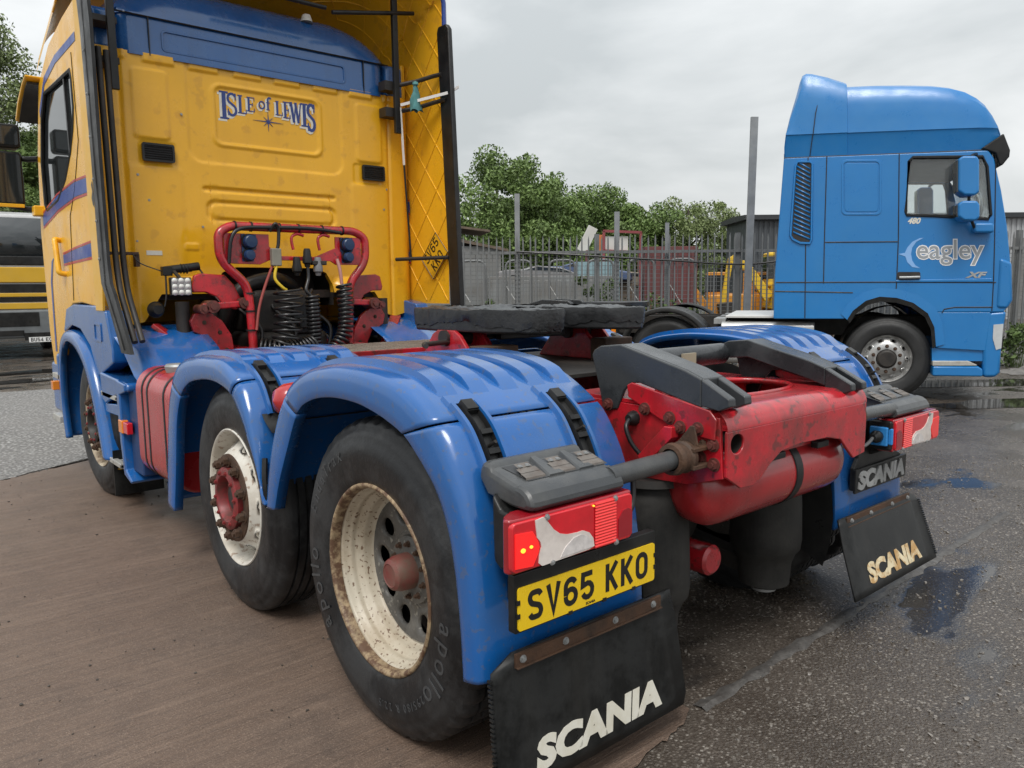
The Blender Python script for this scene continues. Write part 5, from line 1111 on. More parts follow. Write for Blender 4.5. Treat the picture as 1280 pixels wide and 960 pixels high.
for x in (-0.43, -0.32, -0.12, 0.02, 0.20, 0.36): T('cable_tie', G().lathe([(0.031, -0.006), (0.0345, -0.006), (0.0345, 0.006), (0.031, 0.006)], (x, HY, 1.848), 'x', 16), BLK, hp)
for z in (1.15, 1.28, 1.40):
    for x in (-0.352, 0.40): T('cable_tie', G().lathe([(0.031, -0.006), (0.036, -0.006), (0.036, 0.006), (0.031, 0.006)], (x, HY, z), 'z', 16), BLK, hp)
T('cable_loop', G().tube(smooth_path([(-0.20, HY-0.03, 1.82), (-0.17, HY-0.06, 1.87), (-0.145, HY-0.05, 1.83), (-0.15, HY-0.05, 1.74), (-0.16, HY-0.05, 1.70)], 6), 0.012, 8), CABLE, hp, smooth=60)
T('junction_box', G().box(-0.205, -0.135, HY-0.065, HY-0.02, 1.585, 1.705), mat('beige_plastic', (0.22, 0.21, 0.17), 0.5, var=0.2), hp, bevel=0.008)
def plug(x, z, m1, L=0.08):
    T('air_coupling', G().lathe([(0.0, 0.05), (0.02, 0.05), (0.026, 0.03), (0.028, 0.0), (0.034, -0.02), (0.034, -0.05), (0.022, -0.06), (0.018, -L)], (x, HY-0.045, z), 'z', 18), m1, hp, smooth=35)
plug(0.06, 1.66, BLK); plug(0.14, 1.60, mat('grey_coupling', (0.16, 0.16, 0.165), 0.4, var=0.2)); T('coupling_handle', G().box(0.09, 0.20, HY-0.07, HY-0.02, 1.595, 1.625), DARK, hp, bevel=0.006)
plug(-0.02, 1.60, BLK)
for x, z0 in ((-0.03, 1.72), (0.17, 1.72)): T('red_pipe', G().tube(smooth_path([(x, HY-0.02, 1.70), (x-0.01, HY-0.02, 1.78), (x+0.03, HY-0.02, 1.81), (x+0.08, HY-0.02, 1.80)], 5), 0.011, 8), RED, hp, smooth=60)
T('air_line', G().tube(smooth_path([(-0.17, HY-0.05, 1.59), (-0.19, HY-0.06, 1.50), (-0.15, HY-0.08, 1.44), (-0.12, HY-0.08, 1.42)], 6), 0.011, 8), mat('yellow_hose', (0.60, 0.42, 0.02), 0.4), hp, smooth=60)
T('air_line', G().tube(smooth_path([(-0.19, HY-0.03, 1.59), (-0.25, HY-0.03, 1.45), (-0.30, HY-0.03, 1.30), (-0.33, HY-0.04, 1.15)], 6), 0.010, 8), mat('red_braided_hose', (0.30, 0.06, 0.05), 0.5), hp, smooth=60)
T('air_line', G().tube(smooth_path([(0.30, HY-0.03, 1.64), (0.31, HY-0.05, 1.56), (0.315, HY-0.06, 1.46)], 6), 0.013, 8), mat('pink_hose', (0.42, 0.20, 0.18), 0.5), hp, smooth=60)
T('air_coil', helix([(-0.12, HY-0.10, 1.43), (-0.12, HY-0.10, 1.25), (-0.15, HY-0.10, 1.06), (-0.22, HY-0.10, 0.97)], 0.095, 9, 0.0085), CABLE, hp, smooth=60)
T('air_coil', helix([(-0.32, HY-0.06, 1.02), (-0.20, HY-0.12, 1.0), (-0.05, HY-0.12, 1.01), (0.05, HY-0.10, 1.03)], 0.075, 14, 0.0085), CABLE, hp, smooth=60)
T('power_coil', helix([(0.06, HY-0.10, 1.38), (0.065, HY-0.10, 1.2), (0.07, HY-0.10, 0.98)], 0.042, 15, 0.011), CABLE, hp, smooth=60)
T('power_lead', G().tube(smooth_path([(0.06, HY-0.045, 1.60), (0.055, HY-0.06, 1.50), (0.02, HY-0.09, 1.42), (0.05, HY-0.10, 1.38)], 6), 0.013, 8), CABLE, hp, smooth=60)
T('air_coil', helix([(0.32, HY-0.08, 1.46), (0.325, HY-0.09, 1.26), (0.30, HY-0.10, 1.10), (0.22, HY-0.10, 0.99)], 0.050, 15, 0.0105), CABLE, hp, smooth=60)
# ---------------------------------------------------------------- red cab mounts
for s in (-1, 1):
    cx = 0.02 if s > 0 else 0
    def q(L): return [(s*a+cx, b) for a, b in L]
    up = T('cab_mount', G().prism(q([(.71, 1.44), (.69, 1.52), (.65, 1.535), (.49, 1.525), (.43, 1.46), (.375, 1.34), (.42, 1.29), (.50, 1.31), (.55, 1.38), (.62, 1.41), (.70, 1.41)]), 'y', 3.17, 3.21), RED, bevel=0.008, seg=3)
    T('mount_arm', G().bar((s*0.66+cx, 3.15, 1.315), (s*0.385+cx, 3.15, 1.33), 0.05, 0.045), RED, up, bevel=0.01)
    for x, z, r in ((.60, 1.315, .042), (.385, 1.335, .038), (.66, 1.30, .03)): T('mount_bush', G().cyl((s*x+cx, 3.10, z), (s*x+cx, 3.24, z), r, 18).cyl((s*x+cx, 3.085, z), (s*x+cx, 3.10, z), r*0.55, 6), MATS['dirty_red_bolt'], up, smooth=30)
    lo = T('mount_bracket', G().prism(q([(.73, 1.22), (.70, 1.27), (.60, 1.28), (.52, 1.22), (.46, 1.12), (.44, 0.95), (.56, 0.92), (.57, 1.02), (.61, 1.10), (.71, 1.15)]), 'y', 3.18, 3.22), RED, bevel=0.006)
    for x, z in ((.64, 1.21), (.54, 1.14), (.50, 1.02)): TL('bolt', BOLT, (s*x+cx, 3.18, z), rot_to((0, -1, 0)), lo)
    T('mount_brace', G().bar((s*0.92, 3.30, 1.20), (s*0.62, 3.05, 0.90), 0.09, 0.03), RED, bevel=0.006)
    T('air_damper', G().cyl((s*0.75+cx, 3.26, 1.00), (s*0.75+cx, 3.26, 1.35), 0.045, 16), DARK)
    T('inner_wing', G().sheet([[(s*x, y, z) for y, z in ((2.62, 0.86), (2.80, 0.93), (3.0, 1.06), (3.25, 1.16), (3.5, 1.19), (3.9, 1.20))] for x in (0.62, 0.70, 0.80, 0.82, 0.86, 0.88, 0.92, 0.94, 0.98, 1.0, 1.19)]), BLU, smooth=30, solid=0.006)
T('cab_lock_unit', G().cyl((-0.84, 3.28, 1.555), (-0.62, 3.28, 1.585), 0.028, 14).box(-0.86, -0.80, 3.25, 3.31, 1.52, 1.58), BLK, bevel=0.004)
T('unit_bellows', G().lathe([(0.02, 0), (0.034, 0.01), (0.022, 0.02), (0.034, 0.03), (0.022, 0.04), (0.034, 0.05), (0.022, 0.06), (0.02, 0.08)], (-0.75, 3.28, 1.567), 'x', 16), BLK, smooth=40)
T('lamp_wire', G().tube(smooth_path([(-0.86, 3.28, 1.55), (-0.98, 3.3, 1.60), (-1.02, 3.32, 1.66)], 6), 0.004, 6), CABLE)
T('lamp_wire', G().tube(smooth_path([(-0.62, 3.28, 1.57), (-0.58, 3.24, 1.48), (-0.56, 3.2, 1.38)], 6), 0.006, 6), CABLE)
T('lamp_wire', G().tube(smooth_path([(-0.84, 3.27, 1.53), (-0.845, 3.26, 1.40), (-0.86, 3.26, 1.32)], 6), 0.006, 6), CABLE)
T('horn', G().lathe([(0.0, 0.06), (0.03, 0.06), (0.05, 0.0), (0.055, 0.0)], (-0.90, 3.32, 1.30), 'y', 20, -1), BLK, smooth=40)
LX, LY = -0.062, -0.17
wl = T('work_lamp', G().box(-0.800+LX, -0.665+LX, 3.28+LY, 3.315+LY, 1.390, 1.507), BLK, bevel=0.006)
T('lamp_stalk', G().bar((-0.73+LX, 3.30+LY, 1.50), (-0.73+LX, 3.28, 1.56), 0.02, 0.012), DARK)
for i in range(3):
    for j in range(3): obj('led', G().lathe([(0.0185, 0.0), (0.016, -0.006), (0.0, -0.009)], (-0.773+LX+0.0405*i, 3.279+LY, 1.411+0.0375*j), 'y', 14), LEDM, wl, smooth=60)
obj('lamp_face', G().box(-0.792+LX, -0.673+LX, 3.276+LY, 3.281+LY, 1.397, 1.500), mat('led_backing', (0.30, 0.30, 0.29), 0.35), wl)
# ---------------------------------------------------------------- front wheel arch, side steps, fuel tank, catwalk
for s in (-1, 1):
    I_F = [(4.62, .30), (4.68, .55), (4.66, .78), (4.58, .96), (4.43, 1.05), (4.25, 1.06), (4.05, 1.02), (3.86, .93), (3.72, .80), (3.62, .64), (3.54, .48), (3.47, .33)]
    O_F = [(4.70, .30), (4.75, .56), (4.74, .82), (4.66, 1.02), (4.48, 1.13), (4.26, 1.145), (4.02, 1.11), (3.80, 1.01), (3.64, .86), (3.53, .68), (3.45, .50), (3.38, .33)]
    guard_piece('wheel_arch', s, I_F, O_F, 0.0, 11.0)
    T('sill_panel', G().prism([(4.60, 1.12), (4.45, 1.30), (4.2, 1.335), (3.48, 1.33), (3.28, 1.30), (3.16, 1.06), (3.17, 0.98), (3.52, 0.88), (3.60, 0.86), (3.75, 1.05), (4.02, 1.16), (4.3, 1.18)], 'x', s*1.215, s*1.10), BLU, bevel=0.012, seg=3)
    T('sill_recess', holed(rrect(3.40, 3.58, 1.10, 1.22, 0.012), [rrect(3.412, 3.568, 1.112, 1.208, 0.01)], 'x', s*1.221, s*1.213), BLU)
    T('step_top', G().prism([(3.50, 0.90), (2.86, 0.88), (2.84, 0.86), (2.84, 0.83), (3.05, 0.80), (3.40, 0.70), (3.47, 0.72)], 'x', s*1.225, s*0.72), BLU, bevel=0.015, seg=3)
    for k, (y0, y1, z) in enumerate(((3.12, 3.50, 0.765), (3.12, 3.46, 0.335))):
        stp = T('side_step', G().box(*sorted((s*1.20, s*0.98)), y0, y1, z-0.03, z-0.018), BLU)
        g = G()
        for j in range(4): g.box(*sorted((s*(1.225-0.062*j), s*(1.190-0.062*j))), y0, y1, z-0.018, z+0.012)
        for yy in (y0, (y0+y1)/2, y1-0.02): g.box(*sorted((s*1.225, s*1.0)), yy, yy+0.02, z-0.016, z+0.006)
        obj('step_tread', g, ALU, stp, bevel=0.003)
    T('step_apron', G().prism([(3.45, 0.70), (3.05, 0.73), (3.05, 0.65), (3.45, 0.64)], 'x', s*1.215, s*1.16), BLU, bevel=0.01)
    T('step_back', G().box(*sorted((s*1.0, s*0.985)), 2.80, 3.5, 0.30, 0.85), BLU)
    frame = [(2.86, 0.875), (3.04, 0.885), (3.06, 0.83), (3.045, 0.50), (3.0, 0.30), (2.86, 0.27), (2.84, 0.29), (2.96, 0.34), (2.985, 0.50), (2.99, 0.80), (2.86, 0.83)]
    T('box_frame', G().prism(frame, 'x', s*1.235, s*1.0), BLU, bevel=0.01)
    T('battery_box', G().box(*sorted((s*1.19, s*0.75)), 2.74, 2.96, 0.33, 0.84), mat('dark_blue_panel', (0.008, 0.035, 0.12), 0.5, var=0.2), bevel=0.01)
    sm = T('side_marker', G().box(*sorted((s*1.24, s*1.20)), 2.955, 3.04, 0.565, 0.645), AMB, bevel=0.006); obj('marker_back', G().box(*sorted((s*1.235, s*1.20)), 2.86, 2.955, 0.57, 0.64), LENSR, sm, bevel=0.006)
    # D-section fuel tank with straps
    sec = rrect(*sorted((s*1.205, s*0.62)), 0.345, 0.985, 0.13, 7)
    ft = T('fuel_tank', G().prism(sec, 'y', 2.08, 2.745), TANKRED, bevel=0.02, seg=3, smooth=50)
    for y in (2.60, 2.50, 2.20): obj('tank_strap', G().sheet([[(x*1.004-s*0.003+s*0.004*0, y0, 0.665+(z-0.665)*1.012) for x, z in sec] for y0 in (y-0.014, y+0.014)], closed_u=True), BLK, ft, solid=0.004)
    obj('filler_cap', G().lathe([(0.062, 0.0), (0.066, 0.012), (0.070, 0.034), (0.062, 0.046), (0.0, 0.050)], (s*1.07, 2.36, 0.975), 'z', 28), GALV, ft, smooth=35)
    ffl = T('front_flap', G().box(*sorted((s*1.22, s*0.92)), 3.325, 3.335, 0.10, 0.40), FLAP)
    if s < 0:
        g, w = letters('SCANIA', 0.040, 0.044, 0.014, 0.003, depth=0.001); place(g, (-1.20, 3.324, 0.27), (1, 0, 0), (0, 0, 1)); letter_parts('flap_letter', g, mat('gold_lettering', (0.42, 0.24, 0.03), 0.5), ffl)
    T('front_corner', G().box(*sorted((s*1.21, s*1.0)), 4.80, 5.25, 0.45, 0.86).box(*sorted((s*1.24, s*1.15)), 4.76, 4.86, 0.60, 0.95), BLU, bevel=0.03)
    T('corner_step', G().box(*sorted((s*1.26, s*1.1)), 4.78, 5.05, 0.40, 0.45), ALU, bevel=0.005); T('corner_step', G().box(*sorted((s*1.24, s*1.1)), 4.78, 5.05, 0.74, 0.78), ALU, bevel=0.005)
    T('corner_marker', G().box(*sorted((s*1.285, s*1.23)), 4.80, 4.88, 0.66, 0.73), AMB, bevel=0.006)
cw = T('catwalk', G().box(-0.55, 0.78, 1.92, 2.62, 1.040, 1.052), mat('chequer_plate', (0.23, 0.20, 0.17), 0.6, metal=0.3, var=0.2, dirt=(0.12, 0.09, 0.07), damt=0.6, dscale=9))
g = G()
for i in range(26):
    for j in range(14):
        x, y = -0.53+0.05*i, 1.94+0.05*j; d = 0.012 if (i+j) % 2 else -0.012; g.bar((x-0.012, y-d, 1.053), (x+0.012, y+d, 1.053), 0.006, 0.004)
stuff(T('chequer_studs', g, MATS['chequer_plate'], cw))
T('catwalk_edge', G().box(-0.56, 0.79, 1.895, 1.918, 1.00, 1.062).box(-0.58, -0.555, 1.9, 2.62, 1.0, 1.055).box(0.785, 0.81, 1.9, 2.62, 1.0, 1.055), RED, cw, bevel=0.003)
# ================================================================== the yard behind
def B(lat, dep, z=0.0):       # yard axes: along the boundary fence / away from it
    return (-2.397+0.6460*dep+0.7633*lat, -2.067+0.7633*dep-0.6460*lat, z)
YROT = math.radians(-40.24)
DBLU = mat('metallic_blue_paint', (0.005, 0.165, 0.46), 0.36, coat=0.2, var=0.06, vscale=1.5, dirt=(0.02, 0.20, 0.45), damt=0.3, dscale=2, spec=0.6)
CGLS = mat('clear_tinted_glass', (0.85, 0.9, 0.9), 0.03, var=0, rvar=0, trans=0.95)
GRYT = mat('grey_vinyl', (0.30, 0.32, 0.34), 0.4, var=0.05); SKYV = mat('pale_blue_vinyl', (0.22, 0.42, 0.75), 0.4, var=0.05)
CHR = mat('alloy_wheel', (0.50, 0.50, 0.49), 0.35, metal=0.7, var=0.1, dirt=(0.18, 0.17, 0.16), damt=0.5, dscale=8)
# ---------------------------------------------------------------- blue tractor unit
WY = [-0.00083, 0.91163, -0.04505, -0.00882, -0.02801, 0.00026]; WZ = [-0.0265, 0.03445, 1.01561, -0.03018, 0.00105, -0.01107]
DF = empty('tractor_unit', (8.305, 2.764, 0), (0, 0, math.radians(-150))); tag(DF, 'bright blue sleeper cab tractor unit facing right beside the mesh fence', 'truck')
def D(name, g, m, parent=None, **k): return obj(name, g, m, parent or DF, **k)
body = [(-1.38, 1.02), (-1.36, 1.6), (-1.25, 3.0), (0.2, 3.06), (1.27, 3.10), (1.34, 3.0), (1.43, 2.6), (1.50, 2.17), (1.54, 1.75), (1.53, 1.2), (1.45, 1.10), (0.62, 1.10), (0.55, 1.12), (0.36, 1.25), (0.15, 1.31), (-0.07, 1.33), (-0.25, 1.28), (-0.42, 1.15), (-0.50, 1.02)]
win = [(0.25, 2.34), (0.26, 2.30), (0.60, 2.29), (1.27, 2.25), (1.30, 2.30), (1.255, 2.90), (1.20, 3.02), (0.34, 3.01), (0.29, 2.96)]
for s in (1, -1):
    sd = D('cab_side', holed(body, [win], 'x', s*1.25, s*1.20), DBLU, bevel=0.02, seg=3)
    obj('window_glass', G().prism(win, 'x', s*1.232, s*1.228), CGLS, sd)
    obj('window_seal', G().tube([(s*1.246, y, z) for y, z in win], 0.022, 6, closed=True), BLK, sd)
    for pts in ([(0.17, 3.05), (0.16, 2.0), (0.14, 1.5), (0.13, 1.33)], [(-0.72, 3.02), (-0.75, 1.98), (-0.76, 1.46)], [(-0.95, 3.01), (-0.98, 2.0), (-0.99, 1.03)], [(-0.74, 1.965), (0.15, 1.972)], [(-1.35, 1.47), (0.13, 1.475), (1.36, 1.47)], [(1.36, 3.0), (1.345, 2.0), (1.33, 1.47), (1.31, 1.12)], [(-1.36, 1.36), (-0.98, 1.355), (-0.4, 1.345)], [(0.70, 1.10), (0.72, 1.14), (0.85, 1.165), (1.32, 1.165)]):
        obj('panel_seam', G().tube([(s*1.2515, y, z) for y, z in pts], 0.007, 5), DARK, sd)
    obj('locker_door', holed(rrect(-0.54, -0.05, 2.30, 2.98, 0.06), [rrect(-0.515, -0.075, 2.325, 2.955, 0.05)], 'x', s*1.258, s*1.249), DBLU, sd, bevel=0.004)
    obj('locker_panel', G().prism(rrect(-0.50, -0.09, 2.34, 2.94, 0.045), 'x', s*1.256, s*1.249), DBLU, sd, bevel=0.004)
    obj('body_crease', G().prism([(0.13, 1.475), (1.33, 1.475), (1.31, 1.52), (0.13, 1.50)], 'x', s*1.262, s*1.249), DBLU, sd, bevel=0.008)
    # louvred air panel
    lv = obj('louvre_panel', G().prism([(-1.17, 2.05), (-1.14, 2.0), (-1.05, 1.955), (-0.93, 1.95), (-0.91, 2.0), (-0.90, 2.93), (-0.93, 2.955), (-1.08, 2.955), (-1.105, 2.9)], 'x', s*1.256, s*1.248), DARK, sd)
    for k in range(17):
        z = 2.02+0.054*k; obj('louvre_slat', G().add([(s*1.257, -1.135+0.003*k, z+0.06), (s*1.257, -0.925, z-0.03), (s*1.262, -0.925, z-0.008), (s*1.262, -1.135+0.003*k, z+0.082)], [(0, 1, 2, 3)]), DBLU, sd, solid=0.004)
    obj('louvre_frame', G().tube([(s*1.258, y, z) for y, z in [(-1.17, 2.05), (-1.14, 2.0), (-1.05, 1.955), (-0.93, 1.95), (-0.91, 2.0), (-0.90, 2.93), (-0.93, 2.955), (-1.08, 2.955), (-1.105, 2.9)]], 0.016, 6, closed=True), DBLU, sd, smooth=60)
    # arch trim
    ar = [(0.62, 0.68), (0.60, 0.92), (0.52, 1.09), (0.34, 1.22), (0.14, 1.28), (-0.07, 1.295), (-0.24, 1.245), (-0.40, 1.12), (-0.47, 1.01)]
    obj('arch_trim', G().sheet([[(s*1.262, y*0.93+0.0, 0.45+(z-0.45)*0.93) for y, z in ar], [(s*1.27, y, z) for y, z in ar], [(s*1.20, y*1.02, 0.45+(z-0.45)*1.02) for y, z in ar]]), BLK, sd, smooth=60)
    obj('wing_panel', G().sheet([[(s*1.263, y, z) for y, z in ar], [(s*1.258, y*1.17+0.0, 0.45+(z-0.45)*1.13) for y, z in ar]]), DBLU, sd, smooth=60)
    dh = obj('door_handle', G().prism(rrect(0.15, 0.43, 1.49, 1.60, 0.02), 'x', s*1.254, s*1.249), DARK, sd); obj('handle_grip', G().tube([(s*1.27, 0.17, 1.53), (s*1.275, 0.30, 1.532), (s*1.27, 0.42, 1.535)], 0.018, 8), GALV, sd, smooth=60)
    # mirrors
    for y0, y1, z0, z1, x0, x1 in ((0.82, 1.07, 2.50, 2.97, 1.32, 1.62), (0.82, 1.08, 2.20, 2.44, 1.32, 1.60)):
        mh = D('mirror', G().prism([(y0, z0+0.05), (y0, z1-0.04), (y0+0.05, z1), (y1-0.03, z1), (y1, z1-0.05), (y1, z0+0.04), (y1-0.05, z0), (y0+0.07, z0)], 'x', s*x0, s*x1), DBLU, bevel=0.04, seg=3)
        obj('mirror_glass', G().box(*sorted((s*(x0+0.03), s*(x1-0.03))), y0-0.012, y0+0.004, z0+0.05, z1-0.05), GLS, mh)
    D('mirror_arm', G().tube(fillet([(s*1.24, 1.12, 2.10), (s*1.42, 1.05, 2.14), (s*1.46, 0.98, 2.3), (s*1.46, 0.98, 2.85), (s*1.44, 1.02, 3.0), (s*1.25, 1.12, 3.05)], 0.06), 0.022, 8), BLK, smooth=60)
    D('corner_mirror', G().prism(rrect(1.05, 1.30, 2.07, 2.19, 0.04), 'x', s*1.27, s*1.42), DBLU, bevel=0.03, seg=3)
    # lower cab: sill, step, bumper corner
    D('sill_panel', G().prism([(0.64, 0.66), (0.64, 1.105), (1.30, 1.105), (1.30, 0.62)], 'x', s*1.245, s*0.9), DBLU, bevel=0.012)
    D('entry_step', G().prism([(0.58, 0.32), (0.58, 0.44), (1.14, 0.44), (1.20, 0.40), (1.20, 0.31)], 'x', s*1.26, s*0.9), DBLU, bevel=0.02)
    D('step_tread', G().prism([(0.58, 0.445), (0.58, 0.505), (1.02, 0.505), (1.13, 0.455), (1.12, 0.445)], 'x', s*1.255, s*1.0), ALU, bevel=0.006)
    D('step_recess', G().box(*sorted((s*1.22, s*1.0)), 0.58, 1.26, 0.50, 0.66), DBLU)
    bc_ = D('bumper_corner', G().prism([(1.20, 0.30), (1.20, 0.66), (1.27, 1.10), (1.50, 1.12), (1.45, 0.85), (1.43, 0.60), (1.42, 0.36), (1.36, 0.30)], 'x', s*1.25, s*0.8), DBLU, bevel=0.04, seg=3)
    obj('corner_lamp', G().prism([(1.33, 0.95), (1.45, 0.96), (1.425, 0.66), (1.36, 0.64), (1.32, 0.78)], 'x', s*1.258, s*1.20), mat('lamp_glass', (0.5, 0.52, 0.53), 0.12, var=0.1, coat=0.5), bc_)
    D('corner_deflector', G().prism([(1.36, 1.15), (1.40, 1.78), (1.56, 1.72), (1.57, 1.25), (1.50, 1.14)], 'x', s*1.27, s*1.10), DBLU, bevel=0.04, seg=3)
    # roof lamp
    D('roof_lamp', G().prism([(1.14, 3.76), (1.28, 3.66), (1.40, 3.40), (1.42, 3.25), (1.33, 3.40), (1.22, 3.62)], 'x', s*1.06, s*0.8), MATS['lamp_glass'], bevel=0.01)
# lettering on the near door
def dlet(s, size, y0, z0, m, name, off=0.0, shear=0.0, lift=0.0):
    g = font_text(s, size, 0.0006, off, shear); g.v = [(1.2525+lift+z, y0+x, z0+y) for x, y, z in g.v]
    for h in pieces(g): D(name, h, m, smooth=None)
dlet('eagley', 0.335, 0.375, 1.765, mat('clean_white_vinyl', (0.8, 0.8, 0.8), 0.4, var=0.02), 'door_letter', 0.014); dlet('eagley', 0.335, 0.375, 1.765, GRYT, 'door_letter', 0.002, 0, 0.0015)
dlet('480', 0.10, 0.27, 2.195, WHT, 'power_badge', 0.004, 0.35); 
g = font_text('XF', 0.13, 0.002, 0.006, 0.35); g.v = [(1.2535+z, 1.0+x*1.35, 1.53+y*0.75) for x, y, z in g.v]; [D('model_badge', h, SILV, smooth=None) for h in pieces(g)]
bird = [(0.16, 1.82), (0.24, 1.835), (0.27, 1.90), (0.33, 1.97), (0.42, 2.015), (0.47, 2.02), (0.38, 1.97), (0.33, 1.90), (0.315, 1.82), (0.33, 1.74), (0.37, 1.68), (0.43, 1.645), (0.33, 1.66), (0.27, 1.72), (0.245, 1.79)]
D('bird_emblem', G().prism(bird, 'x', 1.2530, 1.2515), SKYV, smooth=None)
# rear wall, front, roof
D('cab_back_wall', G().prism([(-1.36, 1.05), (-1.33, 1.7), (-1.225, 3.0), (-1.18, 3.0), (-1.28, 1.7), (-1.3, 1.05)], 'x', -1.2, 1.2), DBLU)
D('cab_floor', G().box(-1.2, 1.2, -1.28, 1.4, 1.33, 1.40), DARK)
D('cab_front', G().prism([(1.535, 1.15), (1.545, 1.75), (1.50, 2.15), (1.44, 2.15), (1.46, 1.15)], 'x', -1.18, 1.18), DBLU, bevel=0.02)
D('grille', G().box(-0.85, 0.85, 1.53, 1.56, 0.62, 1.72).box(-1.0, 1.0, 1.35, 1.46, 0.31, 1.0), BLK, bevel=0.01)
D('windscreen', G().add([(-1.18, 1.505, 2.15), (1.18, 1.505, 2.15), (1.18, 1.345, 3.05), (-1.18, 1.345, 3.05)], [(0, 1, 2, 3)]), CGLS, solid=0.006)
D('head_lining', G().box(-1.2, 1.2, -1.25, 1.3, 3.03, 3.06), mat('grey_lining', (0.2, 0.2, 0.2), 0.8))
for sx in (-0.6, 0.6):
    se = D('seat', G().box(sx-0.25, sx+0.25, -0.05, 0.10, 1.85, 2.5).box(sx-0.26, sx+0.26, -0.05, 0.5, 1.75, 1.88), mat('seat_cloth', (0.06, 0.06, 0.065), 0.8), bevel=0.05, seg=3); obj('head_rest', G().box(sx-0.15, sx+0.15, -0.06, 0.05, 2.55, 2.75), MATS['seat_cloth'], se, bevel=0.04, seg=3)
D('curtain', G().box(-1.15, 1.15, -0.30, -0.26, 1.4, 3.0), MATS['seat_cloth'])
D('steering_wheel', G().tube([(0.6+0.22*math.cos(a), 0.95+0.08*math.sin(a), 2.08+0.20*math.sin(a)) for a in np.linspace(0, 2*PI, 24, endpoint=False)], 0.018, 6, closed=True), BLK, smooth=60)
# roof: cross sections along the cab; the band above the doors leans in, the crown overhangs
ST = [(-1.245, 3.12, .995), (-1.225, 3.3, 1.0), (-1.18, 3.52, 1.0), (-1.10, 3.80, 1.0), (-1.05, 3.99, 1.0), (-1.02, 4.07, 1.0), (-0.97, 4.10, 1.0), (-0.90, 4.095, 1.0), (-0.70, 4.05, 1.0), (-0.50, 3.985, 1.0), (-0.47, 3.972, 1.0), (-0.465, 3.935, .985), (-0.44, 3.935, .985), (-0.1, 3.95, .985), (0.3, 3.955, .985), (0.6, 3.948, .985), (0.82, 3.925, .985), (1.0, 3.88, .98), (1.14, 3.80, .98), (1.25, 3.71, .965), (1.34, 3.59, .94), (1.41, 3.45, .91), (1.455, 3.32, .87)]
rows = []
for y, zt, wx in ST:
    zs_ = 3.0+0.04*(y+1.25); zm = min(zs_+0.28, zt-0.01); q = []
    for x, z in ((1.225, zs_), (1.262, zm-0.06), (1.275, zm-0.012), (1.285, zm), (1.283, zm+0.02), (1.275, zm+0.30*(zt-zm)), (1.268, zm+0.55*(zt-zm)), (1.245, zm+0.76*(zt-zm)), (1.19, zm+0.91*(zt-zm)), (1.08, zm+0.98*(zt-zm)), (0.6, zt), (0, zt+0.008)): q.append((x*wx, y, z))
    rows.append(q+[(-x, y_, z) for x, y_, z in q[-2::-1]])
g = G().sheet(rows); m_ = len(rows[0]); g.f.append(tuple(range(m_))); g.f.append(tuple(range((len(rows)-1)*m_, len(rows)*m_)))
rf = D('cab_roof', g, DBLU, smooth=24)
for s in (1, -1):
    obj('panel_seam', G().tube([(s*1.236, -0.93, 3.02), (s*1.278, -0.90, 3.25), (s*1.293, -0.89, 3.30), (s*1.283, -0.86, 3.55), (s*1.24, -0.80, 3.80)], 0.006, 5), DARK, rf)
    obj('panel_seam', G().tube([(s*1.232, -1.25, 3.0), (s*1.236, 0.2, 3.055), (s*1.232, 1.27, 3.102)], 0.012, 5), DARK, rf)
D('roof_visor', G().prism([(1.18, 3.12), (1.46, 3.31), (1.54, 3.10), (1.53, 3.02), (1.44, 2.91), (1.40, 2.92), (1.36, 3.06)], 'x', -1.26, 1.26), BLK, bevel=0.03, seg=3)
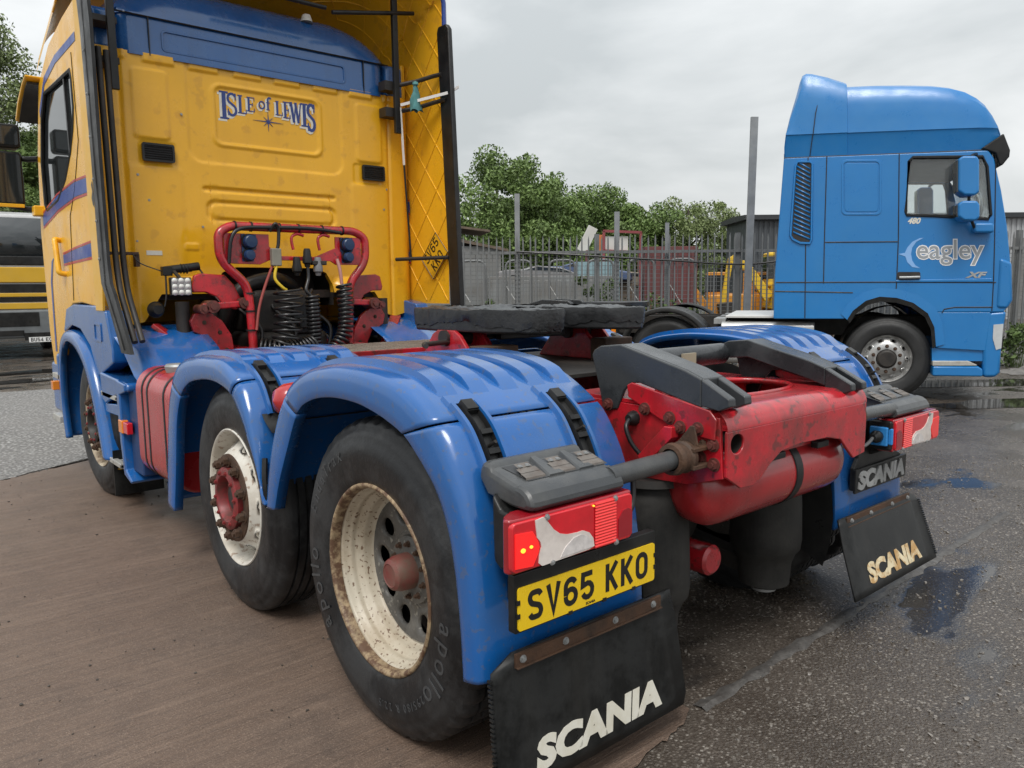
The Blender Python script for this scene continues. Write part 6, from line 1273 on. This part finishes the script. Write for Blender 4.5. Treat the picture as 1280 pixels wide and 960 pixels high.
# chassis, wheels
bpy.context.view_layer.update()
for o in DF.children_recursive:
    if o.type == 'MESH' and not o.data.get('fitted'):
        me = o.data; me['fitted'] = 1; co = np.empty(len(me.vertices)*3); me.vertices.foreach_get('co', co); co = co.reshape(-1, 3); y, z = co[:, 1].copy(), co[:, 2].copy()
        A_ = np.stack([np.ones_like(y), y, z, y*z, y*y, z*z], 1); co[:, 1] = A_@np.array(WY); co[:, 2] = A_@np.array(WZ); me.vertices.foreach_set('co', co.ravel()); me.update()
for s in (1, -1):
    D('chassis_rail', G().box(*sorted((s*0.35, s*0.43)), -5.0, 1.1, 0.75, 1.0), DARK)
    for y, dual in ((0.0, 0), (-2.72, 0), (-4.05, 1)):
        g = G().lathe([(0.296, -0.018), (0.300, -0.024), (0.296, -0.034), (0.285, -0.04), (0.275, -0.06), (0.262, -0.07)], (0, 0, 0), 'x', 56, s); g.join(holed_ring(0.20, 0.262, 10, 0.232, 0.016, 0.019, -0.02, -0.07, s, 0)); g.lathe([(0.20, -0.02), (0.19, -0.012), (0.12, -0.012), (0.115, -0.05), (0, -0.06)], (0, 0, 0), 'x', 40, s)
        w = obj('wheel', g, CHR, DF, smooth=40, weld=True); w.location = (s*1.16, y, 0.50)
        make_tyre(w, s, s*0.01, False, m=TYRE2)
        obj('hub', G().lathe([(0.115, -0.02), (0.11, 0.03), (0.09, 0.045), (0, 0.045)], (0, 0, 0), 'x', 32, s), DARK, w, smooth=30)
        for k in range(10): a = 2*PI*(k+0.5)/10; link('wheel_nut', NUT, w, (-s*0.012, 0.1575*math.cos(a), 0.1575*math.sin(a)), rot_to((s, 0, 0)), (1, 1, 0.7))
        if y < -1:
            D('mudguard', G().sheet([[(s*x, y+r*math.cos(math.radians(a)), 0.50+r*math.sin(math.radians(a))) for x, r in ((1.26, 0.575), (1.265, 0.60), (1.25, 0.635), (1.20, 0.645), (0.62, 0.645))] for a in range(5, 176, 8)]), BLK, smooth=50, solid=0.006)
            D('guard_marker', G().box(*sorted((s*1.27, s*1.25)), y+0.60, y+0.66, 0.80, 0.86), AMB)
    D('wheel_housing', G().sheet([[(s*x, 0.60*math.cos(math.radians(a))*1.0+0.05, 0.5+0.66*math.sin(math.radians(a))) for a in range(0, 181, 12)] for x in (0.75, 1.2)]), BLK, smooth=60)
    D('fuel_tank', G().prism(rrect(*sorted((s*1.18, s*0.6)), 0.40, 0.95, 0.08), 'y', -2.0, -0.85), mat('plain_aluminium', (0.42, 0.42, 0.41), 0.4, metal=0.6, var=0.1), bevel=0.01)
D('catwalk', G().box(-1.1, 1.1, -1.95, -1.0, 1.00, 1.03), mat('pale_deck', (0.6, 0.6, 0.58), 0.5), bevel=0.005)
D('deck_rib', G().box(-1.1, 1.1, -2.1, -1.95, 0.92, 0.99), GALV)
D('coupling_plate', G().prism([(x*1.0, y-4.1) for x, y in FW], 'z', 1.12, 1.20), GREASE, bevel=0.01)
D('loading_ramp', G().prism([(-4.15, 1.10), (-4.3, 1.22), (-4.7, 1.24), (-5.4, 1.05), (-5.4, 1.0), (-4.6, 1.08)], 'x', 0.3, 0.45).prism([(-4.15, 1.10), (-4.3, 1.22), (-4.7, 1.24), (-5.4, 1.05), (-5.4, 1.0), (-4.6, 1.08)], 'x', -0.45, -0.3), RAMPM, bevel=0.01)

# ---------------------------------------------------------------- truck with yellow grille on the left
DY = mat('grille_yellow', (0.62, 0.36, 0.02), 0.4, var=0.08, dirt=(0.4, 0.26, 0.05), damt=0.4); DG = mat('bumper_grey', (0.13, 0.14, 0.145), 0.5, var=0.15); DWH = mat('cab_pale_grey', (0.42, 0.42, 0.42), 0.4, coat=0.3, var=0.08)
LK = empty('flat_nosed_truck', (0.0, 17.4, 0), (0, 0, math.radians(176))); tag(LK, 'grey flat nosed truck with yellow and black grille parked behind the yellow cab', 'truck')
def K(name, g, m, parent=None, **k): return obj(name, g, m, parent or LK, **k)
cabp = [(0.0, 0.5), (0.02, 2.1), (-0.10, 2.4), (-0.32, 3.08), (-0.6, 3.16), (-1.9, 3.16), (-1.95, 0.9), (-0.3, 0.9), (-0.25, 0.5)]
K('cab_body', G().prism(cabp, 'x', -1.22, 1.22), DWH, bevel=0.06, seg=3)
K('windscreen', G().add([(-1.08, 0.012, 2.20), (1.08, 0.012, 2.20), (1.0, -0.27, 3.02), (-1.0, -0.27, 3.02)], [(0, 1, 2, 3)]), GLS, solid=0.02)
K('wiper_panel', G().box(-1.15, 1.15, 0.0, 0.05, 2.0, 2.19), BLK, bevel=0.02)
K('front_panel', G().box(-1.17, 1.17, 0.0, 0.06, 1.63, 1.96), DY, bevel=0.02)
for z0, z1, m in ((1.42, 1.60, BLK), (1.33, 1.41, DY), (1.22, 1.32, BLK), (1.07, 1.20, DY)): K('grille_bar', G().box(-1.05, 1.05, 0.0, 0.05 if m is DY else 0.03, z0, z1), m, bevel=0.012)
K('bumper', G().box(-1.22, 1.22, -0.2, 0.10, 0.45, 1.05), DG, bevel=0.05, seg=3)
K('bumper_intake', G().box(-0.6, 1.02, 0.09, 0.112, 0.70, 1.0).box(-0.3, 0.8, 0.09, 0.112, 0.50, 0.62), BLK, bevel=0.01)
K('number_board', G().box(-0.9, -0.3, 0.10, 0.13, 0.40, 0.56), BLK)
npk = K('number_plate', G().box(-0.89, -0.37, 0.13, 0.135, 0.355, 0.466), PLW)
g, w = letters('BU54 ECX', 0.05, 0.079, 0.014, 0.011, space=0.033, depth=0.001); g.v = [(-0.63-(x-w/2), 0.136+z, 0.371+y) for x, y, z in g.v]; letter_parts('plate_character', g, INK, npk)
for x in (-1.0, 1.0): K('head_lamp', G().box(x-0.17, x+0.17, 0.09, 0.115, 0.72, 0.95), MATS['lamp_glass'], bevel=0.02)
for s in (1, -1):
    K('mirror', G().prism(rrect(*sorted((s*1.30, s*1.52)), 2.25, 2.85, 0.04), 'y', -0.05, 0.08), BLK, bevel=0.02); K('mirror_arm', G().tube([(s*1.2, -0.05, 2.9), (s*1.42, 0.0, 2.9), (s*1.42, 0.0, 2.3)], 0.018, 6), BLK)
    for y in (-0.75, -3.6):
        w = obj('wheel', G().lathe([(0.30, -0.02), (0.28, -0.05), (0.2, -0.03), (0.0, -0.03)], (0, 0, 0), 'x', 36, s), WRIM, LK, smooth=40); w.location = (s*1.18, y, 0.5); make_tyre(w, s, 0, False, m=TYRE2)
K('chassis', G().box(-0.43, 0.43, -5.0, -0.4, 0.75, 1.0), DARK)
K('load_body', G().box(-1.22, 1.22, -5.4, -2.05, 1.05, 2.2), DG, bevel=0.02)
K('engine_cover', G().box(-0.9, 0.9, -1.8, -0.3, 0.45, 0.9), DARK)

# ---------------------------------------------------------------- boundary fence: rails, pales, posts, wire mesh
FD = 13.9
FEN = empty('security_fence', B(4, FD), (0, 0, YROT)); tag(FEN, 'grey galvanised security fence of upright pales and wire mesh behind the blue truck', 'fence')
FGAL = mat('weathered_galvanised', (0.17, 0.175, 0.175), 0.6, metal=0.3, var=0.2, vscale=3)
def FX(name, g, m, **k): return obj(name, g, m, FEN, **k)
L0, L1 = -7.5, 7.6
for z in (0.35, 2.04): FX('rail', G().box(L0, L1, -0.02, 0.02, z-0.025, z+0.025), FGAL)
pale = mesh_of('pale', G().prism([(-0.013, 0.06), (-0.013, 2.26), (0, 2.34), (0.013, 2.26), (0.013, 0.06)], 'y', -0.008, 0.008), FGAL, None)
n = int((L1-L0)/0.118)
for k in range(n):
    x = L0+0.06+k*0.118; link('pale', pale, FEN, (x+random.uniform(-.006, .006), -0.035, random.uniform(-0.02, 0.02)), (0, random.uniform(-0.008, 0.008), 0))
post = mesh_of('post', G().box(-0.04, 0.04, -0.04, 0.04, 0, 2.36), FGAL, None)
posts = np.arange(L0, L1+0.1, 2.52)
for x in posts: link('post', post, FEN, (x, 0.06, 0))
for a, b in zip(posts[:-1], posts[1:]):
    g = G()
    for x in np.arange(a+0.05, b-0.02, 0.10): g.bar((x, 0.035, 0.1), (x, 0.035, 2.02), 0.009, 0.009)
    for z in np.arange(0.15, 2.02, 0.075): g.bar((a+0.04, 0.04, z), (b-0.04, 0.04, z), 0.008, 0.008)
    stuff(FX('wire_mesh', g, FGAL, smooth=None))
FX('slack_cable', G().tube(smooth_path([(-0.9+L0+7.5-3, -0.07, 2.06), (-1.2, -0.08, 1.88), (0.2, -0.08, 1.80), (1.3, -0.08, 1.95), (2.0, -0.08, 2.12), (3.4, -0.08, 2.08)], 8), 0.018, 6), CABLE)
def pole(lat, dep, h, lean, r, label):
    o = obj('steel_pole', G().prism([(-r, -r), (r, -r), (r, -r*0.2), (r*0.5, -r*0.2), (r*0.5, r*0.6), (-r*0.5, r*0.6), (-r*0.5, -r*0.2), (-r, -r*0.2)], 'z', 0, h), mat('pole_galvanised', (0.25, 0.26, 0.265), 0.5, metal=0.3, var=0.15), smooth=None); o.location = B(lat, dep); o.rotation_euler = (0, lean, YROT); tag(o, label, 'pole', 'upright poles along the fence'); return o
pole(4.05, 13.35, 4.22, 0.012, 0.06, 'tallest grey steel pole, standing left of the blue truck cab')
pole(0.12, 14.0, 3.08, 0, 0.045, 'grey steel pole in front of the trees, nearest the yellow cab')
pole(1.90, 14.0, 2.75, 0, 0.045, 'grey steel pole rising beside the red frame on the scrap heap')
pole(2.80, 14.0, 2.55, 0.0, 0.035, 'short thin grey pole in front of the dark red container')
# tube frames with diagonal braces beyond the fence
tf = None
for k, lat in enumerate((-0.75, 0.15, 1.0, 1.75, 2.55, 3.35)):
    g = G().tube(fillet([(-0.25, 0, 0), (-0.25, 0, 1.95), (0.25, 0, 1.95), (0.25, 0, 0)], 0.15), 0.022, 8)
    o = empty('barrier_frame', B(lat, 15.2), (0, 0, YROT)); tag(o, ('tube frame with white diagonal brace nearest the yellow cab', 'second tube frame with diagonal brace from the yellow cab', 'tube frame with diagonal brace below the tilted white panel', 'tube frame with diagonal brace below the red steel frame', 'tube frame with diagonal brace in front of the dark red container', 'tube frame with diagonal brace nearest the tall pole')[k], 'barrier', 'row of tube frames behind the fence')
    obj('hoop', g, FGAL, o, smooth=60); obj('brace', G().bar((-0.24, -0.02, 1.45), (0.45, -0.02, 0.35), 0.03, 0.012), mat('white_brace', (0.6, 0.6, 0.58), 0.5), o)
# ---------------------------------------------------------------- scrap and plant beyond
def blk(name, lat, dep, rz, parts, label, cat, group=None):
    o = empty(name, B(lat, dep), (0, 0, YROT+rz)); tag(o, label, cat, group)
    for nm, g, m, bv in parts: obj(nm, g, m, o, bevel=bv)
    return o
GRC = mat('grey_container', (0.20, 0.21, 0.21), 0.6, var=0.15, dirt=(0.10, 0.08, 0.06), damt=0.5); DRD = mat('dark_red_container', (0.14, 0.035, 0.035), 0.6, var=0.15, dirt=(0.06, 0.04, 0.035), damt=0.5); LTB = mat('dull_teal_panel', (0.20, 0.30, 0.33), 0.6, var=0.15); BRN = mat('old_timber', (0.12, 0.09, 0.065), 0.8, var=0.3); OWH = mat('off_white_panel', (0.58, 0.57, 0.54), 0.5, var=0.1, dirt=(0.35, 0.3, 0.25), damt=0.4)
def container(w, h, d, ribs=12):
    g = G().box(-w/2, w/2, -d/2, d/2, 0.1, h)
    for k in range(ribs): x = -w/2+w*(k+0.5)/ribs; g.box(x-w/ribs*0.25, x+w/ribs*0.25, -d/2-0.03, -d/2, 0.2, h-0.1)
    return g
blk('scrap_container', 1.0, 20.0, 0.05, [('walls', container(3.2, 1.7, 1.6), GRC, 0.01)], 'low grey ribbed container seen through the left part of the fence', 'container')
blk('scrap_container', 4.6, 23.0, -0.03, [('walls', container(1.5, 2.55, 1.6, 6), DRD, 0.01)], 'dark red container beyond the fence, tallest in the scrap yard', 'container')
blk('scrap_container', 2.35, 21.5, 0.0, [('walls', container(1.1, 2.1, 1.6, 5), LTB, 0.01)], 'dull blue green container beyond the fence', 'container')
blk('tipper_panel', 2.15, 21.9, 0.1, [('panel', G().obox((0, 0, 2.75), (0.9, 0, -0.45), (0, 1, 0), (0.45, 0, 0.9), 0.28, 0.06, 0.75), OWH, 0.01), ('stand', G().box(-0.05, 0.05, -0.04, 0.04, 0, 2.45), DRD, 0.0)], 'white upright panel tilted on top of the scrap heap', 'scrap')
g = G()
for a, b in (((-0.5, 0, 2.4), (-0.5, 0, 3.0)), ((0.55, 0, 2.4), (0.55, 0, 2.95)), ((-0.52, 0, 3.0), (0.57, 0, 2.95)), ((-0.5, 0, 2.45), (0.55, 0, 2.4)), ((-0.5, 0, 2.4), (-0.5, 0, 0)), ((0.55, 0, 2.4), (0.55, 0, 0))): g.bar(a, b, 0.07, 0.07)
blk('red_frame', 3.15, 22.2, 0.0, [('frame', g, mat('faded_red_steel', (0.22, 0.045, 0.05), 0.6, var=0.2), 0.0), ('striped_board', G().box(-0.45, 0.2, 0.06, 0.1, 2.45, 2.85), OWH, 0.0), ('board_end', G().box(-0.75, -0.53, 0.06, 0.1, 2.4, 2.9), mat('orange_board', (0.5, 0.16, 0.05), 0.6), 0.0)], 'rectangular dull red steel frame standing on the scrap heap', 'frame')
# crushed cars
def wreck(lat, dep, rz, z, m, label):
    o = empty('crushed_car', B(lat, dep, z), (0, 0.07, YROT+rz)); o.scale = (0.9, 1, 0.55); tag(o, label, 'car')
    prof = [(-1.5, 0.25), (-1.5, 0.62), (-1.3, 0.72), (-0.75, 0.80), (-0.3, 1.05), (0.5, 1.02), (1.0, 0.78), (1.45, 0.70), (1.5, 0.25)]
    obj('body', G().prism(prof, 'y', -0.65, 0.65), m, o, bevel=0.08, seg=3); obj('window', G().prism([(-0.62, 0.80), (-0.28, 0.99), (0.45, 0.97), (0.82, 0.80)], 'y', -0.655, 0.655), GLS, o)
    for x in (-0.95, 0.95): obj('wheel', G().cyl((x, -0.66, 0.25), (x, -0.5, 0.25), 0.25, 20), TYRE2, o)
wreck(0.9, 22.6, 0.1, 1.45, mat('wreck_silver', (0.26, 0.27, 0.28), 0.5, var=0.4, vscale=3, dirt=(0.12, 0.08, 0.06), damt=0.6), 'flattened pale silver car on top of the scrap heap')
wreck(2.2, 22.9, -0.2, 1.55, mat('wreck_blue', (0.05, 0.10, 0.24), 0.5, var=0.4, vscale=3, dirt=(0.10, 0.09, 0.08), damt=0.6), 'flattened blue car on top of the scrap heap')
wreck(3.5, 24.0, 0.15, 1.3, mat('wreck_beige', (0.30, 0.26, 0.20), 0.5, var=0.2), 'flattened beige car below the red frame')
for k, (lat, dep, z0) in enumerate(((0.9, 22.6, 0), (2.2, 22.9, 0), (3.5, 24.0, 0))):
    blk('scrap_stillage', lat, dep, 0.1*k, [('walls', container(2.6, 1.62-0.12*k, 1.4, 9), (GRC, BRN, GRC)[k], 0.01)], ('grey scrap bin under the silver car', 'brown scrap bin under the blue car', 'grey scrap bin under the beige car')[k], 'bin')
blk('lean_to_shed', -1.05, 23, 0.2, [('roof', G().prism([(-1.8, 2.95), (0.8, 2.45), (0.8, 2.52), (-1.8, 3.05)], 'y', -1, 1), BRN, 0.0), ('roof_board', G().prism([(-1.8, 3.25), (0.3, 3.0), (0.3, 3.06), (-1.8, 3.32)], 'y', -0.9, 0.9), BRN, 0.0), ('wall', G().box(-1.8, 0.6, -0.9, 0.9, 0, 2.6), GRC, 0.0)], 'old lean-to shed with sagging timber roof at the edge of the yellow cab', 'shed')
def digger(lat, dep, rz, m, label, sc_=1.0):
    o = empty('excavator', B(lat, dep), (0, 0, YROT+rz)); o.scale = (sc_,)*3; tag(o, label, 'excavator', 'yellow plant in the far yard')
    for s in (-1, 1): obj('track', G().prism(rrect(-0.85, 0.85, 0.02, 0.48, 0.22), 'y', s*0.55, s*0.85), TYRE2, o, bevel=0.02)
    obj('body', G().prism([(-0.9, 0.55), (-0.95, 1.1), (-0.8, 1.25), (0.5, 1.2), (0.6, 0.55)], 'y', -0.7, 0.7), m, o, bevel=0.05, seg=3)
    cb = obj('cab', G().box(-0.1, 0.6, -0.65, 0.1, 1.1, 1.95), m, o, bevel=0.04); obj('window', G().box(-0.04, 0.62, -0.66, 0.11, 1.3, 1.85), GLS, cb)
    obj('boom', G().prism([(0.5, 0.9), (1.1, 1.7), (1.5, 1.85), (1.55, 1.7), (1.2, 1.5), (0.7, 0.75)], 'y', 0.2, 0.4), m, o, bevel=0.02); obj('arm', G().prism([(1.45, 1.9), (1.6, 1.8), (1.75, 0.7), (1.65, 0.65)], 'y', 0.22, 0.38), m, o, bevel=0.02); obj('bucket', G().prism([(1.5, 0.75), (1.85, 0.7), (1.75, 0.3), (1.45, 0.35)], 'y', 0.05, 0.55), DARK, o, bevel=0.02)
ORG = mat('plant_orange', (0.55, 0.23, 0.02), 0.5, var=0.15); YLP = mat('plant_yellow', (0.62, 0.40, 0.02), 0.5, var=0.1)
digger(6.75, 24.5, 2.9, ORG, 'orange excavator left of the tall pole in the far yard', 0.95); digger(7.75, 25.5, 0.2, ORG, 'orange excavator just right of the tall pole in the far yard', 0.95); digger(8.7, 24.0, 3.0, YLP, 'yellow excavator half hidden by the blue truck cab', 1.25)
# dark clad warehouse
WH = empty('warehouse', B(15, 31), (0, 0, YROT)); tag(WH, 'long dark grey ribbed metal warehouse behind the blue truck', 'building')
DCL = mat('dark_cladding', (0.055, 0.062, 0.07), 0.5, var=0.06, vscale=1); LCL = mat('light_cladding', (0.36, 0.37, 0.38), 0.5, var=0.06, vscale=1)
g = G().box(-5.6, 3.6, 0, 3, 0, 4.05)
for k in range(46): x = -5.55+k*0.2; g.box(x, x+0.09, -0.04, 0.0, 0, 3.95)
obj('dark_wall', g, DCL, WH, smooth=None)
g = G().box(3.62, 14, 0, 3, 0, 4.05)
for k in range(50): x = 3.66+k*0.2; g.box(x, x+0.09, -0.04, 0.0, 0, 3.95)
obj('light_wall', g, LCL, WH, smooth=None)
obj('roof', G().prism([(-0.25, 4.0), (-0.25, 4.18), (1.5, 4.24), (3.2, 4.18), (3.2, 4.0)], 'x', -5.8, 14.2), mat('dark_fascia', (0.03, 0.033, 0.036), 0.5), WH)
for x in (5.0, 8.0): obj('door', G().box(x, x+2.2, -0.06, 0.0, 0, 3.2), GRC, WH)
# pale blue corrugated building at the left
CB = empty('corrugated_building', B(-17.6, 27), (0, 0, YROT+0.6)); tag(CB, 'pale blue corrugated building behind the flat nosed truck', 'building')
g = G().box(-5, 5, 0, 6, 0, 5.6)
for k in range(34): x = -4.95+k*0.3; g.box(x, x+0.13, -0.05, 0, 0, 5.5)
obj('wall', g, mat('pale_blue_cladding', (0.30, 0.40, 0.45), 0.5, var=0.08, vscale=1), CB, smooth=None); obj('roof', G().prism([(-0.3, 5.55), (-0.3, 5.7), (3, 6.6), (6.3, 5.7), (6.3, 5.55)], 'x', -5.2, 5.2), LCL, CB)
obj('window', G().box(1.0, 2.6, -0.06, -0.02, 3.0, 4.2), GLS, CB)
# ---------------------------------------------------------------- trees, hedge, weeds
def foliage(name, c, lo):
    m = bpy.data.materials.new(name); m.use_nodes = True; N = m.node_tree.nodes; L = m.node_tree.links; b = N['Principled BSDF']
    g = N.new('ShaderNodeNewGeometry'); x = N.new('ShaderNodeMix'); x.data_type = 'RGBA'; x.inputs['A'].default_value = (*lo, 1); x.inputs['B'].default_value = (*c, 1)
    L.new(g.outputs['Random Per Island'], x.inputs['Factor'])
    tc = N.new('ShaderNodeTexCoord'); n = N.new('ShaderNodeTexNoise'); n.inputs['Scale'].default_value = 0.55; n.inputs['Detail'].default_value = 3; L.new(tc.outputs['Object'], n.inputs['Vector'])
    h = N.new('ShaderNodeHueSaturation'); r = N.new('ShaderNodeMapRange'); r.inputs['From Min'].default_value = 0.3; r.inputs['From Max'].default_value = 0.7; r.inputs['To Min'].default_value = 0.72; r.inputs['To Max'].default_value = 1.25
    L.new(n.outputs['Fac'], r.inputs['Value']); L.new(r.outputs[0], h.inputs['Value']); L.new(x.outputs['Result'], h.inputs['Color']); L.new(h.outputs[0], b.inputs['Base Color']); b.inputs['Roughness'].default_value = 0.6
    b.inputs['Transmission Weight'].default_value = 0.0; b.inputs['Subsurface Weight'].default_value = 0.0
    return m
LEAF = foliage('green_foliage', (0.17, 0.25, 0.068), (0.095, 0.155, 0.04)); LEAF2 = foliage('light_foliage', (0.21, 0.26, 0.10), (0.12, 0.165, 0.055)); LEAF3 = foliage('weed_foliage', (0.10, 0.16, 0.035), (0.04, 0.07, 0.015))  # tree greens are lightened in colour to stand in for distance haze
BARK = mat('bark', (0.06, 0.05, 0.04), 0.85, var=0.3)
def leaf_cloud(clumps, per, size, r):
    cs = np.repeat(clumps[:, :3], per, 0); rad = np.repeat(clumps[:, 3], per)
    n = len(cs); d = r.standard_normal((n, 3)); d /= np.linalg.norm(d, axis=1, keepdims=True); d *= (rad*r.random(n)**0.45)[:, None]; c = cs+d*np.array((1, 1, 0.8))
    a = r.standard_normal((n, 3)); a /= np.linalg.norm(a, axis=1, keepdims=True); b = np.cross(a, r.standard_normal((n, 3))); b /= np.linalg.norm(b, axis=1, keepdims=True)
    s = (size*r.uniform(0.6, 1.3, n))[:, None]
    v = np.stack([c-a*s, c-b*s*0.5+a*s*0.1, c+a*s, c+b*s*0.5+a*s*0.1], 1).reshape(-1, 3); f = np.arange(4*n).reshape(-1, 4); return v, f
def tree(lat, dep, h, cr, label, m=LEAF, seed=0, per=150, ncl=60, size=0.16, cz=0.62, shape=1.0, trunk=True, name='tree'):
    r = np.random.default_rng(seed); o = empty(name, B(lat, dep)); tag(o, label, 'tree', 'trees around the yard')
    k = ncl; u = r.standard_normal((k, 3)); u /= np.linalg.norm(u, axis=1, keepdims=True); u *= (r.random(k)**0.38)[:, None]
    c = u*np.array((cr, cr, h*(1-cz)*shape))+np.array((0, 0, h*cz)); c[:, 2] = np.clip(c[:, 2], 0.3, None); cl = np.concatenate([c, (cr*r.uniform(0.14, 0.36, k))[:, None]], 1)
    v, f = leaf_cloud(cl, int(per*3.0), size*0.56, r); me = bpy.data.meshes.new('crown'); me.from_pydata(v.tolist(), [], f.tolist()); me.materials.append(m); link('crown', me, o)
    g = G().tube(smooth_path([(0, 0, 0), (0.05, 0.1, h*0.3), (-0.1, 0, h*0.6), (0, 0.1, h*0.88)], 4), [h*0.022*(1-0.055*i) for i in range(13)], 8)
    for j in range(9):
        t = c[r.integers(k)]; z0 = h*r.uniform(0.25, 0.6); g.tube(smooth_path([(0, 0.05, z0), (t[0]*0.5, t[1]*0.5, (z0+t[2])/2+0.2), tuple(t)], 4), [h*0.008]*5+[h*0.006, h*0.005, h*0.004, h*0.003], 6)
    obj('trunk', g, BARK, o, smooth=60)
tl = ['tall round green tree beside the edge of the yellow cab, left of the gap', 'green tree just right of the yellow cab, in front of the taller one', 'wide low green tree in the middle of the tree line above the red frame', 'rounded green tree above the dark red container', 'loose pale green tree with open branches, left of the tall pole', 'small pale tree right beside the tall pole', 'bushy green tree behind the scrap heap', 'far green tree closing the gap in the tree line']
for k, (lat, dep, h, cr, m, pr_, cl_, sz) in enumerate([(-0.6, 40, 8.0, 3.4, LEAF, 170, 90, .17), (1.2, 42, 7.7, 2.6, LEAF, 150, 70, .16), (4.4, 46, 7.1, 3.6, LEAF, 170, 80, .17), (7.6, 46, 6.6, 3.0, LEAF, 150, 70, .17), (10.3, 45, 6.6, 2.6, LEAF2, 95, 50, .15), (12.6, 46, 6.4, 2.4, LEAF2, 80, 46, .15), (2.6, 39, 4.8, 2.4, LEAF, 130, 60, .16), (6.0, 50, 6.9, 3.4, LEAF, 130, 70, .18)]):
    tree(lat, dep, h, cr, tl[k], m, 10+k, pr_, cl_, sz, cz=0.55)
ll = ['large leafy tree at the left edge rising above the door mirror', 'lower leafy tree behind the flat nosed truck', 'tall tree filling the sky gap beside the cab door', 'bushy tree behind the cab window on the left']
for k, (lat, dep, h, cr, m, pr_, cl_, sz) in enumerate([(-17.3, 24, 10.6, 2.6, LEAF2, 260, 90, .11), (-14.6, 26, 7.2, 2.2, LEAF, 220, 70, .12), (-19.5, 25, 9.0, 2.8, LEAF2, 220, 80, .12), (-15.7, 29, 8.6, 2.4, LEAF2, 200, 70, .12)]):
    tree(lat, dep, h, cr, ll[k], m, 30+k, pr_, cl_, sz, cz=0.60)
# far wood behind everything, one mass
r = np.random.default_rng(5); k = 260; lat = r.uniform(-60, 90, k); dep = r.uniform(70, 95, k); cl = np.array([(*B(a, b)[:2], r.uniform(1, 5.0), r.uniform(1.2, 2.4)) for a, b in zip(lat, dep)])
v, f = leaf_cloud(cl, 160, 0.32, r); me = bpy.data.meshes.new('far_wood'); me.from_pydata(v.tolist(), [], f.tolist()); me.materials.append(LEAF); stuff(link('far_wood', me), 'distant green wood along the horizon', 'wood')
# hedge and weeds along the fence
def weed(lat, dep, h, w, label, seed, per=60, ncl=14, size=0.045):
    r = np.random.default_rng(seed); o = empty('weed_clump', B(lat, dep)); tag(o, label, 'plant', 'weeds along the fence')
    c = np.stack([r.uniform(-w, w, ncl), r.uniform(-0.25, 0.25, ncl), h*r.uniform(0.1, 0.95, ncl)], 1); cl = np.concatenate([c, r.uniform(0.10, 0.24, ncl)[:, None]], 1); v, f = leaf_cloud(cl, per, size, r)
    me = bpy.data.meshes.new('leaves'); me.from_pydata(v.tolist(), [], f.tolist()); me.materials.append(LEAF3); link('leaves', me, o)
    g = G()
    for q in c: g.tube([(q[0]*0.6, q[1]*0.6, 0), tuple(q)], [0.008, 0.004], 5)
    obj('stems', g, mat('weed_stem', (0.10, 0.13, 0.05), 0.7), o)
for k, (lat, dep, h, w, lb) in enumerate([(-0.3, 14.4, 1.2, .5, 'weeds climbing the fence beside the yellow cab'), (0.6, 14.5, 0.9, .5, 'low weeds behind the coupling plate'), (1.55, 14.4, 1.7, .5, 'tall weeds growing through the fence below the red frame'), (2.35, 14.4, 1.3, .5, 'leafy weeds in the middle of the fence'), (3.1, 14.3, 1.1, .45, 'weeds left of the tall pole'), (3.75, 14.2, 0.7, .3, 'small weeds at the foot of the tall pole'), (8.55, 13.0, 0.75, .35, 'weeds growing right of the blue truck'), (9.2, 13.1, 0.9, .4, 'weeds at the right edge beyond the blue truck'), (9.7, 13.0, 0.6, .4, 'lowest weeds at the far right edge')]):
    weed(lat, dep, h, w, lb, 60+k)
# crumpled sheeting by the fence foot
rows = []; r = random.Random(4)
for i in range(30):
    row = []
    for j in range(10):
        e = math.sin(PI*i/29)*math.sin(PI*j/9); row.append((-0.9+1.8*i/29+r.uniform(-.03, .03), -0.3+0.6*j/9+r.uniform(-.03, .03), 0.004+e*(0.12+r.uniform(-0.05, 0.08))))
    rows.append(row)
o = obj('crumpled_sheeting', G().sheet(rows), mat('wet_grey_sheeting', (0.16, 0.15, 0.14), 0.45, var=0.4, vscale=8), smooth=50); o.location = B(8.7, 12.2); o.rotation_euler = (0, 0, YROT); tag(o, 'crumpled wet grey sheeting on the ground by the fence', 'sheeting')
